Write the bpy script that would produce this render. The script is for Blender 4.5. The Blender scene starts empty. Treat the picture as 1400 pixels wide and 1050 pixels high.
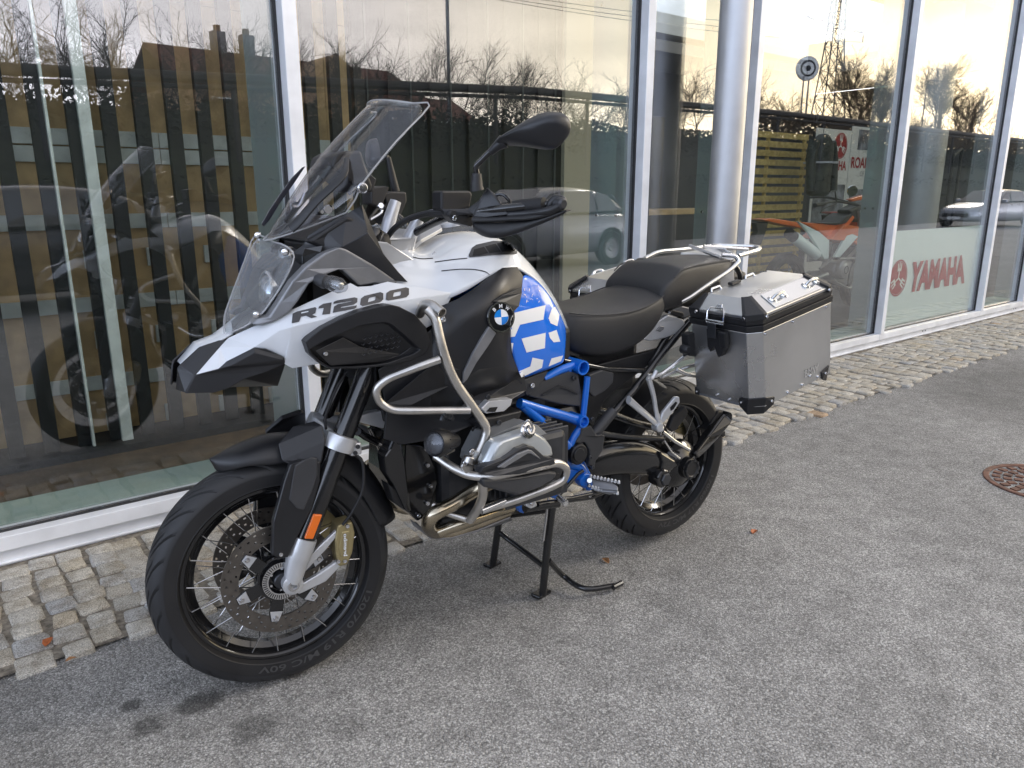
import bpy, bmesh, math, random
import numpy as np
from mathutils import Vector, Matrix, noise
from mathutils.bvhtree import BVHTree
R_ = math.radians
sc = bpy.context.scene
COL = sc.collection
# ------------------------------------------------------------ camera
cam_d = bpy.data.cameras.new('camera'); cam = bpy.data.objects.new('camera', cam_d); COL.objects.link(cam)
cam_d.sensor_width = 36; cam_d.lens = 26.403; cam_d.clip_end = 2000; cam_d.clip_start = 0.02
yaw, pit, rol = 0.6169, 0.2498, -0.0011
f = Vector((math.sin(yaw)*math.cos(pit), math.cos(yaw)*math.cos(pit), -math.sin(pit)))
r = Vector((math.cos(yaw), -math.sin(yaw), 0)); u = r.cross(f)
r2 = r*math.cos(rol)+u*math.sin(rol); u2 = -r*math.sin(rol)+u*math.cos(rol)
cam.matrix_world = Matrix(((r2.x,u2.x,-f.x,-.5593),(r2.y,u2.y,-f.y,-1.9306),(r2.z,u2.z,-f.z,1.3364),(0,0,0,1)))
sc.camera = cam
# ------------------------------------------------------------ sky, sun, exposure
SUN_AZ = Vector((0.93,-0.37,0)).normalized(); SUN_EL = R_(30)
w = bpy.data.worlds.new('World'); sc.world = w; w.use_nodes = True
nt = w.node_tree; N = nt.nodes; L = nt.links; N.clear()
out = N.new('ShaderNodeOutputWorld'); bg = N.new('ShaderNodeBackground'); bg.inputs[1].default_value = 0.1
sky = N.new('ShaderNodeTexSky'); sky.sky_type = 'NISHITA'; sky.sun_disc = False
sky.sun_elevation = SUN_EL; sky.sun_rotation = math.atan2(SUN_AZ.x, SUN_AZ.y); sky.air_density = 1; sky.dust_density = 2
tc = N.new('ShaderNodeTexCoord'); sep = N.new('ShaderNodeSeparateXYZ'); L.new(tc.outputs['Generated'], sep.inputs[0])
def wmath(op, a, b=None, c=None):
    n = N.new('ShaderNodeMath'); n.operation = op
    for i, v in enumerate((a, b, c)):
        if v is None: continue
        if isinstance(v, (int, float)): n.inputs[i].default_value = v
        else: L.new(v, n.inputs[i])
    return n.outputs[0]
def wramp(fac, stops):
    n = N.new('ShaderNodeValToRGB'); L.new(fac, n.inputs[0]); e = n.color_ramp.elements
    while len(e) < len(stops): e.new(0.5)
    for i, (p, c) in enumerate(stops): e[i].position = p; e[i].color = (*c, 1)
    return n.outputs[0]
# cloud deck: a thin overcast, warm and brighter towards the low sun
dotn = N.new('ShaderNodeVectorMath'); dotn.operation = 'DOT_PRODUCT'; L.new(tc.outputs['Generated'], dotn.inputs[0])
dotn.inputs[1].default_value = (SUN_AZ.x*math.cos(R_(8)), SUN_AZ.y*math.cos(R_(8)), math.sin(R_(8)))
near = wmath('MULTIPLY_ADD', dotn.outputs['Value'], 0.5, 0.5)
cl_col = wramp(near, [(0.0,(.62,.72,.92)),(.50,(.70,.76,.91)),(.78,(.90,.88,.93)),(.90,(.98,.90,.84)),(.96,(1.02,.90,.70)),(1.0,(1.25,1.0,.62))])
mp = N.new('ShaderNodeMapping'); L.new(tc.outputs['Generated'], mp.inputs[0]); mp.inputs['Scale'].default_value = (1.1,1.1,6.5)
nz = N.new('ShaderNodeTexNoise'); L.new(mp.outputs[0], nz.inputs[0]); nz.inputs['Scale'].default_value = 1.7; nz.inputs['Detail'].default_value = 7; nz.inputs['Roughness'].default_value = .55
var = wmath('MULTIPLY_ADD', nz.outputs[0], 1.3, 0.42)
elev = wmath('MAXIMUM', sep.outputs['Z'], 0.0)
hor = wmath('MULTIPLY_ADD', wmath('POWER', wmath('SUBTRACT', 1.0, elev), 4.0), 2.3, 0.47)
amp = wmath('MULTIPLY', wmath('MULTIPLY', var, hor), 16.5)
mulc = N.new('ShaderNodeVectorMath'); mulc.operation = 'SCALE'; L.new(cl_col, mulc.inputs[0]); L.new(amp, mulc.inputs['Scale'])
mixw = N.new('ShaderNodeMix'); mixw.data_type = 'RGBA'
L.new(sky.outputs[0], mixw.inputs[6]); L.new(mulc.outputs[0], mixw.inputs[7])
L.new(wramp(nz.outputs[0], [(0.30,(.97,)*3),(0.55,(1,)*3)]), mixw.inputs[0])
L.new(mixw.outputs[2], bg.inputs[0]); L.new(bg.outputs[0], out.inputs[0])
sl = bpy.data.lights.new('sun', 'SUN'); sun = bpy.data.objects.new('sun', sl); COL.objects.link(sun)
sl.energy = 0.8; sl.angle = R_(14); sl.color = (1.0, .93, .84)
sun.rotation_euler = Vector((SUN_AZ.x*math.cos(SUN_EL), SUN_AZ.y*math.cos(SUN_EL), math.sin(SUN_EL))).to_track_quat('Z','Y').to_euler()
sc.view_settings.view_transform = 'Standard'; sc.view_settings.look = 'None'; sc.view_settings.exposure = 0.60; sc.view_settings.gamma = 1
sc.view_settings.use_curve_mapping = False
sc.cycles.max_bounces = 10; sc.cycles.transparent_max_bounces = 16; sc.cycles.transmission_bounces = 8; sc.cycles.glossy_bounces = 5
sc.cycles.caustics_reflective = False; sc.cycles.caustics_refractive = False
# ------------------------------------------------------------ materials
MAT = {}
def mat(name, col=(.5,.5,.5), rough=.5, metal=0.0, noise_s=0, noise_a=0.0, bump=0.0, bump_s=200, rnd=0.0, coat=0.0, emit=None, spec=.5, aniso=0, col2=None, rough_var=0):
    m = bpy.data.materials.new(name); m.use_nodes = True; n = m.node_tree.nodes; l = m.node_tree.links
    b = n['Principled BSDF']; b.inputs['Base Color'].default_value = (*col, 1); b.inputs['Roughness'].default_value = rough; b.inputs['Metallic'].default_value = metal
    b.inputs['Coat Weight'].default_value = coat; b.inputs['Coat Roughness'].default_value = .04; b.inputs['Specular IOR Level'].default_value = spec
    b.inputs['Anisotropic'].default_value = aniso
    tc = n.new('ShaderNodeTexCoord'); src = None
    if noise_s or rnd:
        mix = n.new('ShaderNodeMix'); mix.data_type = 'RGBA'
        mix.inputs[6].default_value = (*[c*(1-max(noise_a, rnd)) for c in col], 1)
        mix.inputs[7].default_value = (*(col2 if col2 else [min(1, c*(1+max(noise_a, rnd))) for c in col]), 1)
        f0 = None
        if noise_s:
            t = n.new('ShaderNodeTexNoise'); t.inputs['Scale'].default_value = noise_s; t.inputs['Detail'].default_value = 6; l.new(tc.outputs['Object'], t.inputs[0])
            rp = n.new('ShaderNodeValToRGB'); rp.color_ramp.elements[0].position = .32; rp.color_ramp.elements[1].position = .68; l.new(t.outputs[0], rp.inputs[0]); f0 = rp.outputs[0]
            if rough_var:
                mr = n.new('ShaderNodeMapRange'); l.new(t.outputs[0], mr.inputs[0]); mr.inputs[1].default_value=.3; mr.inputs[2].default_value=.7
                mr.inputs[3].default_value = max(0,rough-rough_var); mr.inputs[4].default_value = rough+rough_var; l.new(mr.outputs[0], b.inputs['Roughness'])
        if rnd:
            oi = n.new('ShaderNodeObjectInfo')
            if f0:
                ad = n.new('ShaderNodeMix'); ad.data_type = 'FLOAT'; ad.inputs[0].default_value = .5; l.new(oi.outputs['Random'], ad.inputs[2]); l.new(f0, ad.inputs[3]); f0 = ad.outputs[0]
            else: f0 = oi.outputs['Random']
        l.new(f0, mix.inputs[0]); l.new(mix.outputs[2], b.inputs['Base Color'])
    if bump:
        t2 = n.new('ShaderNodeTexNoise'); t2.inputs['Scale'].default_value = bump_s; t2.inputs['Detail'].default_value = 3; l.new(tc.outputs['Object'], t2.inputs[0])
        bp = n.new('ShaderNodeBump'); bp.inputs['Strength'].default_value = bump; bp.inputs['Distance'].default_value = .002; l.new(t2.outputs[0], bp.inputs['Height']); l.new(bp.outputs[0], b.inputs['Normal'])
    if emit: b.inputs['Emission Color'].default_value = (*emit[:3], 1); b.inputs['Emission Strength'].default_value = emit[3]
    MAT[name] = m; return m
def glassmat(name, tint, ior=1.5, haze=0.0, refl=None, rough=0.0):
    """thin clear sheet: Fresnel mirror over a tinted transparent body"""
    m = bpy.data.materials.new(name); m.use_nodes = True; n = m.node_tree.nodes; l = m.node_tree.links; n.clear()
    o = n.new('ShaderNodeOutputMaterial'); tr = n.new('ShaderNodeBsdfTransparent'); tr.inputs[0].default_value = (*tint, 1)
    gl = n.new('ShaderNodeBsdfGlossy'); gl.inputs['Roughness'].default_value = rough
    if refl: gl.inputs[0].default_value = (*refl, 1)
    fr = n.new('ShaderNodeFresnel'); fr.inputs[0].default_value = ior
    geo = n.new('ShaderNodeNewGeometry')
    mx = n.new('ShaderNodeMixShader')
    # Fresnel uses 1/ior on the back of a face: feed it the plain ior there too, the sheet is thin
    sel = n.new('ShaderNodeMix'); sel.data_type = 'FLOAT'; l.new(geo.outputs['Backfacing'], sel.inputs[0]); sel.inputs[2].default_value = ior; sel.inputs[3].default_value = 1/ior
    l.new(sel.outputs[0], fr.inputs[0])
    l.new(fr.outputs[0], mx.inputs[0]); l.new(tr.outputs[0], mx.inputs[1]); l.new(gl.outputs[0], mx.inputs[2])
    last = mx.outputs[0]
    if haze:
        df = n.new('ShaderNodeBsdfDiffuse'); df.inputs[0].default_value = (.8,.8,.82,1); m2 = n.new('ShaderNodeMixShader'); m2.inputs[0].default_value = haze
        l.new(last, m2.inputs[1]); l.new(df.outputs[0], m2.inputs[2]); last = m2.outputs[0]
    l.new(last, o.inputs[0]); MAT[name] = m; return m

mat('white_paint', (.70,.73,.77), .22, coat=.9)
mat('blue_paint', (.004,.165,.80), .2, coat=.9)
mat('blue_frame', (.006,.14,.62), .3, coat=.5)
mat('black_plastic', (.011,.011,.0125), .46, bump=.25, bump_s=900, noise_s=6, noise_a=.25, rough_var=.06)
mat('matte_black', (.0155,.016,.0185), .36, bump=.12, bump_s=1200, noise_s=5, noise_a=.2, rough_var=.06)
mat('grey_plastic', (.038,.039,.043), .45, bump=.2, bump_s=900, noise_s=6, noise_a=.2)
mat('gloss_black', (.012,.012,.013), .16, coat=.4, noise_s=9, noise_a=.3, rough_var=.05)
mat('rubber', (.012,.012,.0135), .62, noise_s=8, noise_a=.3, rough_var=.08, bump=.15, bump_s=500)
mat('tread_rubber', (.021,.0215,.0235), .58, noise_s=10, noise_a=.35, rough_var=.1)
mat('tyre_print', (.05,.05,.052), .6)
mat('seat_vinyl', (.015,.0155,.0175), .45, bump=.5, bump_s=700, noise_s=7, noise_a=.15)
mat('steel_tube', (.62,.60,.57), .36, 1.0, noise_s=14, noise_a=.12, rough_var=.07)
mat('chrome', (.62,.62,.63), .16, 1.0)
mat('exhaust_steel', (.46,.40,.30), .22, 1.0, noise_s=7, noise_a=.3, rough_var=.06)
mat('silver_paint', (.62,.63,.65), .34, .55, noise_s=20, noise_a=.06)
mat('grey_metal', (.26,.265,.28), .42, .6, noise_s=25, noise_a=.1)
mat('engine_grey', (.36,.37,.38), .33, .65, noise_s=12, noise_a=.15)
mat('dark_metal', (.06,.062,.068), .32, .6, noise_s=10, noise_a=.3)
mat('disc_steel', (.17,.155,.14), .36, .9, noise_s=40, noise_a=.15)
mat('brushed_alu', (.60,.60,.60), .30, .95, noise_s=4, noise_a=.10, rough_var=.07, bump=.1, bump_s=300, aniso=.4)
mat('polished_alu', (.74,.75,.76), .23, .95, noise_s=5, noise_a=.06, rough_var=.05)
mat('gold_metal', (.40,.33,.17), .38, .6)
mat('amber_lens', (.85,.17,.01), .25, coat=.5)
mat('blue_enamel', (.01,.22,.70), .2, coat=.5); mat('white_enamel', (.85,.86,.88), .2, coat=.5); mat('black_enamel', (.01,.01,.012), .15, coat=.5)
mat('decal_white', (.86,.88,.90), .25, coat=.5); mat('decal_black', (.03,.028,.03), .3, coat=.4)
mat('mirror_glass', (.85,.85,.85), .02, 1.0)
mat('lens_dark', (.03,.03,.04), .08, coat=1)
mat('black_hole', (.006,.006,.007), .8)
glassmat('clear_screen', (.88,.88,.90), 1.5, haze=.003); glassmat('guard_screen', (.93,.95,.96), 1.6, haze=.07); glassmat('headlight_glass', (.88,.9,.91), 1.5, haze=.30)
glassmat('lens_clear', (.8,.82,.85), 1.5, haze=.05)
# ------------------------------------------------------------ object helpers
def link(o, parent=None):
    COL.objects.link(o)
    if parent is not None: o.parent = parent
    return o
def tag(o, label=None, cat=None, group=None, kind=None):
    if label: o['label'] = label
    if cat: o['category'] = cat
    if group: o['group'] = group
    if kind: o['kind'] = kind
    return o
def empty(name, loc=(0,0,0), parent=None):
    o = bpy.data.objects.new(name, None); o.location = loc; o.empty_display_size = .1; return link(o, parent)
def mesh(name, verts, faces, m, parent=None, smooth=False, out=None, sub=0, solid=0, bevel=0, seg=2, angle=35, recalc=False):
    me = bpy.data.meshes.new(name); me.from_pydata([tuple(v) for v in verts], [], faces)
    if recalc or out is not None:
        bm = bmesh.new(); bm.from_mesh(me)
        if recalc: bmesh.ops.recalc_face_normals(bm, faces=bm.faces)
        if out is not None:
            bmesh.ops.recalc_face_normals(bm, faces=bm.faces)
            s = sum((fc.normal*fc.calc_area() for fc in bm.faces), Vector())
            if s.dot(Vector(out)) < 0: bmesh.ops.reverse_faces(bm, faces=bm.faces)
        bm.to_mesh(me); bm.free()
    me.validate(); me.update()
    if m: me.materials.append(MAT[m] if isinstance(m, str) else m)
    o = bpy.data.objects.new(name, me); link(o, parent)
    if sub: d = o.modifiers.new('s', 'SUBSURF'); d.levels = d.render_levels = sub
    if solid: d = o.modifiers.new('t', 'SOLIDIFY'); d.thickness = solid; d.offset = -1
    if bevel: d = o.modifiers.new('b', 'BEVEL'); d.width = bevel; d.segments = seg; d.limit_method = 'ANGLE'; d.angle_limit = R_(angle)
    if smooth or sub: me.polygons.foreach_set('use_smooth', [True]*len(me.polygons))
    if (smooth == 'auto'):
        me.polygons.foreach_set('use_smooth', [True]*len(me.polygons)); me.set_sharp_from_angle(angle=R_(32))
    return o
def tess(pts):
    from mathutils.geometry import tessellate_polygon
    return [tuple(t) for t in tessellate_polygon([[Vector(p) for p in pts]])]
def panel(name, pts, m, parent, th=.006, bevel=.0015, out=(0,-1,0), faces=None, smooth=False, sub=0, crease=False):
    if faces is None:
        nrm = Vector()
        for a, b in zip(pts, pts[1:]+pts[:1]): nrm += Vector(a).cross(Vector(b))
        faces = tess(pts)
    o = mesh(name, pts, faces, m, parent, smooth=smooth, out=out, sub=sub, solid=th, bevel=bevel, seg=2, angle=28)
    return o
def skin(name, rows, m, parent, th=.005, sub=2, out=(0,-1,.3), closed=False):
    n = len(rows[0]); v = [p for rw in rows for p in rw]; fc = []
    for i in range(len(rows)-1):
        for j in range(n-1 if not closed else n):
            fc.append((i*n+j, i*n+(j+1)%n, (i+1)*n+(j+1)%n, (i+1)*n+j))
    return mesh(name, v, fc, m, parent, smooth=True, out=out, sub=sub, solid=th)
def loft(name, loops, m, parent, sub=1, cap=True, bevel=0, smooth=True):
    n = len(loops[0]); v = [p for lp in loops for p in lp]; fc = []
    for i in range(len(loops)-1):
        for j in range(n): fc.append((i*n+j, i*n+(j+1)%n, (i+1)*n+(j+1)%n, (i+1)*n+j))
    if cap: fc.append(tuple(range(n))[::-1]); fc.append(tuple((len(loops)-1)*n+j for j in range(n)))
    return mesh(name, v, fc, m, parent, smooth=smooth, sub=sub, recalc=True, bevel=bevel)
def prism(name, pts, d, m, parent, bevel=.003, scale=1.0, seg=2, smooth=False):
    """outline pushed along d; the far outline may be scaled about its centre"""
    c = sum((Vector(p) for p in pts), Vector())/len(pts); d = Vector(d); n = len(pts)
    v = [Vector(p) for p in pts]+[c+(Vector(p)-c)*scale+d for p in pts]
    t = tess(pts); fc = list(t)+[tuple(i+n for i in reversed(q)) for q in t]+[(i, (i+1)%n, (i+1)%n+n, i+n) for i in range(n)]
    return mesh(name, v, fc, m, parent, recalc=True, bevel=bevel, seg=seg, smooth=smooth)
def puff(name, pts, m, parent, bulge=.03, back=.03, out=(0,-1,0), prof=((1,0),(.93,.55),(.75,.85),(.4,1),(.0,1.05)), sub=1, center=None):
    """cushion-like cover: outline drawn in towards its centre while rising by bulge"""
    c = Vector(center) if center else sum((Vector(p) for p in pts), Vector())/len(pts); o_ = Vector(out).normalized(); loops = []
    loops.append([Vector(p)-o_*back for p in pts])
    for s, h in prof[:-1]: loops.append([c+(Vector(p)-c)*s+o_*(h*bulge) for p in pts])
    n = len(pts); v = [p for lp in loops for p in lp]; fc = []
    for i in range(len(loops)-1):
        for j in range(n): fc.append((i*n+j, i*n+(j+1)%n, (i+1)*n+(j+1)%n, (i+1)*n+j))
    v.append(c+o_*prof[-1][1]*bulge); k = len(v)-1; b = (len(loops)-1)*n
    for j in range(n): fc.append((b+j, b+(j+1)%n, k))
    return mesh(name, v, fc, m, parent, smooth=True, out=out, sub=sub)
def catmull(pts, n=6, closed=False):
    P_ = [Vector(p) for p in pts]
    if n <= 1 or len(P_) < 3: return P_
    o = []; k = len(P_)
    rng = range(k) if closed else range(k-1)
    for i in rng:
        a = P_[(i-1)%k] if (closed or i > 0) else P_[0]*2-P_[1]; b = P_[i]; c = P_[(i+1)%k]; d = P_[(i+2)%k] if (closed or i+2 < k) else P_[-1]*2-P_[-2]
        for j in range(n):
            t = j/n; o.append(.5*((2*b)+(-a+c)*t+(2*a-5*b+4*c-d)*t*t+(-a+3*b-3*c+d)*t**3))
    if not closed: o.append(P_[-1])
    return o
def round_path(pts, rad, n=5):
    """straight runs with rounded corners, as bent tube"""
    P_ = [Vector(p) for p in pts]; o = [P_[0]]
    for i in range(1, len(P_)-1):
        a, b, c = P_[i-1], P_[i], P_[i+1]; l1 = (a-b).length; l2 = (c-b).length; k = min(rad, l1*.48, l2*.48)
        s = b+(a-b).normalized()*k; e = b+(c-b).normalized()*k
        for j in range(n+1):
            t = j/n; o.append(s*(1-t)**2+b*2*t*(1-t)+e*t*t)
    o.append(P_[-1]); return o
def sweep(path, rad, res=12, flat=1.0, up=None):
    """ring list along a path (parallel transport)"""
    k = len(path); rings = []; T = []
    for i in range(k): T.append((path[min(i+1, k-1)]-path[max(i-1, 0)]).normalized())
    nrm = T[0].orthogonal().normalized()
    if up is not None: nrm = (Vector(up)-T[0]*Vector(up).dot(T[0])).normalized()
    for i in range(k):
        nrm = (nrm-T[i]*nrm.dot(T[i]))
        nrm = nrm.normalized() if nrm.length > 1e-6 else T[i].orthogonal().normalized()
        bn = T[i].cross(nrm); rr = rad[i] if isinstance(rad, (list, tuple)) else rad
        rings.append([path[i]+nrm*math.cos(a)*rr+bn*math.sin(a)*rr*flat for a in [2*math.pi*j/res for j in range(res)]])
    return rings
def tube(name, pts, rad, m, parent, bend=0, smooth_n=0, res=12, hollow=False, flat=1.0, up=None, cap=True):
    path = round_path(pts, bend) if bend else (catmull(pts, smooth_n) if smooth_n else [Vector(p) for p in pts])
    if isinstance(rad, (list, tuple)) and len(rad) != len(path):
        k = len(path); rr = []
        for i in range(k):
            t = i/(k-1)*(len(rad)-1); a = int(min(t, len(rad)-2)); rr.append(rad[a]+(rad[a+1]-rad[a])*(t-a))
        rad = rr
    rg = sweep(path, rad, res, flat, up)
    if hollow:
        T0 = (path[1]-path[0]).normalized(); T1 = (path[-1]-path[-2]).normalized(); r0 = rad if not isinstance(rad, list) else rad[0]
        inn = lambda ring, c, d: [[c+(p-c)*.78 for p in ring], [c+(p-c)*.78+d*r0*2 for p in ring]]
        a = inn(rg[0], path[0], T0); b = inn(rg[-1], path[-1], -T1)
        rg = [a[1], a[0]]+rg+[b[0], b[1]]
    n = res; v = [p for lp in rg for p in lp]; fc = []
    for i in range(len(rg)-1):
        for j in range(n): fc.append((i*n+j, i*n+(j+1)%n, (i+1)*n+(j+1)%n, (i+1)*n+j))
    if cap: fc.append(tuple(range(n))[::-1]); fc.append(tuple((len(rg)-1)*n+j for j in range(n)))
    return mesh(name, v, fc, m, parent, smooth='auto', recalc=True)
def lathe(name, prof, m, parent, seg=48, closed=False, loc=None, axis=(0,1,0), smooth='auto'):
    """prof: (radius, offset along axis) in local Y; placed with its axis along `axis` at loc"""
    n = len(prof); v = []; fc = []
    for i in range(seg):
        a = 2*math.pi*i/seg
        for rr, oo in prof: v.append((rr*math.cos(a), oo, rr*math.sin(a)))
    for i in range(seg):
        k = (i+1)%seg
        for j in range(n if closed else n-1):
            j2 = (j+1)%n; fc.append((i*n+j, i*n+j2, k*n+j2, k*n+j))
    if not closed:
        if prof[0][0] > 1e-6: fc.append(tuple(i*n for i in range(seg)))
        if prof[-1][0] > 1e-6: fc.append(tuple(i*n+n-1 for i in range(seg))[::-1])
    if loc is not None:
        q = Vector((0,1,0)).rotation_difference(Vector(axis).normalized()); v = [q@Vector(p)+Vector(loc) for p in v]
    o = mesh(name, v, fc, m, parent, smooth=smooth, recalc=True)
    bm = bmesh.new(); bm.from_mesh(o.data); bmesh.ops.remove_doubles(bm, verts=bm.verts, dist=1e-6); bmesh.ops.recalc_face_normals(bm, faces=bm.faces); bm.to_mesh(o.data); bm.free()
    if smooth == 'auto': o.data.set_sharp_from_angle(angle=R_(32))
    return o
def cyl(name, a, b, rad, m, parent, seg=20, bev=.12):
    a = Vector(a); b = Vector(b); h = (b-a).length; k = min(rad, h)*bev
    return lathe(name, [(0,0),(rad-k,0),(rad,k),(rad,h-k),(rad-k,h),(0,h)], m, parent, seg, loc=a, axis=b-a)
def bolt(loc, parent, axis=(0,-1,0), rad=.006, m='chrome', h=.004):
    return lathe('bolt', [(0,h*.5),(rad*.45,h*.5),(rad*.5,h),(rad*.85,h),(rad,h*.6),(rad,-.002),(0,-.002)], m, parent, 12, loc=loc, axis=axis)
def box(name, c, s, m, parent=None, rot=None, bevel=.003):
    hx, hy, hz = s[0]/2, s[1]/2, s[2]/2
    v = [Vector((x,y,z)) for x in (-hx,hx) for y in (-hy,hy) for z in (-hz,hz)]
    if rot is not None: v = [rot@p for p in v]
    v = [p+Vector(c) for p in v]
    return mesh(name, v, [(0,1,3,2),(4,6,7,5),(0,4,5,1),(2,3,7,6),(0,2,6,4),(1,5,7,3)], m, parent, bevel=bevel, recalc=True)
def mirror(o, c=(0,0,0), n=(0,1,0), parent='same', name=None):
    me = o.data.copy(); c = Vector(c); n = Vector(n).normalized()
    for vt in me.vertices:
        p = vt.co; vt.co = p-n*(2*(p-c).dot(n))
    me.flip_normals(); q = o.copy(); q.data = me; COL.objects.link(q); q.parent = o.parent if parent == 'same' else parent
    return q
def bvh_of(objs):
    bpy.context.view_layer.update(); dg = bpy.context.evaluated_depsgraph_get(); V = []; Fc = []
    for o in objs:
        e = o.evaluated_get(dg); me = e.to_mesh(); mw = o.matrix_world; k = len(V)
        V += [mw@v.co for v in me.vertices]; Fc += [tuple(k+i for i in p.vertices) for p in me.polygons]; e.to_mesh_clear()
    return BVHTree.FromPolygons(V, Fc)
def decal(name, tris_pts, faces, m, parent, bvh, off=.0012, d=None, cut=.012):
    """flat print laid on a curved panel: cast along d onto it"""
    bm = bmesh.new(); vs = [bm.verts.new(p) for p in tris_pts]
    for fc in faces:
        try: bm.faces.new([vs[i] for i in fc])
        except ValueError: pass
    for _ in range(4):
        es = [e for e in bm.edges if e.calc_length() > cut]
        if not es: break
        bmesh.ops.subdivide_edges(bm, edges=es, cuts=1); bmesh.ops.triangulate(bm, faces=bm.faces)
    eye = Vector((-.5593,-1.9306,1.3364)); d0 = d
    for vt in bm.verts:
        d = Vector(d0).normalized() if d0 is not None else (vt.co-eye).normalized()
        h = bvh.ray_cast(vt.co-d*.2, d, .5)
        if h[0] is not None: vt.co = h[0]-d*off
    me = bpy.data.meshes.new(name); bm.to_mesh(me); bm.free(); me.materials.append(MAT[m]); o = bpy.data.objects.new(name, me); return link(o, parent)
def polydecal(name, pts, m, parent, bvh, **k): return decal(name, pts, tess(pts), m, parent, bvh, **k)
def text_mesh(s, bold=0.0, shear=0.0, extrude=0.0):
    """outline lettering as 2D geometry normalised to a unit box"""
    cu = bpy.data.curves.new('t', 'FONT'); cu.body = s; cu.offset = bold; cu.shear = shear; cu.extrude = extrude; cu.resolution_u = 3
    o = bpy.data.objects.new('t', cu); COL.objects.link(o); bpy.context.view_layer.update()
    me = bpy.data.meshes.new_from_object(o.evaluated_get(bpy.context.evaluated_depsgraph_get())); COL.objects.unlink(o); bpy.data.objects.remove(o)
    v = [tuple(p.co) for p in me.vertices]; fc = [tuple(p.vertices) for p in me.polygons]
    x0 = min(p[0] for p in v); x1 = max(p[0] for p in v); y0 = min(p[1] for p in v); y1 = max(p[1] for p in v)
    return [((p[0]-x0)/(x1-x0), (p[1]-y0)/(y1-y0), p[2]) for p in v], fc
def text_quad(name, s, quad, m, parent, bvh=None, bold=0.0, shear=0.0, lift=.0015, out=(0,-1,0), cast=None):
    """quad: bottom-left, bottom-right, top-right, top-left corners in space"""
    v, fc = text_mesh(s, bold, shear); a, b, c, d = [Vector(q) for q in quad]; o_ = Vector(out).normalized()
    pts = [(a*(1-x)*(1-y)+b*x*(1-y)+c*x*y+d*(1-x)*y)+(o_*lift if bvh is None else o_*0) for x, y, z in v]
    if bvh is not None: return decal(name, pts, fc, m, parent, bvh, off=lift, d=cast, cut=.05)
    return mesh(name, pts, fc, m, parent, out=out)
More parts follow.
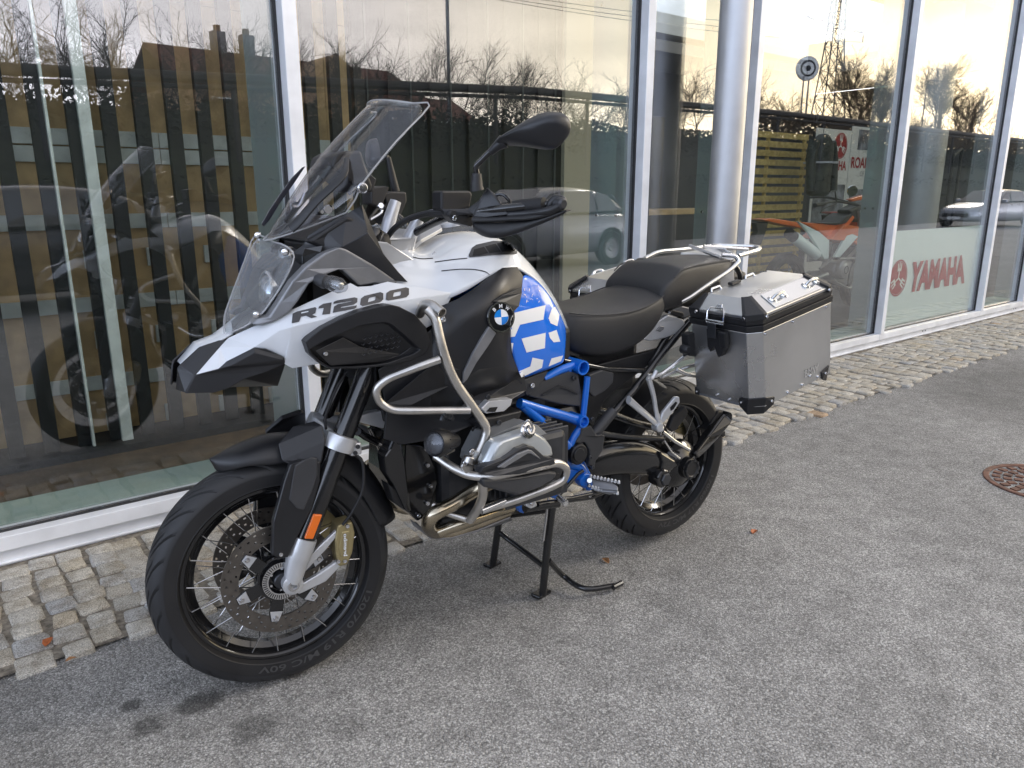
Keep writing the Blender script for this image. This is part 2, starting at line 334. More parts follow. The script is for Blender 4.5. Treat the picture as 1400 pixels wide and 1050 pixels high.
# ------------------------------------------------------------ ground
WA = .0498; WD = Vector((math.cos(WA), math.sin(WA), 0)); WN = Vector((-math.sin(WA), math.cos(WA), 0)); W0 = Vector((0,1.2262,0))
def wl(s, o, z): return W0+WD*s+WN*o+Vector((0,0,z))
def nodes_of(name):
    m = bpy.data.materials.new(name); m.use_nodes = True; MAT[name] = m; return m, m.node_tree.nodes, m.node_tree.links, m.node_tree.nodes['Principled BSDF']
def asphalt():
    m, n, l, b = nodes_of('asphalt'); tc = n.new('ShaderNodeTexCoord')
    def vor(scale, feat='F1'):
        v = n.new('ShaderNodeTexVoronoi'); v.inputs['Scale'].default_value = scale; v.feature = feat; l.new(tc.outputs['Object'], v.inputs[0]); return v
    def noi(scale, det=5):
        v = n.new('ShaderNodeTexNoise'); v.inputs['Scale'].default_value = scale; v.inputs['Detail'].default_value = det; l.new(tc.outputs['Object'], v.inputs[0]); return v.outputs[0]
    def ma(op, a, b_=None, c=None):
        q = n.new('ShaderNodeMath'); q.operation = op
        for i, v in enumerate((a, b_, c)):
            if v is None: continue
            if isinstance(v, (int, float)): q.inputs[i].default_value = v
            else: l.new(v, q.inputs[i])
        return q.outputs[0]
    def rmp(fac, st):
        q = n.new('ShaderNodeValToRGB'); l.new(fac, q.inputs[0]); e = q.color_ramp.elements
        while len(e) < len(st): e.new(.5)
        for i, (p, c) in enumerate(st): e[i].position = p; e[i].color = (*(c if isinstance(c, tuple) else (c,)*3), 1)
        return q.outputs[0]
    v1 = vor(205); v2 = vor(480)
    s1 = n.new('ShaderNodeSeparateColor'); l.new(v1.outputs['Color'], s1.inputs[0]); s2 = n.new('ShaderNodeSeparateColor'); l.new(v2.outputs['Color'], s2.inputs[0])
    c1 = rmp(s1.outputs[0], [(0,(.13,.127,.121)),(.40,(.27,.264,.252)),(.75,(.43,.421,.403)),(1,(.76,.747,.72))])
    c2 = rmp(s2.outputs[1], [(0,(.12,.117,.112)),(.55,(.30,.294,.281)),(1,(.74,.728,.70))])
    mx = n.new('ShaderNodeMix'); mx.data_type = 'RGBA'; mx.inputs[0].default_value = .45; l.new(c1, mx.inputs[6]); l.new(c2, mx.inputs[7])
    # pits between stones
    pit = rmp(v1.outputs['Distance'], [(.0,1.0),(.50,.9),(.80,.35)])
    m2 = n.new('ShaderNodeMix'); m2.data_type = 'RGBA'; m2.blend_type = 'MULTIPLY'; m2.inputs[0].default_value = .7; l.new(mx.outputs[2], m2.inputs[6]); l.new(pit, m2.inputs[7])
    # broad wear
    big = rmp(noi(.7, 6), [(.3,.78),(.7,1.1)]); mid = rmp(noi(9, 5), [(.3,.8),(.7,1.14)])
    sp = n.new('ShaderNodeSeparateXYZ'); l.new(tc.outputs['Object'], sp.inputs[0])
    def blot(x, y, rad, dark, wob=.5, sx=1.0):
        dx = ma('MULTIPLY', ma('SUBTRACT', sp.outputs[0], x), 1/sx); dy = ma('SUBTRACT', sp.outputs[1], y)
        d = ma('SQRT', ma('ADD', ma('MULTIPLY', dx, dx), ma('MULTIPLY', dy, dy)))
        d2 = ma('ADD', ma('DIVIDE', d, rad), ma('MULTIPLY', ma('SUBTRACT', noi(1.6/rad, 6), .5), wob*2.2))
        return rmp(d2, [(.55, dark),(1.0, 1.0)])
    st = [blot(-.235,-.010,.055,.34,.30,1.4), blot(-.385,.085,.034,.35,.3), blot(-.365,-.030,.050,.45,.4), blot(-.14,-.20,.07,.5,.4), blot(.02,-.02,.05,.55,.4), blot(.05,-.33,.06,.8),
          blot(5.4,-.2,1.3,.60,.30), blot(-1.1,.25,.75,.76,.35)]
    cur = m2.outputs[2]
    for q in [big, mid]+st:
        mm = n.new('ShaderNodeMix'); mm.data_type = 'RGBA'; mm.blend_type = 'MULTIPLY'; mm.inputs[0].default_value = 1; l.new(cur, mm.inputs[6]); l.new(q, mm.inputs[7]); cur = mm.outputs[2]
    l.new(cur, b.inputs['Base Color']); b.inputs['Roughness'].default_value = .78
    h = ma('ADD', ma('MULTIPLY', v1.outputs['Distance'], -.7), ma('MULTIPLY', noi(260, 3), .6))
    bp = n.new('ShaderNodeBump'); bp.inputs['Strength'].default_value = .8; bp.inputs['Distance'].default_value = .004; l.new(h, bp.inputs['Height']); l.new(bp.outputs[0], b.inputs['Normal'])
asphalt()
def stone_mat(name, ramp, speck=1.0):
    m, n, l, b = nodes_of(name); tc = n.new('ShaderNodeTexCoord'); oi = n.new('ShaderNodeObjectInfo'); at = n.new('ShaderNodeAttribute'); at.attribute_name = 'tone'
    ad = n.new('ShaderNodeMath'); ad.operation = 'ADD'; l.new(oi.outputs['Random'], ad.inputs[0]); l.new(at.outputs['Fac'], ad.inputs[1])
    fr = n.new('ShaderNodeMath'); fr.operation = 'FRACT'; l.new(ad.outputs[0], fr.inputs[0])
    rp = n.new('ShaderNodeValToRGB'); l.new(fr.outputs[0], rp.inputs[0]); e = rp.color_ramp.elements
    while len(e) < len(ramp): e.new(.5)
    for i, (p, c) in enumerate(ramp): e[i].position = p; e[i].color = (*c, 1)
    geo = n.new('ShaderNodeNewGeometry')
    t = n.new('ShaderNodeTexNoise'); t.inputs['Scale'].default_value = 260; t.inputs['Detail'].default_value = 4; l.new(geo.outputs['Position'], t.inputs[0])
    t2 = n.new('ShaderNodeTexNoise'); t2.inputs['Scale'].default_value = 22; t2.inputs['Detail'].default_value = 5; l.new(geo.outputs['Position'], t2.inputs[0])
    r1 = n.new('ShaderNodeValToRGB'); l.new(t.outputs[0], r1.inputs[0]); r1.color_ramp.elements[0].position = .36; r1.color_ramp.elements[0].color = (.38,.38,.38,1); r1.color_ramp.elements[1].position = .62; r1.color_ramp.elements[1].color = (1.25,1.25,1.25,1)
    r2_ = n.new('ShaderNodeValToRGB'); l.new(t2.outputs[0], r2_.inputs[0]); r2_.color_ramp.elements[0].position = .3; r2_.color_ramp.elements[0].color = (.62,.58,.52,1); r2_.color_ramp.elements[1].position = .6; r2_.color_ramp.elements[1].color = (1.05,1.05,1.05,1)
    cur = rp.outputs[0]
    for q in (r1, r2_):
        mm = n.new('ShaderNodeMix'); mm.data_type = 'RGBA'; mm.blend_type = 'MULTIPLY'; mm.inputs[0].default_value = .85; l.new(cur, mm.inputs[6]); l.new(q.outputs[0], mm.inputs[7]); cur = mm.outputs[2]
    l.new(cur, b.inputs['Base Color']); b.inputs['Roughness'].default_value = .72
    bp = n.new('ShaderNodeBump'); bp.inputs['Strength'].default_value = .6; bp.inputs['Distance'].default_value = .004; l.new(t.outputs[0], bp.inputs['Height']); l.new(bp.outputs[0], b.inputs['Normal'])
stone_mat('granite', [(0,(.44,.415,.36)),(.2,(.54,.49,.40)),(.4,(.49,.47,.43)),(.6,(.60,.565,.49)),(.8,(.44,.44,.435)),(.985,(.55,.49,.38)),(1,(.48,.34,.22))])
mat('joint_sand', (.20,.175,.14), .95, noise_s=60, noise_a=.5, bump=.8, bump_s=300)
ground = mesh('asphalt', [(-60,-9,0),(160,-9,0),(160,14,0),(-60,14,0)], [(0,1,2,3)], 'asphalt'); tag(ground, kind='structure')
a = WD*0
def quad_sheet(name, s0, s1, o0, o1, z, m, kind='structure', parent=None):
    o = mesh(name, [wl(s0,o0,z), wl(s1,o0,z), wl(s1,o1,z), wl(s0,o1,z)], [(0,1,2,3)], m, parent)
    if kind: tag(o, kind=kind)
    return o
pave = quad_sheet('cobble_pavement', -4, 22, -.775, 0.0, .010, 'joint_sand')
# ragged lip of asphalt against the setts is left by the stones themselves standing proud
def stone_geo(seed, wx, wy, h=.012):
    rr = random.Random(seed); k = 8; ang = [math.pi/4*i+math.pi/8+rr.uniform(-.10,.10) for i in range(k)]
    def ring(s, z, p=.22):
        o = []
        for i, a in enumerate(ang):
            c, s_ = math.cos(a), math.sin(a); x = math.copysign(abs(c)**p, c); y = math.copysign(abs(s_)**p, s_)
            o.append((x*wx/2*s*(1+jit[i]), y*wy/2*s*(1+jit[(i+3) % k]), z+zj[i]*(z > .01)))
        return o
    jit = [rr.uniform(-.09,.07) for _ in range(k)]; zj = [rr.uniform(-.002,.002) for _ in range(k)]
    v = ring(1.02, -.01)+ring(1.0, h*.45)+ring(.955, h*.88)+ring(.80, h*1.10); v.append((0,0,h*1.2)); f_ = []
    for q in range(3):
        for j in range(k): f_.append((q*k+j, q*k+(j+1)%k, (q+1)*k+(j+1)%k, (q+1)*k+j))
    for j in range(k): f_.append((3*k+j, 3*k+(j+1)%k, 4*k))
    return v, f_
rs = random.Random(5)
stone_meshes = []
for i in range(14):
    v, f_ = stone_geo(i, .086+rs.uniform(-.008,.008)+.007, .096+rs.uniform(-.009,.006), .013-.003+rs.uniform(-.002,.003)); me = bpy.data.meshes.new('cobble'); me.from_pydata(v, [], f_); me.polygons.foreach_set('use_smooth', [True]*len(f_)); me.materials.append(MAT['granite']); stone_meshes.append(me)
stones = []
s = -1.5; col_i = 0
while s < 16:
    wcol = .094+rs.uniform(-.008,.010); o_ = -.055-rs.uniform(0,.05); lean = rs.uniform(-.02,.02)
    while o_ > -.80:
        if not (o_ < -.775 and rs.random() < .5):
            stones.append((s+rs.uniform(-.008,.008)+lean*o_, o_, rs.uniform(-.09,.09), rs.randrange(14), rs.uniform(.92,1.06)*wcol/.096, rs.uniform(.002,.010)))
        o_ -= .095+rs.uniform(-.010,.010)
    s += wcol+.002
camp = Vector((-.56,-1.93,1.34))
def vis(sx):
    p = wl(sx[0], sx[1], 0); return (p-camp).length + (0 if sx[0] > -.85 else 100)
stones.sort(key=vis)
for (s, o_, a, k, sc_, dz) in stones[:300]:
    q = bpy.data.objects.new('cobble', stone_meshes[k]); q.location = wl(s, o_, dz); q.rotation_euler = (rs.uniform(-.05,.05), rs.uniform(-.05,.05), WA+a+rs.choice((0, math.pi))); q.scale = (sc_, sc_*rs.uniform(.95,1.05), 1); link(q, pave)
V = []; Fc = []; tone = []
for (s, o_, a, k, sc_, dz) in stones[300:]:
    me = stone_meshes[k]; b0 = len(V); mm = Matrix.Translation(wl(s, o_, dz)) @ Matrix.Rotation(WA+a, 4, 'Z') @ Matrix.Diagonal((sc_, sc_, 1, 1))
    V += [mm@v.co for v in me.vertices]; tn = rs.random(); tone += [tn]*len(me.vertices); Fc += [tuple(b0+i for i in p.vertices) for p in me.polygons]
far = mesh('far_cobbles', V, Fc, 'granite', pave, smooth=True); tag(far, kind='stuff'); at = far.data.attributes.new('tone', 'FLOAT', 'POINT'); at.data.foreach_set('value', tone)
# grit gathered along the ragged edge and in the joints
mat('grit', (.26,.23,.19), .9, rnd=0)
V = []; Fc = []; rg_ = random.Random(9)
for _ in range(5200):
    s = rg_.uniform(-1.4, 9); o_ = -.785+rg_.gauss(0,.035) if rg_.random() < .7 else -rg_.uniform(.0,.8)
    c = wl(s, o_, .004); r0 = rg_.uniform(.0012,.0042); k = len(V)
    V += [c+Vector((rg_.uniform(-1,1),rg_.uniform(-1,1),rg_.uniform(-.3,.4)))*r0 for _ in range(3)]+[c+Vector((rg_.uniform(-.4,.4),rg_.uniform(-.4,.4),1.0))*r0]; Fc += [(k,k+1,k+3),(k+1,k+2,k+3),(k+2,k,k+3),(k,k+2,k+1)]
gt = mesh('edge_grit', V, Fc, 'grit'); tag(gt, kind='stuff'); gt['label'] = 'loose sand and grit along the edge between the cobbles and the asphalt'; gt['category'] = 'grit'
# fallen leaves
mat('leaf_brown', (.42,.12,.035), .6, noise_s=80, noise_a=.3); mat('leaf_tan', (.34,.17,.07), .7, noise_s=60, noise_a=.3)
def leaf(loc, size, a, m, label):
    pts = [(-.5,0,0),(-.3,.22,.12),(0,.28,.2),(.25,.2,.1),(.5,.0,.02),(.25,-.2,.14),(0,-.3,.22),(-.3,-.2,.1)]; mm = Matrix.Rotation(a, 3, 'Z')
    v = [Vector(loc)+mm@Vector(p)*size+Vector((0,0,.003)) for p in pts]+[Vector(loc)+Vector((0,0,.004))]
    o = mesh('fallen_leaf', v, [(i,(i+1)%8,8) for i in range(8)], m, solid=.0006); tag(o, label, 'leaf')
leaf((1.8603,-0.2138,0), .045, .3, 'leaf_brown', 'orange brown leaf lying alone on the asphalt right of the rear wheel')
leaf((1.202,-0.0501,0), .045, 1.4, 'leaf_tan', 'curled tan leaf on the asphalt behind the centre stand foot')
leaf((-0.5425,0.5147,0.02), .05, 1.2, 'leaf_brown', 'rusty leaf wedged between the cobbles left of the front tyre')
leaf((-0.4964,0.3884,0.012), .03, .2, 'leaf_tan', 'small tan leaf at the edge of the cobbles left of the front tyre')
# drain cover
mat('rust_iron', (.14,.065,.042), .75, noise_s=30, noise_a=.5, bump=.5, bump_s=200)
dc = Vector((3.418,-0.6872,0)); dr = empty('drain_cover', (dc.x,dc.y,.0)); tag(dr, 'round rusty cast iron drain cover set in the asphalt at the right edge', 'drain cover')
lathe('frame_ring', [(.235,-.02),(.26,-.02),(.262,.004),(.258,.007),(.238,.007),(.235,.004)], 'rust_iron', dr, 56, closed=True, axis=(0,0,1), loc=(0,0,0))
V = []; Fc = []
def addbox(V, Fc, c, sx, sy, sz, rz=0):
    mm = Matrix.Rotation(rz, 3, 'Z'); b0 = len(V)
    for x in (-1,1):
        for y in (-1,1):
            for z in (-1,1): V.append(Vector(c)+mm@Vector((x*sx/2,y*sy/2,z*sz/2)))
    Fc += [tuple(b0+i for i in q) for q in [(0,1,3,2),(4,6,7,5),(0,4,5,1),(2,3,7,6),(0,2,6,4),(1,5,7,3)]]
for ring_r, cnt in ((.205,22),(.16,18),(.115,12),(.07,8)):
    for i in range(cnt):
        a = 2*math.pi*i/cnt; addbox(V, Fc, (ring_r*math.cos(a), ring_r*math.sin(a), .002), .034, .030 if ring_r > .1 else .022, .008, a)
addbox(V, Fc, (0,0,.002), .04,.04,.008)
mesh('grating', V, Fc, 'rust_iron', dr); lathe('cover_disc', [(0,-.006),(.234,-.006),(.234,-.015),(0,-.015)], 'black_hole', dr, 40, axis=(0,0,1), loc=(0,0,0)).location = (0,0,.005)
# ------------------------------------------------------------ showroom building
mat('white_frame', (.84,.86,.90), .38, coat=.2, noise_s=7, noise_a=.09, rough_var=.08); mat('gasket', (.03,.03,.032), .6)
glassmat('shop_glass', (.93,.955,.945), 2.0, refl=(.97,.96,1.0)); glassmat('added_rooflight_glass', (.9,.92,.92), 1.5); glassmat('fin_glass', (.45,.62,.57), 1.5, haze=.38)
mat('interior_wall', (.20,.19,.18), .8); mat('interior_floor', (.11,.105,.10), .45, noise_s=4, noise_a=.2); mat('brown_floor', (.13,.085,.045), .5, noise_s=14, noise_a=.35)
mat('plywood', (.62,.43,.22), .55, noise_s=9, noise_a=.22); mat('black_post', (.012,.014,.015), .5); mat('galv', (.75,.80,.78), .5, .2, noise_s=10, noise_a=.15)
mat('ledge_green', (.40,.52,.47), .6, noise_s=6, noise_a=.05); mat('louver', (.022,.024,.024), .7); mat('louver_edge', (.07,.08,.078), .7)
mat('cream_curtain', (.50,.45,.33), .85); mat('pine_slat', (.62,.46,.16), .6, noise_s=18, noise_a=.2); mat('render_white', (.7,.7,.68), .8)
bld = empty('showroom_building', wl(0,0,0)); tag(bld, 'glass fronted motorcycle showroom with white aluminium frames and green tinted fins', 'building')
bld.rotation_euler = (0,0,WA); bpy.context.view_layer.update(); BI = bld.matrix_world.inverted()
def bp_(o):   # parts made in world coordinates, kept in place under the building
    o.parent = bld; o.matrix_parent_inverse = BI.copy(); return o
rotW = Matrix.Rotation(WA, 3, 'Z')
def wbox(name, s0, s1, o0, o1, z0, z1, m, parent=None, bevel=.002):
    o = box(name, wl((s0+s1)/2,(o0+o1)/2,(z0+z1)/2), (s1-s0,o1-o0,z1-z0), m, None, rotW, bevel)
    if parent == 'b': bp_(o)
    elif parent is not None: o.parent = parent
    return o
SE, SW = 16.2, -3.8; H = 3.5
MU = [-3.66,-1.52,.60,2.72,3.76,5.86,8.0,9.15,10.2,12.3,14.4,16.1]
# plinth: lower skirt in lengths with tight joints, upper rail above
js = [SW,-.02-1.25*1.55,-.02,2.2,4.45,6.75,9.0,11.3,13.6,SE]
for a, b in zip(js[:-1], js[1:]):
    wbox('plinth_panel', a+.0015, b-.0015, .0, .12, .002, .070, 'white_frame', 'b', .002)
    for q_ in (a+.03, b-.03): bp_(lathe('plinth_plug', [(0,.0015),(.006,.0015),(.007,0),(0,0)], 'gasket', None, 12, loc=wl(q_,.0,.052), axis=-WN))
    wbox('plinth_lip', a+.0015, b-.0015, -.010, .0, .018, .024, 'white_frame', 'b', .001)
for a, b in zip(MU[:-1], MU[1:]): wbox('sill_rail', a-.03+.001, b-.03-.001, -.022, .10, .073, .128, 'white_frame', 'b', .003); wbox('gasket', a+.031, b-.031, .028, .06, .128, .1335, 'gasket', 'b', 0)
for s in MU:
    wbox('mullion', s-.03, s+.03, -.03, .10, .128, H, 'white_frame', 'b', .003)
    wbox('gasket', s-.040, s-.0305, .028, .06, .134, H, 'gasket', 'b', 0)
    fn = wbox('glass_fin', s-.040, s-.022, .10, (.40 if s < 5 else .27), .150, H-.05, 'fin_glass', 'b', .002)
    for z in (.20, 1.2, 2.4):
        for oo in (.16,(.33 if s < 5 else .23)):
            lathe('bolt', [(0,.006),(.009,.006),(.012,.0),(0,0)], 'chrome', None, 10, loc=wl(s-.0405, oo, z), axis=-WD); bp_(bpy.context.scene.collection.objects[-1])
for a, b in zip(MU[:-1], MU[1:]): bp_(wbox('window_pane', a+.031, b-.031, .036, .048, .134, H-.03, 'shop_glass', None, 0))
wbox('head_rail', SW, SE, -.02, .14, H, H+.22, 'white_frame', 'b')
wbox('interior_sill', SW+.1, SE, .125, .37, .10, .124, 'ledge_green', 'b')
wbox('fascia', SW-.3, SE+.3, -.015, .4, H+.221, H+.9, 'render_white', 'b')
for (a_, b_, c_, d_) in ((SW,SE,5.6,7.2),(SW,SE,1.15,1.9),(SW,6.0,1.9,5.6),(13.5,SE,1.9,5.6),(1.6,2.0,.41,1.15),(13.5,SE,.41,1.15),(SW,-3.3,.41,1.15)): wbox('ceiling', a_+.001, b_-.001, c_+.001, d_-.001, H+.03, H+.2, 'interior_wall', 'b')  # unseen ceiling, gaps left in it to brighten the interior
for (a_, b_, c_, d_) in ((SW-.3,SE+.3,5.6,7.6),(SW-.3,SE+.3,1.15,1.9),(SW-.3,6.0,1.9,5.6),(13.5,SE+.3,1.9,5.6)): wbox('roof_slab', a_+.001, b_-.001, c_+.001, d_-.001, H+.3, H+.6, 'render_white', 'b')
for (a_, b_, c_, d_) in ((6.0,13.5,1.9,5.6),(-3.3,1.6,.402,1.15),(2.0,13.5,.402,1.15)): wbox('added_rooflight', a_+.01, b_-.01, c_+.01, d_-.01, H+.45, H+.46, 'added_rooflight_glass', 'b', 0)  # added openings in the unseen roof, letting sky light onto the displays
wbox('back_wall', SW, SE, 7.0, 7.2, .05, H+.02, 'interior_wall', 'b'); wbox('end_wall', SW-.02, SW+.15, .15, 6.99, .05, H+.02, 'interior_wall', 'b'); wbox('end_wall', SE-.02, SE+.15, .05, 6.99, .05, H+.02, 'interior_wall', 'b')
fl = wbox('shop_floor', SW+.16, SE-.03, .375, 6.99, .02, .095, 'interior_floor', 'b'); 
wbox('wood_floor_strip', SW+.2, 2.6, .38, .80, .096, .100, 'brown_floor', 'b', 0)
# steel column outside, in front of the glazing
mat('galvanised', (.52,.53,.55), .50, .75, noise_s=5, noise_a=.10, rough_var=.07)
colm = lathe('steel_column', [(0,0),(.094,0),(.094,4.4),(0,4.4)], 'galvanised', None, 48, loc=wl(3.235,-.205,.001), axis=(0,0,1)); tag(colm, 'round galvanised steel column standing just outside the glazing behind the pannier', 'column')
wbox('canopy_beam', 3.0, 3.5, -.35, .0, 4.41, 4.6, 'render_white', 'b')
# ------------------------------------------------------------ behind the glass
rack = empty('board_display', wl(0,1,.1)); tag(rack, 'tall display of plywood boards behind black posts with galvanised strips', 'display')
def kid(o, p): o.parent = p; o.matrix_parent_inverse = p.matrix_world.inverted(); return o
bpy.context.view_layer.update()
kid(wbox('base_plinth', -3.6, 1.6, .80, 1.45, .097, .135, 'gasket', None), rack)
pst = [-3.1+.1425*i+.055 for i in range(32)]
for i, s in enumerate(pst):
    kid(wbox('black_post', s-.032, s+.032, .90, .94, .137, 2.9, 'black_post', None), rack)
zr = [(1.592,.036),(1.512,.036),(1.20,.036),(.80,.036),(.40,.036)]
bd = [-3.3+.1425*i for i in range(33)]
for i, s in enumerate(bd):
    zz = [.137,.40,.80,1.20,1.55,2.25,2.95]
    for a, b in zip(zz[:-1], zz[1:]): kid(wbox('plywood_board', s+.001, s+.1415, 1.10, 1.118, a+.0015, b-.0015, 'plywood', None, .001), rack)
for z, h in zr:
    for k in range(9): kid(wbox('galvanised_strip', -3.3+.52*k+.002, -3.3+.52*k+.518, 1.085, 1.098, z-h, z+h, 'galv', None, .001), rack)
for i in range(len(bd)):
    if i % 2 == 0:
        for z in (.19,.62,1.02): kid(wbox('bracket', bd[i]+.10, bd[i]+.135, 1.078, 1.096, z-.045, z+.045, 'galv', None, .001), rack)
for s, w_ in ((-.165,.012),(-.015,.050),(-1.9,.04)): kid(wbox('upright', s-w_/2, s+w_/2, .87, .905, .137, 2.9, 'galv', None, .001), rack)
# vertical dark louvres
blind = empty('vertical_blind', wl(2,1.6,.1)); tag(blind, 'dark vertical blind of hanging strips behind the middle window', 'blind'); bpy.context.view_layer.update()
for i in range(15):
    s = 1.05+.165*i; kid(wbox('blind_strip', s-.081, s+.075, 1.62+.03*(i % 2), 1.626+.03*(i % 2), .15, 3.3, 'louver', None, 0), blind)
    if i % 2 == 0: kid(wbox('strip_edge', s+.079, s+.092, 1.60, 1.61, .15, 3.3, 'louver_edge', None, 0), blind)
kid(wbox('blind_backing', .95, 4.0, 1.72, 1.74, .1, 3.4, 'black_post', None), blind); kid(wbox('blind_rail', .95, 3.5, 1.58, 1.68, 3.302, 3.36, 'galv', None), blind)
cur = wbox('cream_panel', 3.50, 3.80, 1.55, 1.59, .1, 3.4, 'cream_curtain', None); tag(cur, 'plain cream wall panel beside the dark blind', 'panel')
# round inner columns
for (s, o, rr, m_, lb) in ((4.15,1.75,.17,'galvanised','round metal column inside the showroom beside the cream panel'),(9.55,1.5,.28,'galvanised','broad round column inside the showroom behind the white poster')):
    c_ = lathe('inner_column', [(0,0),(rr,0),(rr,3.42),(0,3.42)], m_, None, 40, loc=wl(s,o,.096), axis=(0,0,1)); tag(c_, lb, 'column')
# slatted pine screens
def slat_screen(s0, s1, o, z0, z1, label, step=.118, h=.078):
    e = empty('slatted_screen', wl((s0+s1)/2,o,z0)); tag(e, label, 'screen', 'horizontal pine slat screens in the showroom'); bpy.context.view_layer.update(); z = z0+.05
    while z+h < z1: kid(wbox('slat', s0, s1, o, o+.022, z, z+h, 'pine_slat', None, .002), e); z += step
    for s in (s0+.03, (s0+s1)/2, s1-.03): kid(wbox('post', s-.02, s+.02, o+.024, o+.064, z0, z1, 'pine_slat', None, .002), e)
slat_screen(7.6, 9.42, 3.0, .1, 2.12, 'pine slat screen standing behind the orange dirt bike')
slat_screen(4.2, 6.6, 3.4, .1, 1.9, 'pine slat screen behind the bench, left of the dirt bike')
slat_screen(11.85, 12.6, 3.4, .1, 2.2, 'narrow pine slat screen right of the tall banners')
bn = empty('wooden_bench', wl(5.4,2.0,.1)); tag(bn, 'long pale wooden counter inside, seen beside the steel column', 'counter'); bpy.context.view_layer.update()
kid(wbox('top', 4.5, 6.3, 1.9, 2.3, 1.12, 1.17, 'plywood', None), bn)
for s in (4.6,6.2): kid(wbox('leg', s-.03, s+.03, 1.95, 2.25, .097, 1.119, 'black_post', None), bn)
mat('concrete_dark', (.16,.13,.08), .8, noise_s=3, noise_a=.2)
bx = wbox('brown_partition', 4.45, 7.4, 3.9, 4.0, .1, 2.3, 'concrete_dark', None); tag(bx, 'brown partition wall deep inside the showroom', 'partition')
# posters and banners
mat('poster_mint', (.86,.96,.92), .5); mat('banner_white', (.88,.87,.80), .6); mat('print_red', (.42,.012,.016), .5); mat('print_grey', (.35,.35,.35), .6); mat('print_photo', (.22,.23,.25), .5, noise_s=6, noise_a=.8)
mat('print_dark', (.09,.09,.09), .5)
def wtext(s_, parent, m_, a, b, c, d, o, **k): return text_quad('lettering', s_, [wl(*a[:1],o,a[1]), wl(b[0],o,b[1]), wl(c[0],o,c[1]), wl(d[0],o,d[1])], m_, parent, out=-WN, **k)
def ring_mesh(r0, r1, s, z, o, m_, parent, seg=40, name='ring', sq=1.0):
    v = []
    for i in range(seg):
        a = 2*math.pi*i/seg
        for rr in (r0, r1): v.append(wl(s+rr*math.cos(a)*sq, o, z+rr*math.sin(a)))
    return kid(mesh(name, v, [(2*i,2*i+1,(2*i+3)%(2*seg),(2*i+2)%(2*seg)) for i in range(seg)], m_, None, out=-WN), parent)
def fork_logo(s, z, rad, o, parent):
    ring_mesh(0.001, rad*.90, s, z, o, 'print_red', parent, name='emblem_disc'); ring_mesh(rad*.92, rad, s, z, o-.001, 'print_red', parent, name='emblem_ring')
    for k in range(3):
        a = math.pi/2+k*2*math.pi/3; dx, dz = math.cos(a), math.sin(a); px, pz = -dz, dx; v = []
        def q(t, w_): return wl(s+(dx*t+px*w_)*rad, o-.002, z+(dz*t+pz*w_)*rad)
        pts = [q(0,-.045), q(.40,-.045), q(.36,-.20), q(.80,-.24), q(.80,-.14), q(.52,-.12), q(.54,-.04), q(.88,-.04), q(.88,.04), q(.54,.04), q(.52,.12), q(.80,.14), q(.80,.24), q(.36,.20), q(.40,.045), q(0,.045)]
        kid(mesh('emblem_fork', pts, tess(pts), 'banner_white', None, out=-WN), parent)
po = empty('window_poster', wl(6.8,.2,.6)); tag(po, 'mint white window poster with red emblem and YAMAHA in red letters', 'poster'); bpy.context.view_layer.update()
kid(wbox('sheet', 5.905, 7.92, .06, .064, .155, 1.005, 'poster_mint', None, 0), po)
fork_logo(6.215, .585, .165, .057, po)
kid(wtext('YAMAHA', None, 'print_red', (6.42,.435),(7.66,.435),(7.60,.725),(6.46,.715), .056, bold=.055), po)
b1 = empty('tall_banner', wl(10.2,3.3,.1)); tag(b1, 'tall cream banner with red tuning fork emblem behind the jacket', 'banner'); bpy.context.view_layer.update()
kid(wbox('sheet', 9.95, 10.93, 3.2, 3.215, .15, 2.25, 'banner_white', None, 0), b1); fork_logo(10.64, 2.02, .19, 3.197, b1)
kid(wtext('YAMAHA', None, 'print_red', (10.18,1.66),(10.86,1.66),(10.86,1.80),(10.18,1.80), 3.196, bold=.03), b1); kid(wbox('photo_print', 10.0, 10.88, 3.19, 3.198, .3, 1.45, 'print_photo', None, 0), b1)
b2 = empty('roll_up_banner', wl(11,3.3,.1)); tag(b2, 'pale banner printed ROADS OF LIFE in red and grey', 'banner'); bpy.context.view_layer.update()
kid(wbox('sheet', 10.95, 11.75, 3.2, 3.215, .15, 2.32, 'banner_white', None, 0), b2); kid(wtext('ROADS', None, 'print_red', (11.0,1.70),(11.66,1.70),(11.66,1.87),(11.0,1.87), 3.196, bold=.03), b2)
kid(wtext('OF LIFE', None, 'print_grey', (11.30,1.58),(11.66,1.58),(11.66,1.66),(11.30,1.66), 3.196), b2); kid(wbox('photo_print', 11.05, 11.6, 3.19, 3.198, .9, 1.38, 'print_photo', None, 0), b2); kid(wbox('photo_print', 11.15, 11.6, 3.19, 3.198, 1.98, 2.28, 'print_photo', None, 0), b2)
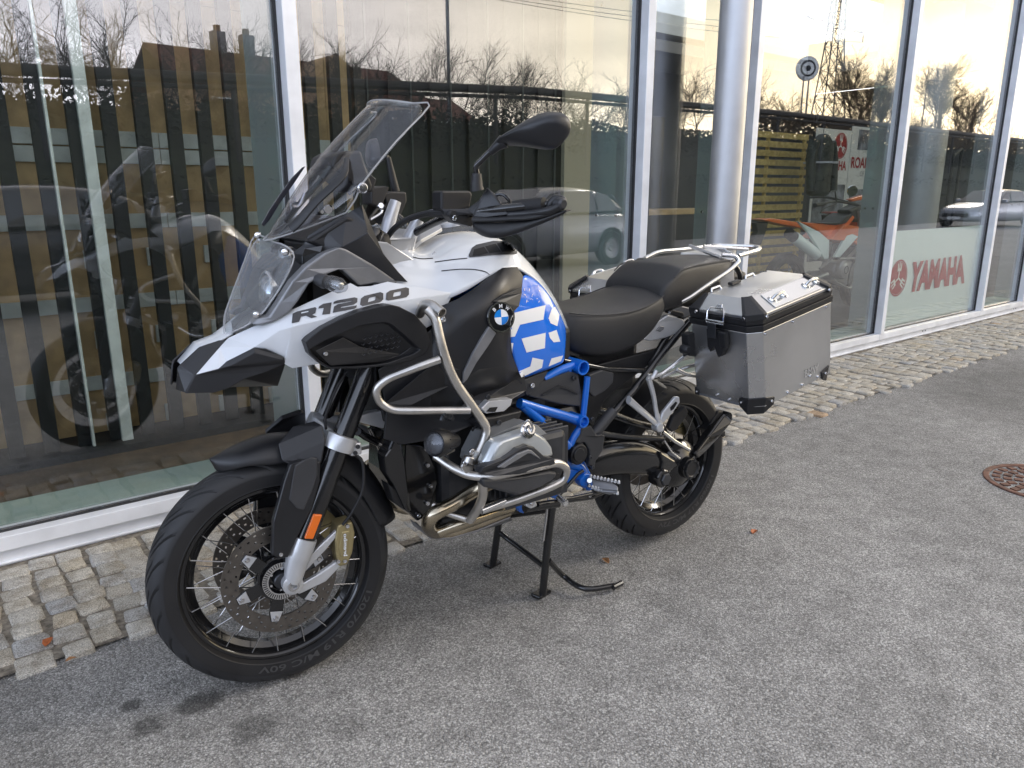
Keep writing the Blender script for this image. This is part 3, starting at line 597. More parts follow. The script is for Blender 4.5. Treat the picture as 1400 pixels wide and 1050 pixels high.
# jacket on a stand
mat('jacket_olive', (.045,.05,.04), .6, noise_s=10, noise_a=.4); mat('reflective', (.6,.6,.62), .4)
jk = empty('hanging_jacket', wl(9.1,2.6,1.9)); tag(jk, 'dark motorcycle jacket on a hanger in front of the slat screen', 'jacket'); bpy.context.view_layer.update()
lp = []
for z, hw, dp in ((2.10,.07,.06),(2.03,.15,.10),(1.95,.24,.13),(1.75,.22,.14),(1.55,.21,.13),(1.35,.23,.13),(1.27,.22,.12)):
    lp.append([wl(9.1+hw*math.cos(a)*(1 if abs(math.cos(a)) < .9 else 1.0), 2.6+dp*math.sin(a), z) for a in [2*math.pi*i/12 for i in range(12)]])
kid(loft('jacket_body', lp, 'jacket_olive', None), jk)
for sg in (-1,1): kid(tube('sleeve', [wl(9.1+sg*.20,2.6,1.99), wl(9.1+sg*.28,2.58,1.75), wl(9.1+sg*.29,2.54,1.35)], [.075,.065,.05], 'jacket_olive', None, smooth_n=5), jk)
kid(lathe('reflective_band', [(.225,-.012),(.225,.012),(.22,0)], 'reflective', None, 24, closed=True, loc=wl(9.1,2.6,1.72), axis=(0,0,1)), jk)
kid(tube('hanger_cable', [wl(9.1,2.6,2.1), wl(9.1,2.6,3.4)], .004, 'gasket', None, res=6), jk)
# loudspeaker hung on its cable
mat('speaker_black', (.015,.015,.016), .6)
sp_ = empty('hanging_loudspeaker', wl(6.0,.8,2.5)); tag(sp_, 'black box loudspeaker hung from a leaning rod behind the glass', 'loudspeaker'); bpy.context.view_layer.update()
kid(wbox('cabinet', 5.93, 6.13, .76, .98, 2.36, 2.63, 'speaker_black', None, .01), sp_); kid(wbox('grille', 5.945, 6.115, .752, .759, 2.375, 2.615, 'gasket', None, .004), sp_)
kid(tube('rod', [wl(6.17,.83,3.4), wl(6.10,.83,2.64)], .012, 'speaker_black', None), sp_); kid(tube('rod', [wl(6.0,.83,2.35), wl(5.93,.83,1.95)], .009, 'speaker_black', None), sp_)
# black garment rails
def gar(s, o, zt, lb):
    e = empty('garment_rail', wl(s,o,.1)); tag(e, lb, 'rail', 'black tubular garment rails inside the showroom'); bpy.context.view_layer.update()
    kid(tube('frame', [wl(s,o,.1), wl(s,o,zt), wl(s+.45,o+.1,zt+.10), wl(s+.45,o+.1,.1)], .018, 'speaker_black', None, bend=.04, res=8), e)
gar(3.55, 1.0, 1.98, 'black tubular garment rail beside the cream panel'); gar(9.05, .9, 1.75, 'black tubular garment rail near the right hand window')

# orange off-road motorcycle inside
mat('orange_plastic', (.80,.16,.02), .35, coat=.3); mat('red_plastic', (.50,.02,.02), .3, coat=.4); mat('dull_metal', (.35,.35,.35), .4, .6); mat('mint_plastic', (.75,.85,.82), .4); mat('dark_part', (.02,.02,.022), .5)
def dirt_bike():
    e = empty('dirt_bike', wl(6.7,1.05,.096)); tag(e, 'orange and white off-road motorcycle standing inside behind the glass, left of the poster', 'motorcycle'); bpy.context.view_layer.update()
    def A(o): return kid(o, e)
    def pr(nm, pts, d, m_, **k): return A(prism(nm, pts, WN*d, m_, None, **k))
    pr('rear_fender', [(5.3535,2.4643,1.0951),(5.4971,2.4715,1.1025),(5.7173,2.4824,1.0825),(5.9476,2.4939,1.0538),(6.1488,2.5039,0.9896),(6.0444,2.4987,0.9959),(5.7814,2.4856,1.0284),(5.4208,2.4676,1.0816)], .14, 'orange_plastic', bevel=.008)
    pr('tail_bracket', [(5.3149,2.4924,1.0653),(5.5061,2.5019,1.0682),(5.479,2.5006,0.9777),(5.4162,2.4975,0.8579),(5.3089,2.4921,0.8776),(5.28,2.4907,0.9014),(5.3469,2.494,0.9819)], .06, 'dark_part', bevel=.008)
    pr('seat', [(5.9728,2.4751,1.0585),(6.2726,2.4901,1.0384),(6.6191,2.5074,1.0231),(6.7714,2.515,1.0728),(6.9276,2.5227,1.1202),(7.0029,2.5265,1.0849),(6.8856,2.5207,1.0028),(6.5213,2.5025,0.8718),(6.3189,2.4924,0.9529),(6.0956,2.4813,1.0238)], .18, 'orange_plastic', bevel=.02); pr('seat_pad', [(6.2385,2.4684,1.0431),(6.646,2.4887,1.0347),(6.7648,2.4946,1.0902),(6.889,2.5008,1.1297),(6.8945,2.5011,1.1044),(6.7782,2.4953,1.0264),(6.5865,2.4857,1.0114)], .22, 'dark_part', bevel=.012)
    pr('tank_shroud', [(6.6905,2.4408,1.0169),(7.1751,2.465,0.9664),(7.3595,2.4742,0.94),(7.3809,2.4753,0.8514),(7.1846,2.4655,0.8501),(6.5933,2.436,0.8608),(6.4248,2.4276,0.8789)], .34, 'orange_plastic', bevel=.015); pr('lower_shroud', [(6.8588,2.4492,0.8471),(7.3843,2.4754,0.8372),(7.3657,2.4745,0.7637),(7.1653,2.4645,0.7812),(6.9343,2.453,0.81)], .34, 'orange_plastic', bevel=.01)
    pr('side_plate', [(5.84,2.4185,1.0709),(6.0153,2.4272,1.0197),(6.2345,2.4381,0.9576),(6.436,2.4482,0.8693),(6.4557,2.4492,0.6864),(6.3772,2.4452,0.6873),(6.231,2.438,0.8124),(6.0573,2.4293,0.9474)], .03, 'mint_plastic', bevel=.006); pr('side_plate', [(6.7137,2.442,0.9064),(6.8426,2.4484,0.9221),(6.9671,2.4546,0.8924),(6.6342,2.438,0.6918),(6.5301,2.4328,0.6972)], .03, 'mint_plastic', bevel=.006)
    A(tube('silencer', [(5.8667,2.4699,0.9202),(6.298,2.4914,0.7327)], .055, 'mint_plastic', None, res=16)); A(tube('silencer_cap', [(5.7759,2.4653,0.9578),(5.8823,2.4706,0.9118)], .052, 'dark_part', None, res=16)); A(tube('exhaust_pipe', [(6.3994,2.5465,0.716),(6.5522,2.5541,0.6575),(6.853,2.5691,0.6236)], .02, 'dull_metal', None, smooth_n=4))
    for q in ([(6.4208,2.5175,0.5828),(6.5973,2.5263,0.6571),(6.8042,2.5366,0.7662),(6.8836,2.5406,0.8657)], [(6.7752,2.5352,0.6646),(7.2065,2.5567,0.6451),(7.2126,2.557,0.4263),(7.0652,2.5496,0.3292),(6.793,2.5361,0.4118),(6.7004,2.5314,0.4619)], [(6.5102,2.522,0.6112),(6.6593,2.5294,0.6708),(6.577,2.5253,0.8436)], [(7.0202,2.5474,0.8606),(7.2432,2.5585,0.6396),(7.2956,2.5611,0.565)]): A(tube('frame_tube', q, .013, 'dull_metal', None, bend=.05))
    c = Vector((6.8763,2.5002,0.5463)); A(lathe('clutch_cover', [(0,0),(.05,0),(.06,.008),(.085,.012),(.10,.03),(.10,.10),(0,.10)], 'dull_metal', None, 32, loc=c, axis=WN)); A(lathe('cover_ring', [(.035,-.004),(.042,-.004),(.042,.004),(.035,.004)], 'dark_part', None, 28, closed=True, loc=c, axis=WN))
    pr('engine', [(6.7856,2.5657,0.6274),(7.1256,2.5827,0.6261),(7.2886,2.5908,0.5271),(7.2446,2.5886,0.4032),(7.0426,2.5785,0.3638),(6.8245,2.5677,0.433),(6.7362,2.5633,0.5437)], .16, 'dull_metal', bevel=.02); pr('cylinder', [(6.923,2.5926,0.6182),(7.1319,2.603,0.7661),(7.314,2.6121,0.7402),(7.2422,2.6085,0.5824)], .12, 'dull_metal', bevel=.01)
    for k in range(5): pr('cylinder_fin', [(6.8699,2.5699,0.6227),(7.1298,2.5829,0.7673),(7.1486,2.5838,0.7612),(6.8883,2.5708,0.6147)], .16, 'dark_part', bevel=.001) if k == 0 else None
    for s_, nm in ((5.98,'rear'),(7.42,'front')):
        cc = wl(s_,1.05,.43); A(lathe('tyre', [(.255,-.045),(.30,-.055),(.325,-.035),(.33,0),(.325,.035),(.30,.055),(.255,.045)], 'rubber', None, 48, closed=True, loc=cc, axis=WN)); A(lathe('rim', [(.235,-.03),(.256,-.035),(.256,.035),(.235,.03)], 'dark_part', None, 48, closed=True, loc=cc, axis=WN)); A(lathe('hub', [(0,-.07),(.05,-.06),(.05,.06),(0,.07)], 'dull_metal', None, 20, loc=cc, axis=WN))
        V = []; Fc = []
        for k in range(18): a = .349*k; strut_(V, Fc, cc+WD*(.05*math.cos(a))+Vector((0,0,.05*math.sin(a)))+WN*(.04*(-1)**k), cc+WD*(.24*math.cos(a+.3))+Vector((0,0,.24*math.sin(a+.3))), .0025)
        A(mesh('spokes', V, Fc, 'dull_metal', None))
    for o_ in (.95, 1.15): A(tube('swingarm', [wl(5.98,o_,.43), wl(6.6,o_,.52)], .022, 'dull_metal', None)); A(tube('fork_leg', [wl(7.42,o_,.43), wl(7.08,o_,1.15)], .024, 'dull_metal', None))
    pr('front_fender', [wl(7.0,1.0,.86), wl(7.3,1.0,.84), wl(7.75,1.0,.74), wl(7.8,1.0,.70), wl(7.3,1.0,.79), wl(7.02,1.0,.82)], .12, 'orange_plastic', bevel=.008); pr('headlight_mask', [wl(7.12,.95,1.05), wl(7.2,.95,1.1), wl(7.28,.95,.92), wl(7.18,.95,.86)], .2, 'orange_plastic', bevel=.02)
    A(tube('handlebar', [(5.6486,2.1286,1.2224),(5.8667,2.1795,1.2374),(6.1716,2.2548,1.2524),(6.6574,2.4091,1.2248),(7.1011,2.5614,1.2021)], .012, 'dark_part', None, smooth_n=4)); A(tube('handlebar', [(7.0947,2.5611,1.1992), wl(7.08,1.3,1.28), wl(6.98,1.45,1.28)], .012, 'dark_part', None, smooth_n=4)); A(tube('grip', [(5.6075,2.1065,1.2216),(5.8613,2.1792,1.2359)], .019, 'rubber', None))
    A(tube('lever', [(5.8788,2.2201,1.1513),(5.9293,2.2227,1.1882),(6.1408,2.2332,1.2314)], .006, 'dark_part', None, smooth_n=3, res=8)); A(tube('mirror_stalk', [(6.1365,2.233,1.2528),(6.0943,2.2309,1.3457),(6.0019,2.2263,1.3382)], .007, 'dark_part', None, res=8)); A(lathe('mirror_head', [(0,0),(.055,.0),(.06,.012),(.03,.03),(0,.03)], 'mirror_glass', None, 28, loc=(7.3298,2.7931,1.3483), axis=(WN*.6+WD*.4)))
    pr('instrument', [(6.8532,2.519,1.155),(7.0451,2.5286,1.2031),(7.2856,2.5406,1.2178),(7.4464,2.5486,1.1463),(7.4031,2.5464,1.0242),(7.1569,2.5342,1.0128),(6.9422,2.5235,1.0522)], .15, 'dark_part', bevel=.02); pr('hand_shield', [(6.5581,2.3541,1.2663),(6.8094,2.3667,1.3055),(7.0135,2.3768,1.2966),(6.9852,2.3754,1.2719),(6.6267,2.3576,1.245)], .05, 'orange_plastic', bevel=.01)
    return e
def strut_(V, Fc, a, b, r0):
    d = (b-a).normalized(); n1 = d.orthogonal().normalized(); n2 = d.cross(n1); k = len(V)
    for p in (a, b):
        for j in range(3): V.append(p+(n1*math.cos(2.094*j)+n2*math.sin(2.094*j))*r0)
    for j in range(3): Fc.append((k+j, k+(j+1)%3, k+3+(j+1)%3, k+3+j))
db = dirt_bike()
def copy_bike(src, dv, lb, swap):
    e = src.copy(); COL.objects.link(e); e.location = src.location+dv; e['label'] = lb
    for ch in list(src.children):
        c = ch.copy(); COL.objects.link(c); c.parent = e; c.matrix_parent_inverse = ch.matrix_parent_inverse.copy()
        if ch.data.materials[0].name in swap: c.material_slots[0].link = 'OBJECT'; c.material_slots[0].material = MAT[swap[ch.data.materials[0].name]]
    return e
copy_bike(db, WD*2.75+WN*.9, 'red motorcycle with a white side plate, deeper inside behind the emblem poster', {'orange_plastic': 'red_plastic'})
copy_bike(db, WD*5.6+WN*1.6, 'dark motorcycle deep inside near the right hand column', {'orange_plastic': 'dark_part'})
# ------------------------------------------------------------ surroundings across the car park (seen mirrored in the glass)
mat('grass_dark', (.018,.022,.008), .95, noise_s=3, noise_a=.5, bump=1, bump_s=40); mat('hedge_leaf', (.012,.016,.006), .7, noise_s=4, noise_a=.4); mat('hedge_brown', (.06,.04,.02), .8, noise_s=4, noise_a=.4)
mat('twig', (.05,.038,.028), .9); mat('twig_warm_lit', (.12,.075,.035), .9); mat('dark_rail', (.018,.015,.014), .6)  # right hand twigs: brown, with warm light put into the colour
prof = [(-8.99,-.02),(-9.6,.25),(-10.6,1.2),(-11.6,2.3),(-12.3,2.95),(-16,3.0),(-40,4.2),(-90,6.0),(-220,9.0)]
xs = [-90,-40,-20,-10,0,5,10,15,20,26,34,44,60,90,150,260]
def rise(x): return 0 if x < 0 else min(x, 30)*.012
V = []; Fc = []
for x in xs:
    for (y, z) in prof: V.append((x, y, z+rise(x)*(z > 1)+noise.noise(Vector((x*.3,y*.5,0)))*.08*(z > .3)))
n = len(prof)
for i in range(len(xs)-1):
    for j in range(n-1): Fc.append((i*n+j, (i+1)*n+j, (i+1)*n+j+1, i*n+j+1))
bank = mesh('grass_bank', V, Fc, 'grass_dark', smooth=True, out=(0,0,1)); tag(bank, kind='structure')
wide = mesh('far_ground', [(-400,14.02,-.02),(400,14.02,-.02),(400,300,-.02),(-400,300,-.02)], [(0,1,2,3)], 'grass_dark'); tag(wide, kind='structure')
rb = random.Random(11)
def leaf_cloud(name, boxes, cnt, size, m, label=None, cat=None, kind='stuff'):
    V = []; Fc = []
    for _ in range(cnt):
        x0, x1, y0, y1, z0, z1 = boxes[rb.randrange(len(boxes))]
        c = Vector((rb.uniform(x0,x1), rb.uniform(y0,y1), rb.uniform(z0,z1))); c.z += .25*noise.noise(Vector((c.x*.7,c.y,3)))+rise(c.x)
        a = Vector((rb.gauss(0,1),rb.gauss(0,1),rb.gauss(0,1))).normalized(); b = a.orthogonal().normalized(); s = size*rb.uniform(.6,1.5); k = len(V)
        V += [c-a*s, c+b*s*.5, c+a*s, c-b*s*.5]; Fc.append((k,k+1,k+2,k+3))
    o = mesh(name, V, Fc, m); tag(o, label, cat, kind=kind); return o
leaf_cloud('hedge', [(x, x+4, -12.6, -11.4, 2.2, 3.15) for x in range(-16, 60, 4)], 36000, .065, 'hedge_leaf', 'long dark evergreen hedge on the bank, mirrored in the shop windows', 'hedge')
leaf_cloud('bank_growth', [(x, x+4, -11.6+dy, -10.6+dy, .9-dy*-.0, 1.6) for x in range(-16, 60, 4) for dy in (0,)], 9000, .06, 'hedge_leaf', 'ivy and rough grass covering the bank below the hedge', 'ground cover')
# dark rail running along the bank
rail_p = [(-16,-11.2,2.95),(1.6,-11.2,3.33),(13.3,-11.2,3.93),(25.7,-11.2,4.15),(54.9,-11.2,4.35)]
rl = empty('dark_rail_fence', (5,-11.2,2)); tag(rl, 'long dark rail on posts along the top of the bank, mirrored in the glass', 'fence')
def rel(o, p): o.parent = p; o.matrix_parent_inverse = Matrix.Translation(-p.location); return o
rel(tube('rail', rail_p, .10, 'dark_rail', None, res=10), rl); rel(tube('rail', [(x,y-.03,z-.17) for x,y,z in rail_p], .045, 'dark_rail', None, res=8), rl)
for i in range(20):
    x = -15+3.4*i; z = np.interp(x, [p[0] for p in rail_p], [p[2] for p in rail_p]); rel(tube('post', [(x,-11.25,1.5),(x,-11.25,float(z)-.09)], .05, 'dark_rail', None, res=8), rl)
# bare shrubs
def twig_mesh(name, seed, h, spread, stems, depth, m, r0=.02):
    rr = random.Random(seed); V = []; Fc = []
    def seg(a, b, ra, rb_):
        d = (b-a).normalized(); n1 = d.orthogonal().normalized(); n2 = d.cross(n1); k = len(V)
        for p, q in ((a, ra), (b, rb_)):
            for j in range(3): an = 2.094*j; V.append(p+(n1*math.cos(an)+n2*math.sin(an))*q)
        for j in range(3): Fc.append((k+j, k+(j+1)%3, k+3+(j+1)%3, k+3+j))
    def grow(p, d, ln, rad, lv):
        n_ = 3; q = p
        for i in range(n_):
            d = (d+Vector((rr.gauss(0,.16),rr.gauss(0,.16),rr.gauss(.05,.10)))).normalized(); e = q+d*ln/n_; seg(q, e, rad*(1-.25*i/n_), rad*(1-.25*(i+1)/n_)); q = e
            if lv < depth:
                for _ in range(2 if lv else 2):
                    dd = (d+Vector((rr.gauss(0,.55),rr.gauss(0,.55),rr.gauss(.1,.35)))).normalized(); grow(q, dd, ln*rr.uniform(.42,.66), rad*.55, lv+1)
    for _ in range(stems):
        a = rr.uniform(0, 6.283); grow(Vector((rr.gauss(0,spread*.3),rr.gauss(0,spread*.3),0)), Vector((math.cos(a)*.4,math.sin(a)*.4,1)).normalized(), h*rr.uniform(.45,.7), r0, 0)
    me = bpy.data.meshes.new(name); me.from_pydata([tuple(v) for v in V], [], Fc); me.materials.append(MAT[m]); return me
sh = [twig_mesh('bare_shrub', i, 2.5, 1.0, 7, 3, 'twig', .017) for i in range(4)]
shw = [twig_mesh('bare_shrub', 20+i, 2.3, 1.1, 5, 3, 'twig_warm_lit', .018) for i in range(3)]
plc = [(.9,0),(2.1,1),(3.3,2),(4.2,0),(5.6,1),(6.7,3),(7.9,2),(8.9,0),(10.1,3),(11.3,1),(12.4,2),(13.8,0),(15.2,3),(16.6,1),(18,2),(20,0),(22,1),(-.6,3),(-2.2,2)]
for i, (x, k) in enumerate(plc):
    o = bpy.data.objects.new('bare_shrub', sh[k]); link(o); o.location = (x+rb.uniform(-.3,.3), -13.0-rb.uniform(0,.9), 2.75+rise(x)); o.rotation_euler.z = rb.uniform(0,6.3); o.scale = (1,1,rb.uniform(.62,.95))
    tag(o, 'bare leafless shrub on top of the bank, mirrored against the sky', 'shrub', 'bare shrubs on the bank')
for i in range(15):
    x = 24+i*2.5+rb.uniform(-.6,.6); o = bpy.data.objects.new('bare_shrub', shw[i % 3]); link(o); o.location = (x, -13.2-rb.uniform(0,1.6), 2.9+rise(x)); o.rotation_euler.z = rb.uniform(0,6.3); o.scale = (1.2,1.2,rb.uniform(.75,1.25))
    tag(o, 'brown bare shrub with warm light in its colour, mirrored in the right hand windows', 'shrub', 'warm brown shrubs on the bank')
# taller trees on the right
def tree(loc, seed, h, lb):
    e = empty('bare_tree', loc); tag(e, lb, 'tree'); me = twig_mesh('crown', seed, h*.62, .6, 7, 4, 'twig_warm_lit', .032); c = bpy.data.objects.new('crown', me); link(c, e); c.location = (0,0,h*.25)
    tube('trunk', [(0,0,-.3),(.05,0,h*.2),(0,.05,h*.5)], [h*.035,h*.028,h*.015], 'twig', e, res=8); return e
tree((37,-13.5,3.1), 41, 4.6, 'bare brown tree mirrored in the window left of the emblem poster'); tree((41.5,-14.5,3.2), 42, 4.2, 'smaller bare tree right beside the first, mirrored above the roofs')
tree((48,-14,3.2), 43, 5.8, 'largest bare tree, warm light in its colour, mirrored in the window over the red lettering'); tree((56,-15,3.3), 44, 5.2, 'bare tree at the right hand edge of the mirrored row')
leaf_cloud('far_thicket', [(x, x+4, -16.5, -14.8, 2.9, 4.6) for x in range(30, 74, 4)], 14000, .10, 'hedge_brown', 'dense brown thicket closing the car park on the right, mirrored', 'thicket')
# house with brick gable and red roof
mat('roof_red', (.16,.055,.035), .8, noise_s=8, noise_a=.4); mat('brick_warm', (.42,.26,.15), .85, noise_s=3, noise_a=.2); mat('chimney_grey', (.30,.27,.26), .8)
hs = empty('brick_house', (17,-34,3.6)); tag(hs, 'brick house with red tiled roof and two chimneys, mirrored in the left windows', 'house')
def hb(name, V, Fc, m): return mesh(name, V, Fc, m, hs, recalc=True)
hb('wall', [(-6,4,0),(6,4,0),(6,-4,0),(-6,-4,0),(-6,4,2.3),(6,4,2.3),(6,-4,2.3),(-6,-4,2.3)], [(0,1,5,4),(1,2,6,5),(2,3,7,6),(3,0,4,7),(4,5,6,7)], 'brick_warm')
hb('roof', [(-6.4,4.5,2.2),(6.4,4.5,2.2),(6.4,0,4.3),(-6.4,0,4.3),(6.4,-4.5,2.2),(-6.4,-4.5,2.2),(-6.4,4.4,2.05),(6.4,4.4,2.05),(6.4,0,4.12),(-6.4,0,4.12),(6.4,-4.4,2.05),(-6.4,-4.4,2.05)], [(0,1,2,3),(3,2,4,5),(6,7,8,9),(9,8,10,11),(0,1,7,6),(5,4,10,11),(0,3,9,6),(3,5,11,9),(1,2,8,7),(2,4,10,8)], 'roof_red')
gb = hb('gable', [(-1.8,5.2,0),(2.6,5.2,0),(2.6,4,0),(-1.8,4,0),(-1.8,5.2,2.4),(2.6,5.2,2.4),(.4,5.2,3.9),(-1.8,3,2.4),(2.6,3,2.4),(.4,2,3.9)], [(0,1,5,6,4),(0,4,7,3),(1,2,8,5),(4,6,9,7),(6,5,8,9)], 'brick_warm')
for x in (-3.0,-1.6):
    c_ = box('chimney', (x,0.0,4.6), (.6,.5,1.1), 'chimney_grey', hs); box('chimney_pot', (x,0,5.3), (.25,.25,.28), 'brick_warm', hs)
for x in (-4.6,3.6,5.0):
    box('window', (x,4.02,1.2), (.9,.06,1.1), 'banner_white', hs); box('window_glass', (x,4.055,1.2), (.78,.02,.98), 'black_hole', hs)
hs2 = empty('low_house', (27,-40,3.9)); tag(hs2, 'low house with dark red roof farther off behind the shrubs, mirrored', 'house')
mesh('wall', [(-5,3,0),(5,3,0),(5,-3,0),(-5,-3,0),(-5,3,2),(5,3,2),(5,-3,2),(-5,-3,2)], [(0,1,5,4),(1,2,6,5),(2,3,7,6),(3,0,4,7),(4,5,6,7)], 'render_white', hs2, recalc=True)
mesh('roof', [(-5.3,3.3,1.9),(5.3,3.3,1.9),(5.3,0,3.6),(-5.3,0,3.6),(5.3,-3.3,1.9),(-5.3,-3.3,1.9)], [(0,1,2,3),(3,2,4,5),(0,3,5),(1,4,2),(0,5,4,1)], 'roof_red', hs2, recalc=True)
# pylon
mat('pylon_steel', (.12,.11,.11), .7)
py = empty('power_pylon', (124.2,-60,5)); tag(py, 'tall lattice power pylon with one cross arm, mirrored in the sky', 'pylon')
hgt = 34; lv = [0,6,11,15.5,19,22,25,28,31,34]; hw = [2.6,2.1,1.7,1.35,1.1,.95,.85,.7,.45,.1]
def pt(k, c): sx, sy = ((-1,-1),(1,-1),(1,1),(-1,1))[c]; return Vector((sx*hw[k], sy*hw[k], lv[k]))
for c in range(4): tube('corner_post', [pt(k, c) for k in range(10)], .11, 'pylon_steel', py, res=5)
V = []; Fc = []
def strut(V, Fc, a, b, r0):
    d = (b-a).normalized(); n1 = d.orthogonal().normalized(); n2 = d.cross(n1); k = len(V)
    for p in (a, b):
        for j in range(3): V.append(p+(n1*math.cos(2.094*j)+n2*math.sin(2.094*j))*r0)
    for j in range(3): Fc.append((k+j, k+(j+1)%3, k+3+(j+1)%3, k+3+j))
for k in range(9):
    for c in range(4): strut(V, Fc, pt(k,c), pt(k+1,(c+1)%4), .07); strut(V, Fc, pt(k,(c+1)%4), pt(k+1,c), .07); strut(V, Fc, pt(k,c), pt(k,(c+1)%4), .045)
mesh('bracing', V, Fc, 'pylon_steel', py)
V = []; Fc = []
for sg in (-1,1):
    tip = Vector((sg*9.5,0,22.2))
    for sy in (-1,1):
        strut(V, Fc, Vector((0,sy*.9,22)), tip, .08); strut(V, Fc, Vector((0,sy*.9,24.2)), tip, .07)
    for q in range(1,6): t = q/6; strut(V, Fc, Vector((tip.x*t,0,22+.2*t)), Vector((tip.x*t*.9,0,24.2-2*t)), .07)
    strut(V, Fc, tip, tip-Vector((0,0,1.4)), .09)
mesh('cross_arm', V, Fc, 'pylon_steel', py)
V = []; Fc = []
for sx in (-9.5,0,9.5):
    pr = None
    for q in range(13):
        t = q/12; x = 124.2-py.location.x+sx-150*t; z = 20.8+2*t-10*4*t*(1-t)*.35; p_ = Vector((x, -20*t, z))
        if pr is not None: strut(V, Fc, pr, p_, .035)
        pr = p_
mesh('power_line', V, Fc, 'pylon_steel', py)
# round sign on poles, street lamps
mat('lamp_grey', (.25,.25,.25), .5, .5)
rs_ = empty('round_sign', (43.5,-20,3.2)); tag(rs_, 'round white company sign with dark ring on two poles, mirrored below the pylon', 'sign')
lathe('sign_face', [(0,-.12),(.62,-.12),(.68,-.08),(.68,.08),(.62,.12),(0,.12)], 'banner_white', rs_, 32, loc=(0,0,5.2), axis=(-.6,.8,0)); lathe('sign_ring', [(.36,.125),(.46,.125),(.46,.135),(.36,.135)], 'speaker_black', rs_, 32, closed=True, loc=(0,0,5.2), axis=(-.6,.8,0)); lathe('sign_dot', [(0,.126),(.16,.126),(.16,.14),(0,.14)], 'speaker_black', rs_, 24, loc=(0,0,5.2), axis=(-.6,.8,0))
for dx in (-.3,.3): tube('pole', [(dx,0,-.4),(dx,0,4.75)], .05, 'lamp_grey', rs_, res=8)
def street_lamp(loc, h, a, lb):
    e = empty('street_lamp', loc); tag(e, lb, 'street lamp'); d = Vector((math.cos(a), math.sin(a), 0))
    tube('pole', [(0,0,-.3),(0,0,h*.97),tuple(d*.25+Vector((0,0,h))),tuple(d*1.2+Vector((0,0,h+.08)))], .06, 'lamp_grey', e, bend=.3, res=8)
    lathe('lamp_head', [(0,0),(.08,.03),(.11,.3),(.06,.6),(0,.62)], 'lamp_grey', e, 12, loc=tuple(d*1.1+Vector((0,0,h+.08))), axis=d)
street_lamp((73.5,-25,3.6), 7.3, .2, 'street lamp mirrored above the trees near the right hand windows'); street_lamp((79,-26,3.6), 7.2, .2, 'second street lamp just right of the other, mirrored'); street_lamp((15.0,-17,3.2), 7.5, 2.6, 'street lamp pole mirrored in the middle window between the shrubs')
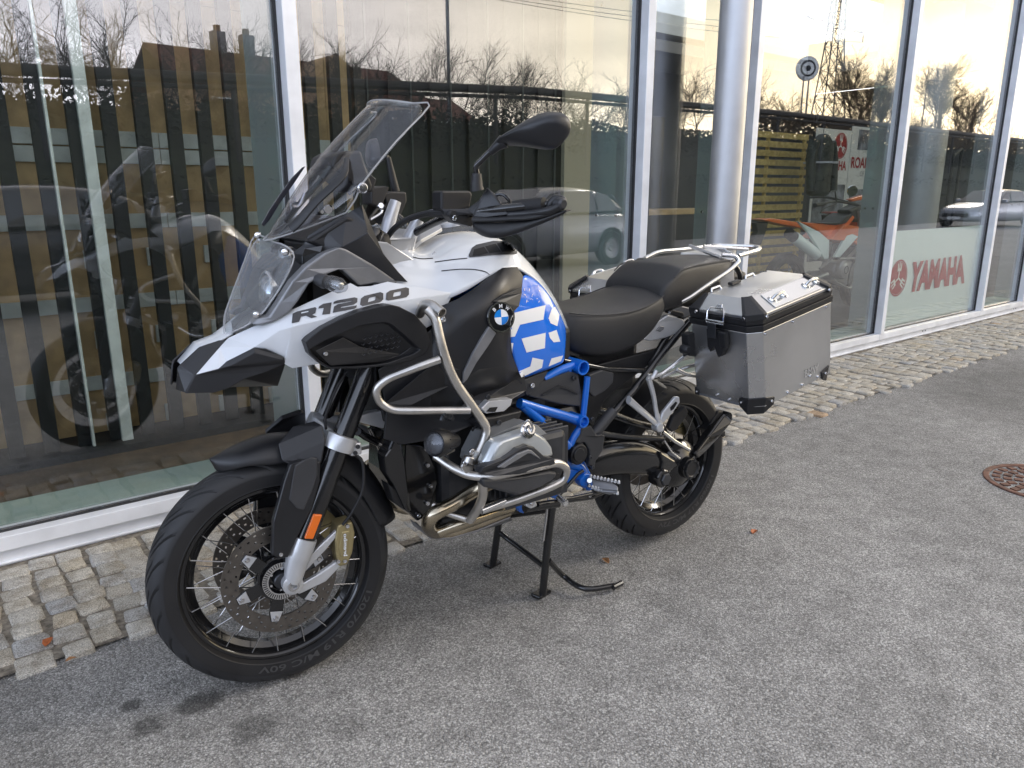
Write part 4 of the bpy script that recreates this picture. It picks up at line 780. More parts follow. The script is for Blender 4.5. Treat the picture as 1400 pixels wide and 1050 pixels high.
# parked cars, facing the showroom across the lane
mat('car_silver', (.42,.43,.45), .28, .5, coat=.8); mat('car_grey', (.34,.36,.39), .28, .4, coat=.8); mat('car_dark', (.03,.032,.038), .22, .3, coat=.9); mat('car_glass', (.02,.022,.025), .06, coat=1.0, spec=.8)
mat('lamp_red', (.35,.012,.012), .25, coat=.6); mat('headlamp', (.6,.62,.64), .12, .6, coat=1); mat('rim_alloy', (.5,.5,.51), .3, .8); mat('plate_white', (.75,.75,.72), .5)
def car(name, loc, rz, paint, lb, length=4.1, kindb='hatch'):
    e = empty(name, loc); e.rotation_euler.z = rz; tag(e, lb, 'car', 'parked cars across the lane')
    Lh = length/2; bl = []
    prof_ = [(-1,.30,.62,.55),(-.97,.24,.74,.72),(-.80,.20,.84,.84),(-.55,.19,.94,.87),(-.30,.19,.98,.88),(.3,.19,1.0,.88),(.72,.20,1.0,.87),(.93,.24,.98,.80),(1,.32,.86,.66)]
    for t, zb, zt, hw_ in prof_:
        x = t*Lh; bl.append([(x,-hw_*.9,zb),(x,-hw_,zb+.14),(x,-hw_,zt-.28),(x,-hw_*.93,zt-.04),(x,-hw_*.6,zt),(x,hw_*.6,zt),(x,hw_*.93,zt-.04),(x,hw_,zt-.28),(x,hw_,zb+.14),(x,hw_*.9,zb)])
    loft('body', bl, paint, e, sub=2)
    cab = []
    for t, hw_, zt, ins in ((-.42,.74,.98,0),(-.10,.66,1.38,0),(.15,.64,1.46,0),(.55,.63,1.44,0),(.80,.62,1.30,0),(.95,.64,1.0,0)):
        x = t*Lh; cab.append([(x,-.80,.93),(x,-hw_-.03,zt-.12 if zt > 1.1 else .95),(x,-hw_*.8,zt),(x,hw_*.8,zt),(x,hw_+.03,zt-.12 if zt > 1.1 else .95),(x,.80,.93)])
    loft('cabin', cab, paint, e, sub=2)
    for sy in (-1,1):
        def sw(pts, m_, nm): return mesh(nm, [Vector((x*Lh, sy*y, z)) for x,y,z in pts], [tuple(range(len(pts)))], m_, e, out=(0,sy,0), solid=.012)
        sw([(-.33,.805,.97),(.02,.795,.98),(.02,.700,1.34),(-.08,.705,1.31)], 'car_glass', 'side_window'); sw([(.05,.795,.98),(.46,.79,.99),(.46,.70,1.36),(.05,.698,1.35)], 'car_glass', 'side_window'); sw([(.49,.79,.99),(.76,.79,1.01),(.66,.71,1.28),(.49,.70,1.35)], 'car_glass', 'side_window')
        for tx in (-.62,.64):
            wx = tx*Lh; lathe('tyre', [(.20,-.10),(.29,-.10),(.315,-.06),(.315,.06),(.29,.10),(.20,.10)], 'rubber', e, 28, closed=True, loc=(wx,sy*.80,.315)); lathe('rim', [(0,0.06),(.05,.08),(.07,.055),(.17,.06),(.20,.09),(.205,.0),(0,.0)], 'rim_alloy', e, 20, loc=(wx,sy*.80,.315), axis=(0,sy,0))
            lathe('wheel_arch', [(.31,.0),(.37,.0),(.37,.012),(.31,.012)], 'black_hole', e, 28, closed=True, loc=(wx,sy*.872,.33), axis=(0,sy,0))
        sw([(.95,.60,.66),(.93,.80,.68),(.93,.78,.93),(.955,.58,.95)], 'lamp_red', 'tail_light'); box('door_mirror', (-.26*Lh, sy*.93, 1.0), (.12,.2,.13), paint, e, bevel=.03)
        mesh('headlight', [(-.965*Lh,sy*.45,.58),(-.88*Lh,sy*.80,.62),(-.80*Lh,sy*.80,.76),(-.90*Lh,sy*.50,.72)], [(0,1,2,3)], 'headlamp', e, out=(-1,sy,.5), solid=.02)
    mesh('windscreen', [(-.43*Lh,-.66,.985),(-.43*Lh,.66,.985),(-.13*Lh,.55,1.385),(-.13*Lh,-.55,1.385)], [(0,1,2,3)], 'car_glass', e, out=(-1,0,1), solid=.012); mesh('rear_window', [(.955*Lh,-.55,1.02),(.955*Lh,.55,1.02),(.83*Lh,.50,1.30),(.83*Lh,-.50,1.30)], [(0,1,2,3)], 'car_glass', e, out=(1,0,1), solid=.012)
    box('grille', (-1.0*Lh,0,.46), (.05,1.0,.14), 'black_hole', e); box('number_plate', (1.0*Lh+.01,0,.60), (.02,.52,.11), 'plate_white', e); box('number_plate', (-1.02*Lh,0,.36), (.02,.52,.11), 'plate_white', e)
    return e
car('parked_hatchback', (8.75,-6.15,0), 0, 'car_grey', 'grey hatchback mirrored in the middle window, its tail light at the right')
car('parked_silver_car', (33.6,-6.3,0), .25, 'car_silver', 'silver small car mirrored at the right edge, nose towards the left')
car('parked_dark_car', (.25,-6.2,0), 0, 'car_dark', 'dark car mirrored in the left window behind the reflected motorcycle')
# ============================================================ the motorcycle
bike = empty('adventure_motorcycle', (0,0,0)); tag(bike, 'white, blue and black adventure motorcycle with aluminium panniers parked on its centre stand', 'motorcycle')
# steered plane (front wheel turned slightly)
AX = Vector((.1078,.9928,-.0519)).normalized(); FZ = Vector((math.sin(R_(25.7)),0,math.cos(R_(25.7)))); FX = AX.cross(FZ).normalized(); C0 = Vector((0,0,.325))
def fk(u, v, w_): return C0+FX*u+AX*v+FZ*w_
def mS(o): return mirror(o, C0, AX)
def mB(o): return mirror(o)
mat('shaded_groove_rubber', (.006,.006,.0065), .8)  # unscuffed groove floors, their shade put into the darker colour
# ------------------------------------------------ wheels
def wheel(name, cen, axv, R, tw, rimr, rimw, hubr, side_txt, nsp=40, disc=None):
    e = empty(name, cen, bike); q = Vector((0,1,0)).rotation_difference(axv); e.rotation_mode = 'QUATERNION'; e.rotation_quaternion = q
    # tyre carcass with cut grooves
    na, nl = 546, 50; V = np.zeros((na, nl, 3)); hw_ = tw/2; sh = R-rimr
    tt = np.linspace(-1, 1, nl); A_ = np.linspace(0, 2*np.pi, na, endpoint=False)
    # cross-section: superellipse-like
    th = tt*2.25; yy = np.sin(np.clip(th, -np.pi, np.pi))*hw_; rc = R-sh*.52
    yy = np.where(np.abs(th) > np.pi/2, np.sign(th)*(hw_-(np.abs(th)-np.pi/2)/(2.25-np.pi/2)*(hw_-rimw*.90)), yy)
    rr = np.where(np.abs(th) <= np.pi/2, rc+(R-rc)*np.cos(th), rc-(rc-rimr-.004)*((np.abs(th)-np.pi/2)/(2.25-np.pi/2)))
    GM = np.zeros((na, nl))
    for i, a in enumerate(A_):
        lat = tt*1.0; g = np.zeros(nl)
        per = 2*np.pi/26
        ph = (a % per)/per+0*yy; side = (yy > 0)
        ph2 = np.where(side, ph, (ph+.5) % 1)
        al = np.abs(yy)/hw_
        g += np.where((al > .30) & (al < .93) & (np.abs(th) < 1.62) & (np.abs(ph2-.5) < .062), 1, 0)
        ph3 = np.where(side, (ph+.42) % 1, (ph+.92) % 1)
        g += np.where((al > .12) & (al < .50) & (np.abs(ph3-.5) < .06), 1, 0)
        GM[i] = np.clip(g, 0, 1); r_ = rr-np.clip(g, 0, 1)*.0062
        ae = a-.42*np.minimum(al, 1); V[i,:,0] = r_*np.cos(ae); V[i,:,1] = yy; V[i,:,2] = r_*np.sin(ae)
    vv = V.reshape(-1, 3); idx = np.arange(na*nl).reshape(na, nl); nx = np.roll(idx, -1, axis=0)
    Fq = np.stack([idx[:,:-1], idx[:,1:], nx[:,1:], nx[:,:-1]], -1).reshape(-1, 4)
    ty = mesh('tyre', vv.tolist(), Fq.tolist(), 'tread_rubber', e, recalc=False, smooth='auto'); ty.data.materials.append(MAT['shaded_groove_rubber'])
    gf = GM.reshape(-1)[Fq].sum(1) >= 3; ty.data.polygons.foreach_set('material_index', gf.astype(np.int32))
    for sg in (-1,1):
        lathe('sidewall', [(rimr+.004,sg*(rimw*.93)),(rimr+.012,sg*(hw_*.97)),(rc-.004,sg*(hw_+.0012)),(rc+.004,sg*(hw_+.0010))], 'rubber', e, 96, closed=True)
        lathe('bead_ring', [(rimr+.010,sg*(hw_*.955)),(rimr+.0125,sg*(hw_*.99)),(rimr+.015,sg*(hw_*.965))], 'rubber', e, 96, closed=True)
    if side_txt:
        v, fc = text_mesh(side_txt, .02); rt = (rimr+rc)/2-.004
        V2 = []
        for x, y, z in v:
            ph = .42+x*1.45; rad = rt+y*.019; V2.append((rad*math.cos(ph), -(hw_*.97+.0042+.0010*y), -rad*math.sin(ph)))
        mesh('sidewall_lettering', V2, fc, 'tyre_print', e, out=(0,-1,0))
    rw = rimw
    lathe('rim', [(rimr,-rw),(rimr+.004,-rw*1.0),(rimr+.006,-rw*.92),(rimr-.006,-rw*.86),(rimr-.012,-rw*.5),(rimr-.026,-rw*.28),(rimr-.026,rw*.28),(rimr-.012,rw*.5),(rimr-.006,rw*.86),(rimr+.006,rw*.92),(rimr+.004,rw),(rimr-.004,rw),(rimr-.012,rw*.85),(rimr-.019,rw*.45),(rimr-.033,rw*.25),(rimr-.033,-rw*.25),(rimr-.019,-rw*.45),(rimr-.012,-rw*.85),(rimr-.004,-rw)], 'gloss_black', e, 96, closed=True)
    lathe('hub', [(.02,-.062),(hubr,-.060),(hubr+.004,-.048),(hubr-.012,-.04),(hubr-.018,0),(hubr-.012,.04),(hubr+.004,.048),(hubr,.060),(.02,.062)], 'gloss_black', e, 40)
    sm = tube('spoke', [(0,0,0),(0,0,1)], .0016, 'chrome', e, res=6); sm_me = sm.data; first = True
    nb = lathe('spoke_nipple', [(0,-.006),(.0034,-.006),(.0034,.006),(0,.007)], 'chrome', e, 8, loc=(0,0,0), axis=(0,0,1)); nb_me = nb.data; COL.objects.unlink(nb); bpy.data.objects.remove(nb)
    for i in range(nsp):
        sg = -1 if i % 2 else 1; cr = 1 if (i//2) % 2 else -1; ao = 2*math.pi*(i+.5)/nsp; ai = ao+cr*.42
        p0 = Vector(((hubr)*math.cos(ai), sg*.052, hubr*math.sin(ai))); ro = rimr-.004; p1 = Vector((ro*math.cos(ao), sg*rw*.80, ro*math.sin(ao)))
        o = sm if first else bpy.data.objects.new('spoke', sm_me)
        if not first: link(o, e)
        first = False; o.location = p0; o.rotation_mode = 'QUATERNION'; o.rotation_quaternion = Vector((0,0,1)).rotation_difference(p1-p0); o.scale = (1,1,(p1-p0).length)
        o = bpy.data.objects.new('spoke_nipple', nb_me); link(o, e); o.location = p1; o.rotation_mode = 'QUATERNION'; o.rotation_quaternion = Vector((0,0,1)).rotation_difference(p1-p0)
    return e
def brake_disc(e, y, r0, r1, holes=True):
    """drilled friction ring as real geometry: annulus with ovals cut out"""
    bm = bmesh.new(); seg = 120; th = .0025; rows_ = 9
    rad = [r0+(r1-r0)*k/(rows_-1) for k in range(rows_)]; grid = [[bm.verts.new((rr*math.cos(2*math.pi*i/seg), y, rr*math.sin(2*math.pi*i/seg))) for i in range(seg)] for rr in rad]
    for k in range(rows_-1):
        for i in range(seg):
            if (k == 1 and i % 6 == 0) or (k == 3 and i % 6 == 2) or (k == 5 and i % 6 == 4) or (k == 6 and i % 6 == 1): continue
            j = (i+1) % seg; bm.faces.new([grid[k][i], grid[k][j], grid[k+1][j], grid[k+1][i]])
    me = bpy.data.meshes.new('brake_disc'); bm.to_mesh(me); bm.free(); me.materials.append(MAT['disc_steel']); o = bpy.data.objects.new('brake_disc', me); link(o, e)
    d = o.modifiers.new('t', 'SOLIDIFY'); d.thickness = .005; d.offset = 0
    sg = -1 if y < 0 else 1; v = []; fc = []
    for i in range(6):   # carrier arms with buttons
        a = 2*math.pi*i/6+.3; c, s_ = math.cos(a), math.sin(a); t = Vector((-s_,0,c)); d_ = Vector((c,0,s_))
        pts = [d_*.052-t*.016+Vector((0,y,0)), d_*(r0-.012)-t*.019+Vector((0,y,0)), d_*(r0+.014)-t*.010+Vector((0,y,0)), d_*(r0+.014)+t*.010+Vector((0,y,0)), d_*(r0-.012)+t*.019+Vector((0,y,0)), d_*.052+t*.016+Vector((0,y,0))]
        prism('disc_carrier', pts, (0,sg*.006,0), 'gloss_black', e, bevel=.0012)
        prism('disc_tab', [d_*(r0-.016)-t*.017+Vector((0,y+sg*.0062,0)), d_*(r0+.012)-t*.009+Vector((0,y+sg*.0062,0)), d_*(r0+.012)+t*.009+Vector((0,y+sg*.0062,0)), d_*(r0-.016)+t*.017+Vector((0,y+sg*.0062,0))], (0,sg*.002,0), 'silver_paint', e, bevel=.0008)
        lathe('bolt', [(0,.012),(.005,.012),(.0075,.008),(.0075,-.001)], 'chrome', e, 12, loc=d_*(r0+.002)+Vector((0,y+sg*.001,0)), axis=(0,sg,0))
    lathe('disc_centre', [(.030,-.004),(.062,-.004),(.062,.004),(.030,.004)], 'gloss_black', e, 40, closed=True, loc=(0,y,0))
fw_ = wheel('front_wheel', C0, AX, .325, .120, .243, .043, .062, '120/70 R19 M/C 60V', 40)
brake_disc(fw_, -.073, .108, .1525); brake_disc(fw_, .073, .108, .1525)
lathe('sensor_ring', [(.036,-.094),(.052,-.094),(.052,-.091),(.036,-.091)], 'chrome', fw_, 60, closed=True)
V = []; Fc = []
for i in range(48):
    a = 2*math.pi*i/48; addbox(V, Fc, (0,0,0), .001, .001, .001) if False else None
    c, s_ = math.cos(a), math.sin(a); d_ = Vector((c,0,s_)); t = Vector((-s_,0,c)); b0 = len(V)
    for rr in (.040,.0505):
        for tt_ in (-.0009,.0009):
            for yy_ in (-.0952,-.0925): V.append(d_*rr+t*tt_+Vector((0,yy_,0)))
    Fc += [tuple(b0+k for k in q) for q in [(0,1,3,2),(4,6,7,5),(0,4,5,1),(2,3,7,6),(0,2,6,4),(1,5,7,3)]]
mesh('sensor_teeth', V, Fc, 'black_hole', fw_)
cyl('axle_spacer', (0,-.098,0), (0,-.06,0), .022, 'dark_metal', fw_)
for i in range(6):
    a = 1.05*i+.4; bolt((.030*math.cos(a),-.080,.030*math.sin(a)), fw_, rad=.004)
RC = Vector((1.51,0,.335))
rw_ = wheel('rear_wheel', RC, Vector((0,1,0)), .318, .168, .218, .060, .07, '170/60 R17 M/C 72V', 40)
lathe('brake_disc', [(.09,.070),(.138,.070),(.138,.075),(.09,.075)], 'disc_steel', rw_, 72, closed=True)
# ------------------------------------------------ fork and front fender
ft = tube('fork_tube', [fk(.010,-.105,.125), fk(.010,-.105,.80)], .0285, 'gloss_black', bike, res=24); mS(ft)
lt = tube('fork_slider', [fk(.010,-.105,.130), fk(.010,-.105,.378)], .0305, 'gloss_black', bike, res=24); mS(lt)
# lower clamp and bridge
for sg in (-1,1):
    lathe('fork_clamp', [(.029,-.022),(.040,-.020),(.042,0),(.040,.020),(.029,.022)], 'silver_paint', bike, 32, closed=True, loc=fk(.010,sg*.105,.402), axis=FZ)
    box('clamp_lug', fk(.048,sg*.108,.398), (.034,.040,.036), 'silver_paint', bike, bevel=.006)
    for dz in (-.009,.009): bolt(fk(.050,sg*.131 if sg < 0 else .131,.398+dz), bike, axis=AX*sg, rad=.006, m='dark_metal')
lb_ = prism('fork_bridge', [fk(-.02,-.09,.425), fk(.035,-.09,.425), fk(.035,-.09,.385), fk(-.02,-.09,.385)], AX*.18, 'silver_paint', bike, bevel=.008)
# aluminium foot: boot, axle boss, caliper arm
boot = tube('fork_foot', [fk(.010,-.107,.132), fk(.012,-.107,.085), fk(.016,-.108,.045), fk(.022,-.108,.008)], [.0335,.034,.028,.024], 'silver_paint', bike, res=20, smooth_n=4); mS(boot)
for sg in (-1,1):
    lathe('axle_boss', [(0,-.012),(.022,-.012),(.027,-.006),(.027,.022),(.020,.026),(0,.026)], 'silver_paint', bike, 28, loc=fk(.022,sg*.100,.004), axis=AX*sg)
    lathe('axle_end', [(.007,.0),(.015,.0),(.015,.004),(.009,.005),(.009,-.002),(0,-.002)], 'chrome', bike, 24, loc=fk(.022,sg*.126,.004), axis=AX*sg)
    prism('caliper_arm', [fk(.03,sg*.112,-.010), fk(.075,sg*.112,.035), fk(.125,sg*.112,.095), fk(.140,sg*.112,.085), fk(.112,sg*.112,.028), fk(.05,sg*.112,-.022)], AX*(-sg*.016), 'silver_paint', bike, bevel=.004)
    prism('caliper_arm', [fk(.028,sg*.112,.055), fk(.060,sg*.112,.125), fk(.085,sg*.112,.170), fk(.098,sg*.112,.165), fk(.075,sg*.112,.105), fk(.042,sg*.112,.035)], AX*(-sg*.014), 'silver_paint', bike, bevel=.004)
    cal = [fk(.082,sg*.118,.185), fk(.118,sg*.118,.205), fk(.138,sg*.118,.175), fk(.152,sg*.118,.120), fk(.150,sg*.118,.085), fk(.128,sg*.118,.075), fk(.108,sg*.118,.105), fk(.092,sg*.118,.140)]
    cb = prism('brake_caliper', cal, AX*(-sg*.062), 'gold_metal', bike, bevel=.006, seg=3)
    prism('caliper_face', [fk(.098,sg*.121,.172), fk(.120,sg*.121,.182), fk(.136,sg*.121,.120), fk(.124,sg*.121,.100), fk(.106,sg*.121,.125)], AX*(-sg*.010), 'gold_metal', bike, bevel=.004)
    for uu, ww in ((.108,.190),(.138,.095),(.120,.090)): bolt(fk(uu,sg*.119,ww), bike, axis=AX*sg, rad=.0065, m='chrome')
tq = [fk(.128,-.1225,.108), fk(.104,-.1225,.168), fk(.1135,-.1225,.172), fk(.1375,-.1225,.112)]
text_quad('caliper_lettering', 'brembo', [tq[0], tq[1], tq[2], tq[3]], 'decal_white', bike, bold=.02, out=-AX)
# brake hose
tube('brake_hose', [fk(.045,-.118,.385), fk(.080,-.125,.37), fk(.108,-.128,.30), fk(.105,-.125,.235), fk(.095,-.118,.19)], .0042, 'rubber', bike, smooth_n=8, res=8)
tube('brake_hose', [(0.2158,-0.07,0.8688),(0.188,-0.07,0.8352),(0.1649,-0.07,0.7936),(0.1469,-0.07,0.7512),(0.1398,-0.09,0.7272)], .0040, 'rubber', bike, smooth_n=8, res=8); tube('sensor_cable', [(0.2123,-0.065,0.8608),(0.1836,-0.065,0.8147),(0.1576,-0.065,0.7684),(0.1452,-0.065,0.735)], .0028, 'grey_metal', bike, smooth_n=8, res=6)
# orange reflector on the slider
rf = prism('reflector', [fk(-.001,-.140,.205), fk(.022,-.140,.209), fk(.022,-.140,.140), fk(-.001,-.140,.136)], AX*.012, 'amber_lens', bike, bevel=.003)
# front fender: channel over the wheel
rows = []
aa = np.radians(np.array([13, 24, 36, 49, 62, 76, 89, 99, 106, 112]))
for k, a in enumerate(aa):
    # a measured from straight back (+x) over the top to the front
    rr = .345+.012*math.sin(max(0, a)); wv = [.050,.060,.066,.070,.074,.076,.076,.070,.052,.014][k]; dz = [.0,.0,.004,.012,.018,.016,.010,.004,.0,0][k]; row = []
    for t, dr_ in ((-1.0,-.050),(-.97,-.022),(-.72,.004),(-.35,.016),(0,.020),(.35,.016),(.72,.004),(.97,-.022),(1.0,-.050)):
        drr = dr_*(1 if k < 7 else .6)+dz; R2 = rr+drr
        fwx = AX.cross(Vector((0,0,1))).normalized(); up_ = fwx.cross(AX)
        row.append(C0+fwx*(R2*math.cos(a))+up_*(R2*math.sin(a))+AX*(t*wv))
    rows.append(row)
fender = skin('front_fender', rows, 'matte_black', bike, th=.003, sub=2, out=(0,0,1))
# side cheek of the fender running down the slider, with its recessed panel
ck = panel('fender_cheek', [(0.062,-0.0555,0.7402),(0.1161,-0.071,0.7494),(0.1276,-0.0978,0.7415),(0.1249,-0.1167,0.702),(0.1081,-0.1256,0.6513),(0.0615,-0.1203,0.6562),(0.0399,-0.1098,0.6577),(0.0171,-0.0849,0.664),(0.0166,-0.0676,0.7048)], 'matte_black', bike, th=.012, bevel=.003)
ck2 = prism('fender_cheek_lower', [(0.0274,-0.1204,0.6611),(0.0563,-0.1233,0.6656),(0.1055,-0.1292,0.6554),(0.0986,-0.1312,0.601),(0.0715,-0.1321,0.5283),(0.029,-0.1309,0.4625),(-0.0008,-0.1304,0.4113),(-0.0183,-0.1285,0.4116),(-0.0416,-0.1251,0.4275),(-0.0285,-0.1218,0.5181),(0.0103,-0.1205,0.6239)], AX*.025, 'matte_black', bike, bevel=.005, seg=3)
rec = prism('fender_recess', [(0.0376,-0.1242,0.6571),(0.0601,-0.1261,0.6672),(0.0815,-0.1282,0.6717),(0.0955,-0.13,0.6658),(0.0937,-0.1321,0.6226),(0.0787,-0.1325,0.5848),(0.0502,-0.1321,0.5327),(0.0335,-0.1299,0.5392),(0.0145,-0.1263,0.569)], AX*.006, 'grey_plastic', bike, bevel=.003)
mS(ck); mS(ck2)
bolt(tuple((-0.0198,-0.1325,0.4271)), bike, axis=-AX, rad=.006) if False else bolt((-0.0192,-0.1306,0.4261), bike, axis=-AX, rad=.006)
# radiator core, steering damper and telelever arm behind the fork
box('radiator_core', (.300,.0,.90), (.035,.30,.16), 'black_hole', bike, Matrix.Rotation(R_(-14), 3, 'Y')); box('radiator_core', (.31,-.0,.78), (.03,.22,.12), 'black_plastic', bike, Matrix.Rotation(R_(-10), 3, 'Y'))
V = []; Fc = []
for i in range(34): addbox(V, Fc, (.268+.0*i, -.135+.008*i, .90), .006, .0022, .15)
mesh('radiator_fins', V, Fc, 'dark_metal', bike)
prism('telelever_arm', [(0.2207,-0.09,0.7431),(0.2691,-0.09,0.7501),(0.31,-0.09,0.7483),(0.3173,-0.09,0.726),(0.3075,-0.09,0.696),(0.2672,-0.09,0.714),(0.2254,-0.09,0.732)], (0,.03,0), 'silver_paint', bike, bevel=.006)
tube('telelever_arm', [(0.1652,0.09,0.7121), (0.2639,0.09,0.6813), (0.3831,0.1,0.6008)], .016, 'silver_paint', bike)
tube('steering_damper', [(0.2385,-0.05,0.6984),(0.2671,-0.05,0.6717),(0.3048,-0.05,0.6455)], .011, 'gloss_black', bike, res=14); tube('damper_rod', [(0.3048,-0.05,0.6455),(0.3351,-0.05,0.6247)], .005, 'chrome', bike, res=10)
cyl('damper_mount', (0.2394,-0.06,0.6936), (0.2567,-0.02,0.6842), .012, 'dark_metal', bike)
tube('strut_rod', [(0.3268,0.05,0.6588),(0.3481,0.05,0.615),(0.3767,0.05,0.5251)], .007, 'chrome', bike)
mat('engine_cover', (.50,.53,.55), .30, .6, noise_s=10, noise_a=.08)
# ------------------------------------------------ engine and gearbox
def bx3(name, x0, x1, y0, y1, z0, z1, m, bev=.012): return box(name, ((x0+x1)/2,(y0+y1)/2,(z0+z1)/2), (x1-x0,y1-y0,z1-z0), m, bike, bevel=bev)
bx3('crankcase', .46,.86,-.13,.13,.36,.74,'dark_metal',.03); bx3('gearbox', .84,1.06,-.11,.11,.38,.66,'dark_metal',.03); bx3('airbox', .60,1.02,-.12,.12,.66,.86,'black_plastic',.03)
fc_ = prism('engine_front_cover', [(0.358,-0.12,0.6517),(0.4007,-0.12,0.6378),(0.4266,-0.12,0.6216),(0.4517,-0.12,0.5608),(0.4562,-0.12,0.509),(0.4362,-0.12,0.4511),(0.4198,-0.12,0.4151),(0.3865,-0.12,0.4067),(0.3583,-0.12,0.4425),(0.3473,-0.12,0.5288)], (0,.24,0), 'gloss_black', bike, bevel=.012, seg=3)
prism('radiator_duct', [(0.2708,-0.16,0.6413),(0.285,-0.16,0.6565),(0.3028,-0.16,0.6893),(0.3239,-0.16,0.6695),(0.3358,-0.16,0.6197),(0.3412,-0.16,0.5434),(0.3492,-0.16,0.4538),(0.3324,-0.16,0.4637),(0.2968,-0.16,0.5538),(0.2765,-0.16,0.5903)], (0,.05,0), 'gloss_black', bike, bevel=.006)
prism('radiator_duct_lower', [(0.2828,-0.15,0.5592),(0.345,-0.15,0.5064),(0.3486,-0.15,0.4503),(0.2993,-0.15,0.4959)], (0,.05,0), 'black_plastic', bike, bevel=.006)
for a_ in ((735,585),(765,705),(745,815),(700,865)): pass
for px_, py_ in (): pass
for q in [(0.4223,-0.125,0.5743),(0.4303,-0.125,0.5082),(0.4184,-0.125,0.4573),(0.3892,-0.125,0.4261),(0.418,-0.125,0.6248)]: bolt(q, bike, rad=.007)
# cylinders with heads (left traced, right mirrored)
cylb = bx3('cylinder', .60,.80,-.30,-.12,.46,.66,'dark_metal',.02); mB(cylb)
for k in range(6):
    fn = bx3('cylinder_fin', .585,.815,-.285+.027*k,-.279+.027*k,.45,.665,'dark_metal',.003); mB(fn)
hd_out = [(0.4814,-0.31,0.636),(0.5035,-0.31,0.6698),(0.5201,-0.31,0.6929),(0.6171,-0.3,0.706),(0.6403,-0.3,0.7091),(0.6955,-0.29,0.6866),(0.7357,-0.29,0.6486),(0.755,-0.29,0.6087),(0.7587,-0.29,0.5766),(0.7259,-0.3,0.5657),(0.6454,-0.31,0.5633),(0.5582,-0.31,0.5653),(0.4916,-0.31,0.5902),(0.4756,-0.31,0.6132)]
hd = prism('cylinder_head', hd_out, (0,.10,0), 'engine_grey', bike, bevel=.014, seg=3, scale=.97); mB(hd)
cv_out = [(0.4666,-0.345,0.633),(0.4966,-0.345,0.6833),(0.5128,-0.345,0.6919),(0.6147,-0.335,0.6984),(0.6474,-0.33,0.691),(0.693,-0.325,0.6587),(0.7217,-0.32,0.6239),(0.7283,-0.32,0.597),(0.6778,-0.33,0.6003),(0.6113,-0.34,0.6075),(0.5398,-0.345,0.6098)]
cc_ = sum((Vector(p) for p in cv_out), Vector())/len(cv_out); cv = loft('valve_cover', [[Vector(p)+Vector((0,.03,0)) for p in cv_out], [Vector(p) for p in cv_out], [cc_+(Vector(p)-cc_)*.86+Vector((0,-.016,.004)) for p in cv_out]], 'silver_paint', bike, sub=0, bevel=.005, smooth='auto'); mB(cv); cv.data.materials[0] = MAT['engine_cover']
cg = prism('valve_cover_insert', [(0.4543,-0.372,0.6368),(0.4781,-0.372,0.641),(0.5157,-0.372,0.6471),(0.5652,-0.372,0.6653),(0.5989,-0.372,0.6681),(0.6218,-0.372,0.6587),(0.657,-0.372,0.6246),(0.6929,-0.372,0.6096),(0.7089,-0.36,0.5875),(0.6457,-0.372,0.585),(0.5653,-0.372,0.5908),(0.4884,-0.372,0.6033),(0.4487,-0.36,0.6156)], (0,.030,0), 'dark_metal', bike, bevel=.004); mB(cg)
cg2 = prism('valve_cover_rib', [(0.4953,-0.378,0.6288),(0.5609,-0.378,0.6536),(0.5974,-0.378,0.6581),(0.6088,-0.378,0.6534),(0.6349,-0.378,0.6276),(0.6407,-0.378,0.62),(0.606,-0.378,0.6443),(0.5957,-0.378,0.6474),(0.5169,-0.378,0.6226)], (0,.008,0), 'grey_metal', bike, bevel=.002); mB(cg2)
cl_ = prism('cylinder_skirt', [(0.459,-0.36,0.5991),(0.4964,-0.36,0.5905),(0.5968,-0.36,0.575),(0.6849,-0.36,0.5701),(0.7154,-0.36,0.5608),(0.7096,-0.36,0.5468),(0.6555,-0.36,0.5289),(0.574,-0.36,0.5234),(0.5071,-0.36,0.5543),(0.4587,-0.36,0.5754)], (0,.06,0), 'grey_plastic', bike, bevel=.008, scale=.9); mB(cl_)
cp = lathe('filler_cap', [(0,.016),(.012,.016),(.014,.012),(.014,.004),(.022,.003),(.024,0),(0,0)], 'chrome', bike, 28, loc=(0.6158,-0.35,0.7033), axis=(0,-1,.35))
tube('cap_loop', [(0.5919,-0.362,0.7276), (0.5993,-0.372,0.7391), (0.6157,-0.37,0.719), (0.6154,-0.364,0.6987)], .0035, 'chrome', bike, smooth_n=5, res=8)
# silver bracket with slots above the head
br = prism('throttle_bracket', [(0.5242,-0.255,0.7574),(0.5494,-0.255,0.7748),(0.6319,-0.255,0.7678),(0.6261,-0.255,0.75),(0.6029,-0.255,0.7367),(0.5406,-0.255,0.7401)], (0,.03,0), 'silver_paint', bike, bevel=.003); prism('bracket_slot', [(0.5415,-0.258,0.7464),(0.5528,-0.258,0.7557),(0.5781,-0.258,0.7538),(0.5695,-0.258,0.7407)], (0,.003,0), 'black_hole', bike, bevel=0)
prism('side_trim_lower', [(0.5299,-0.25,0.7286),(0.5948,-0.25,0.7245),(0.671,-0.25,0.7263),(0.6621,-0.25,0.7027),(0.6178,-0.25,0.6831),(0.5322,-0.25,0.6916),(0.5214,-0.25,0.7131)], (0,.06,0), 'black_plastic', bike, bevel=.006)
for q in [(0.5434,-0.26,0.7889),(0.5804,-0.26,0.7084)]: bolt(q, bike, rad=.008, m='dark_metal')
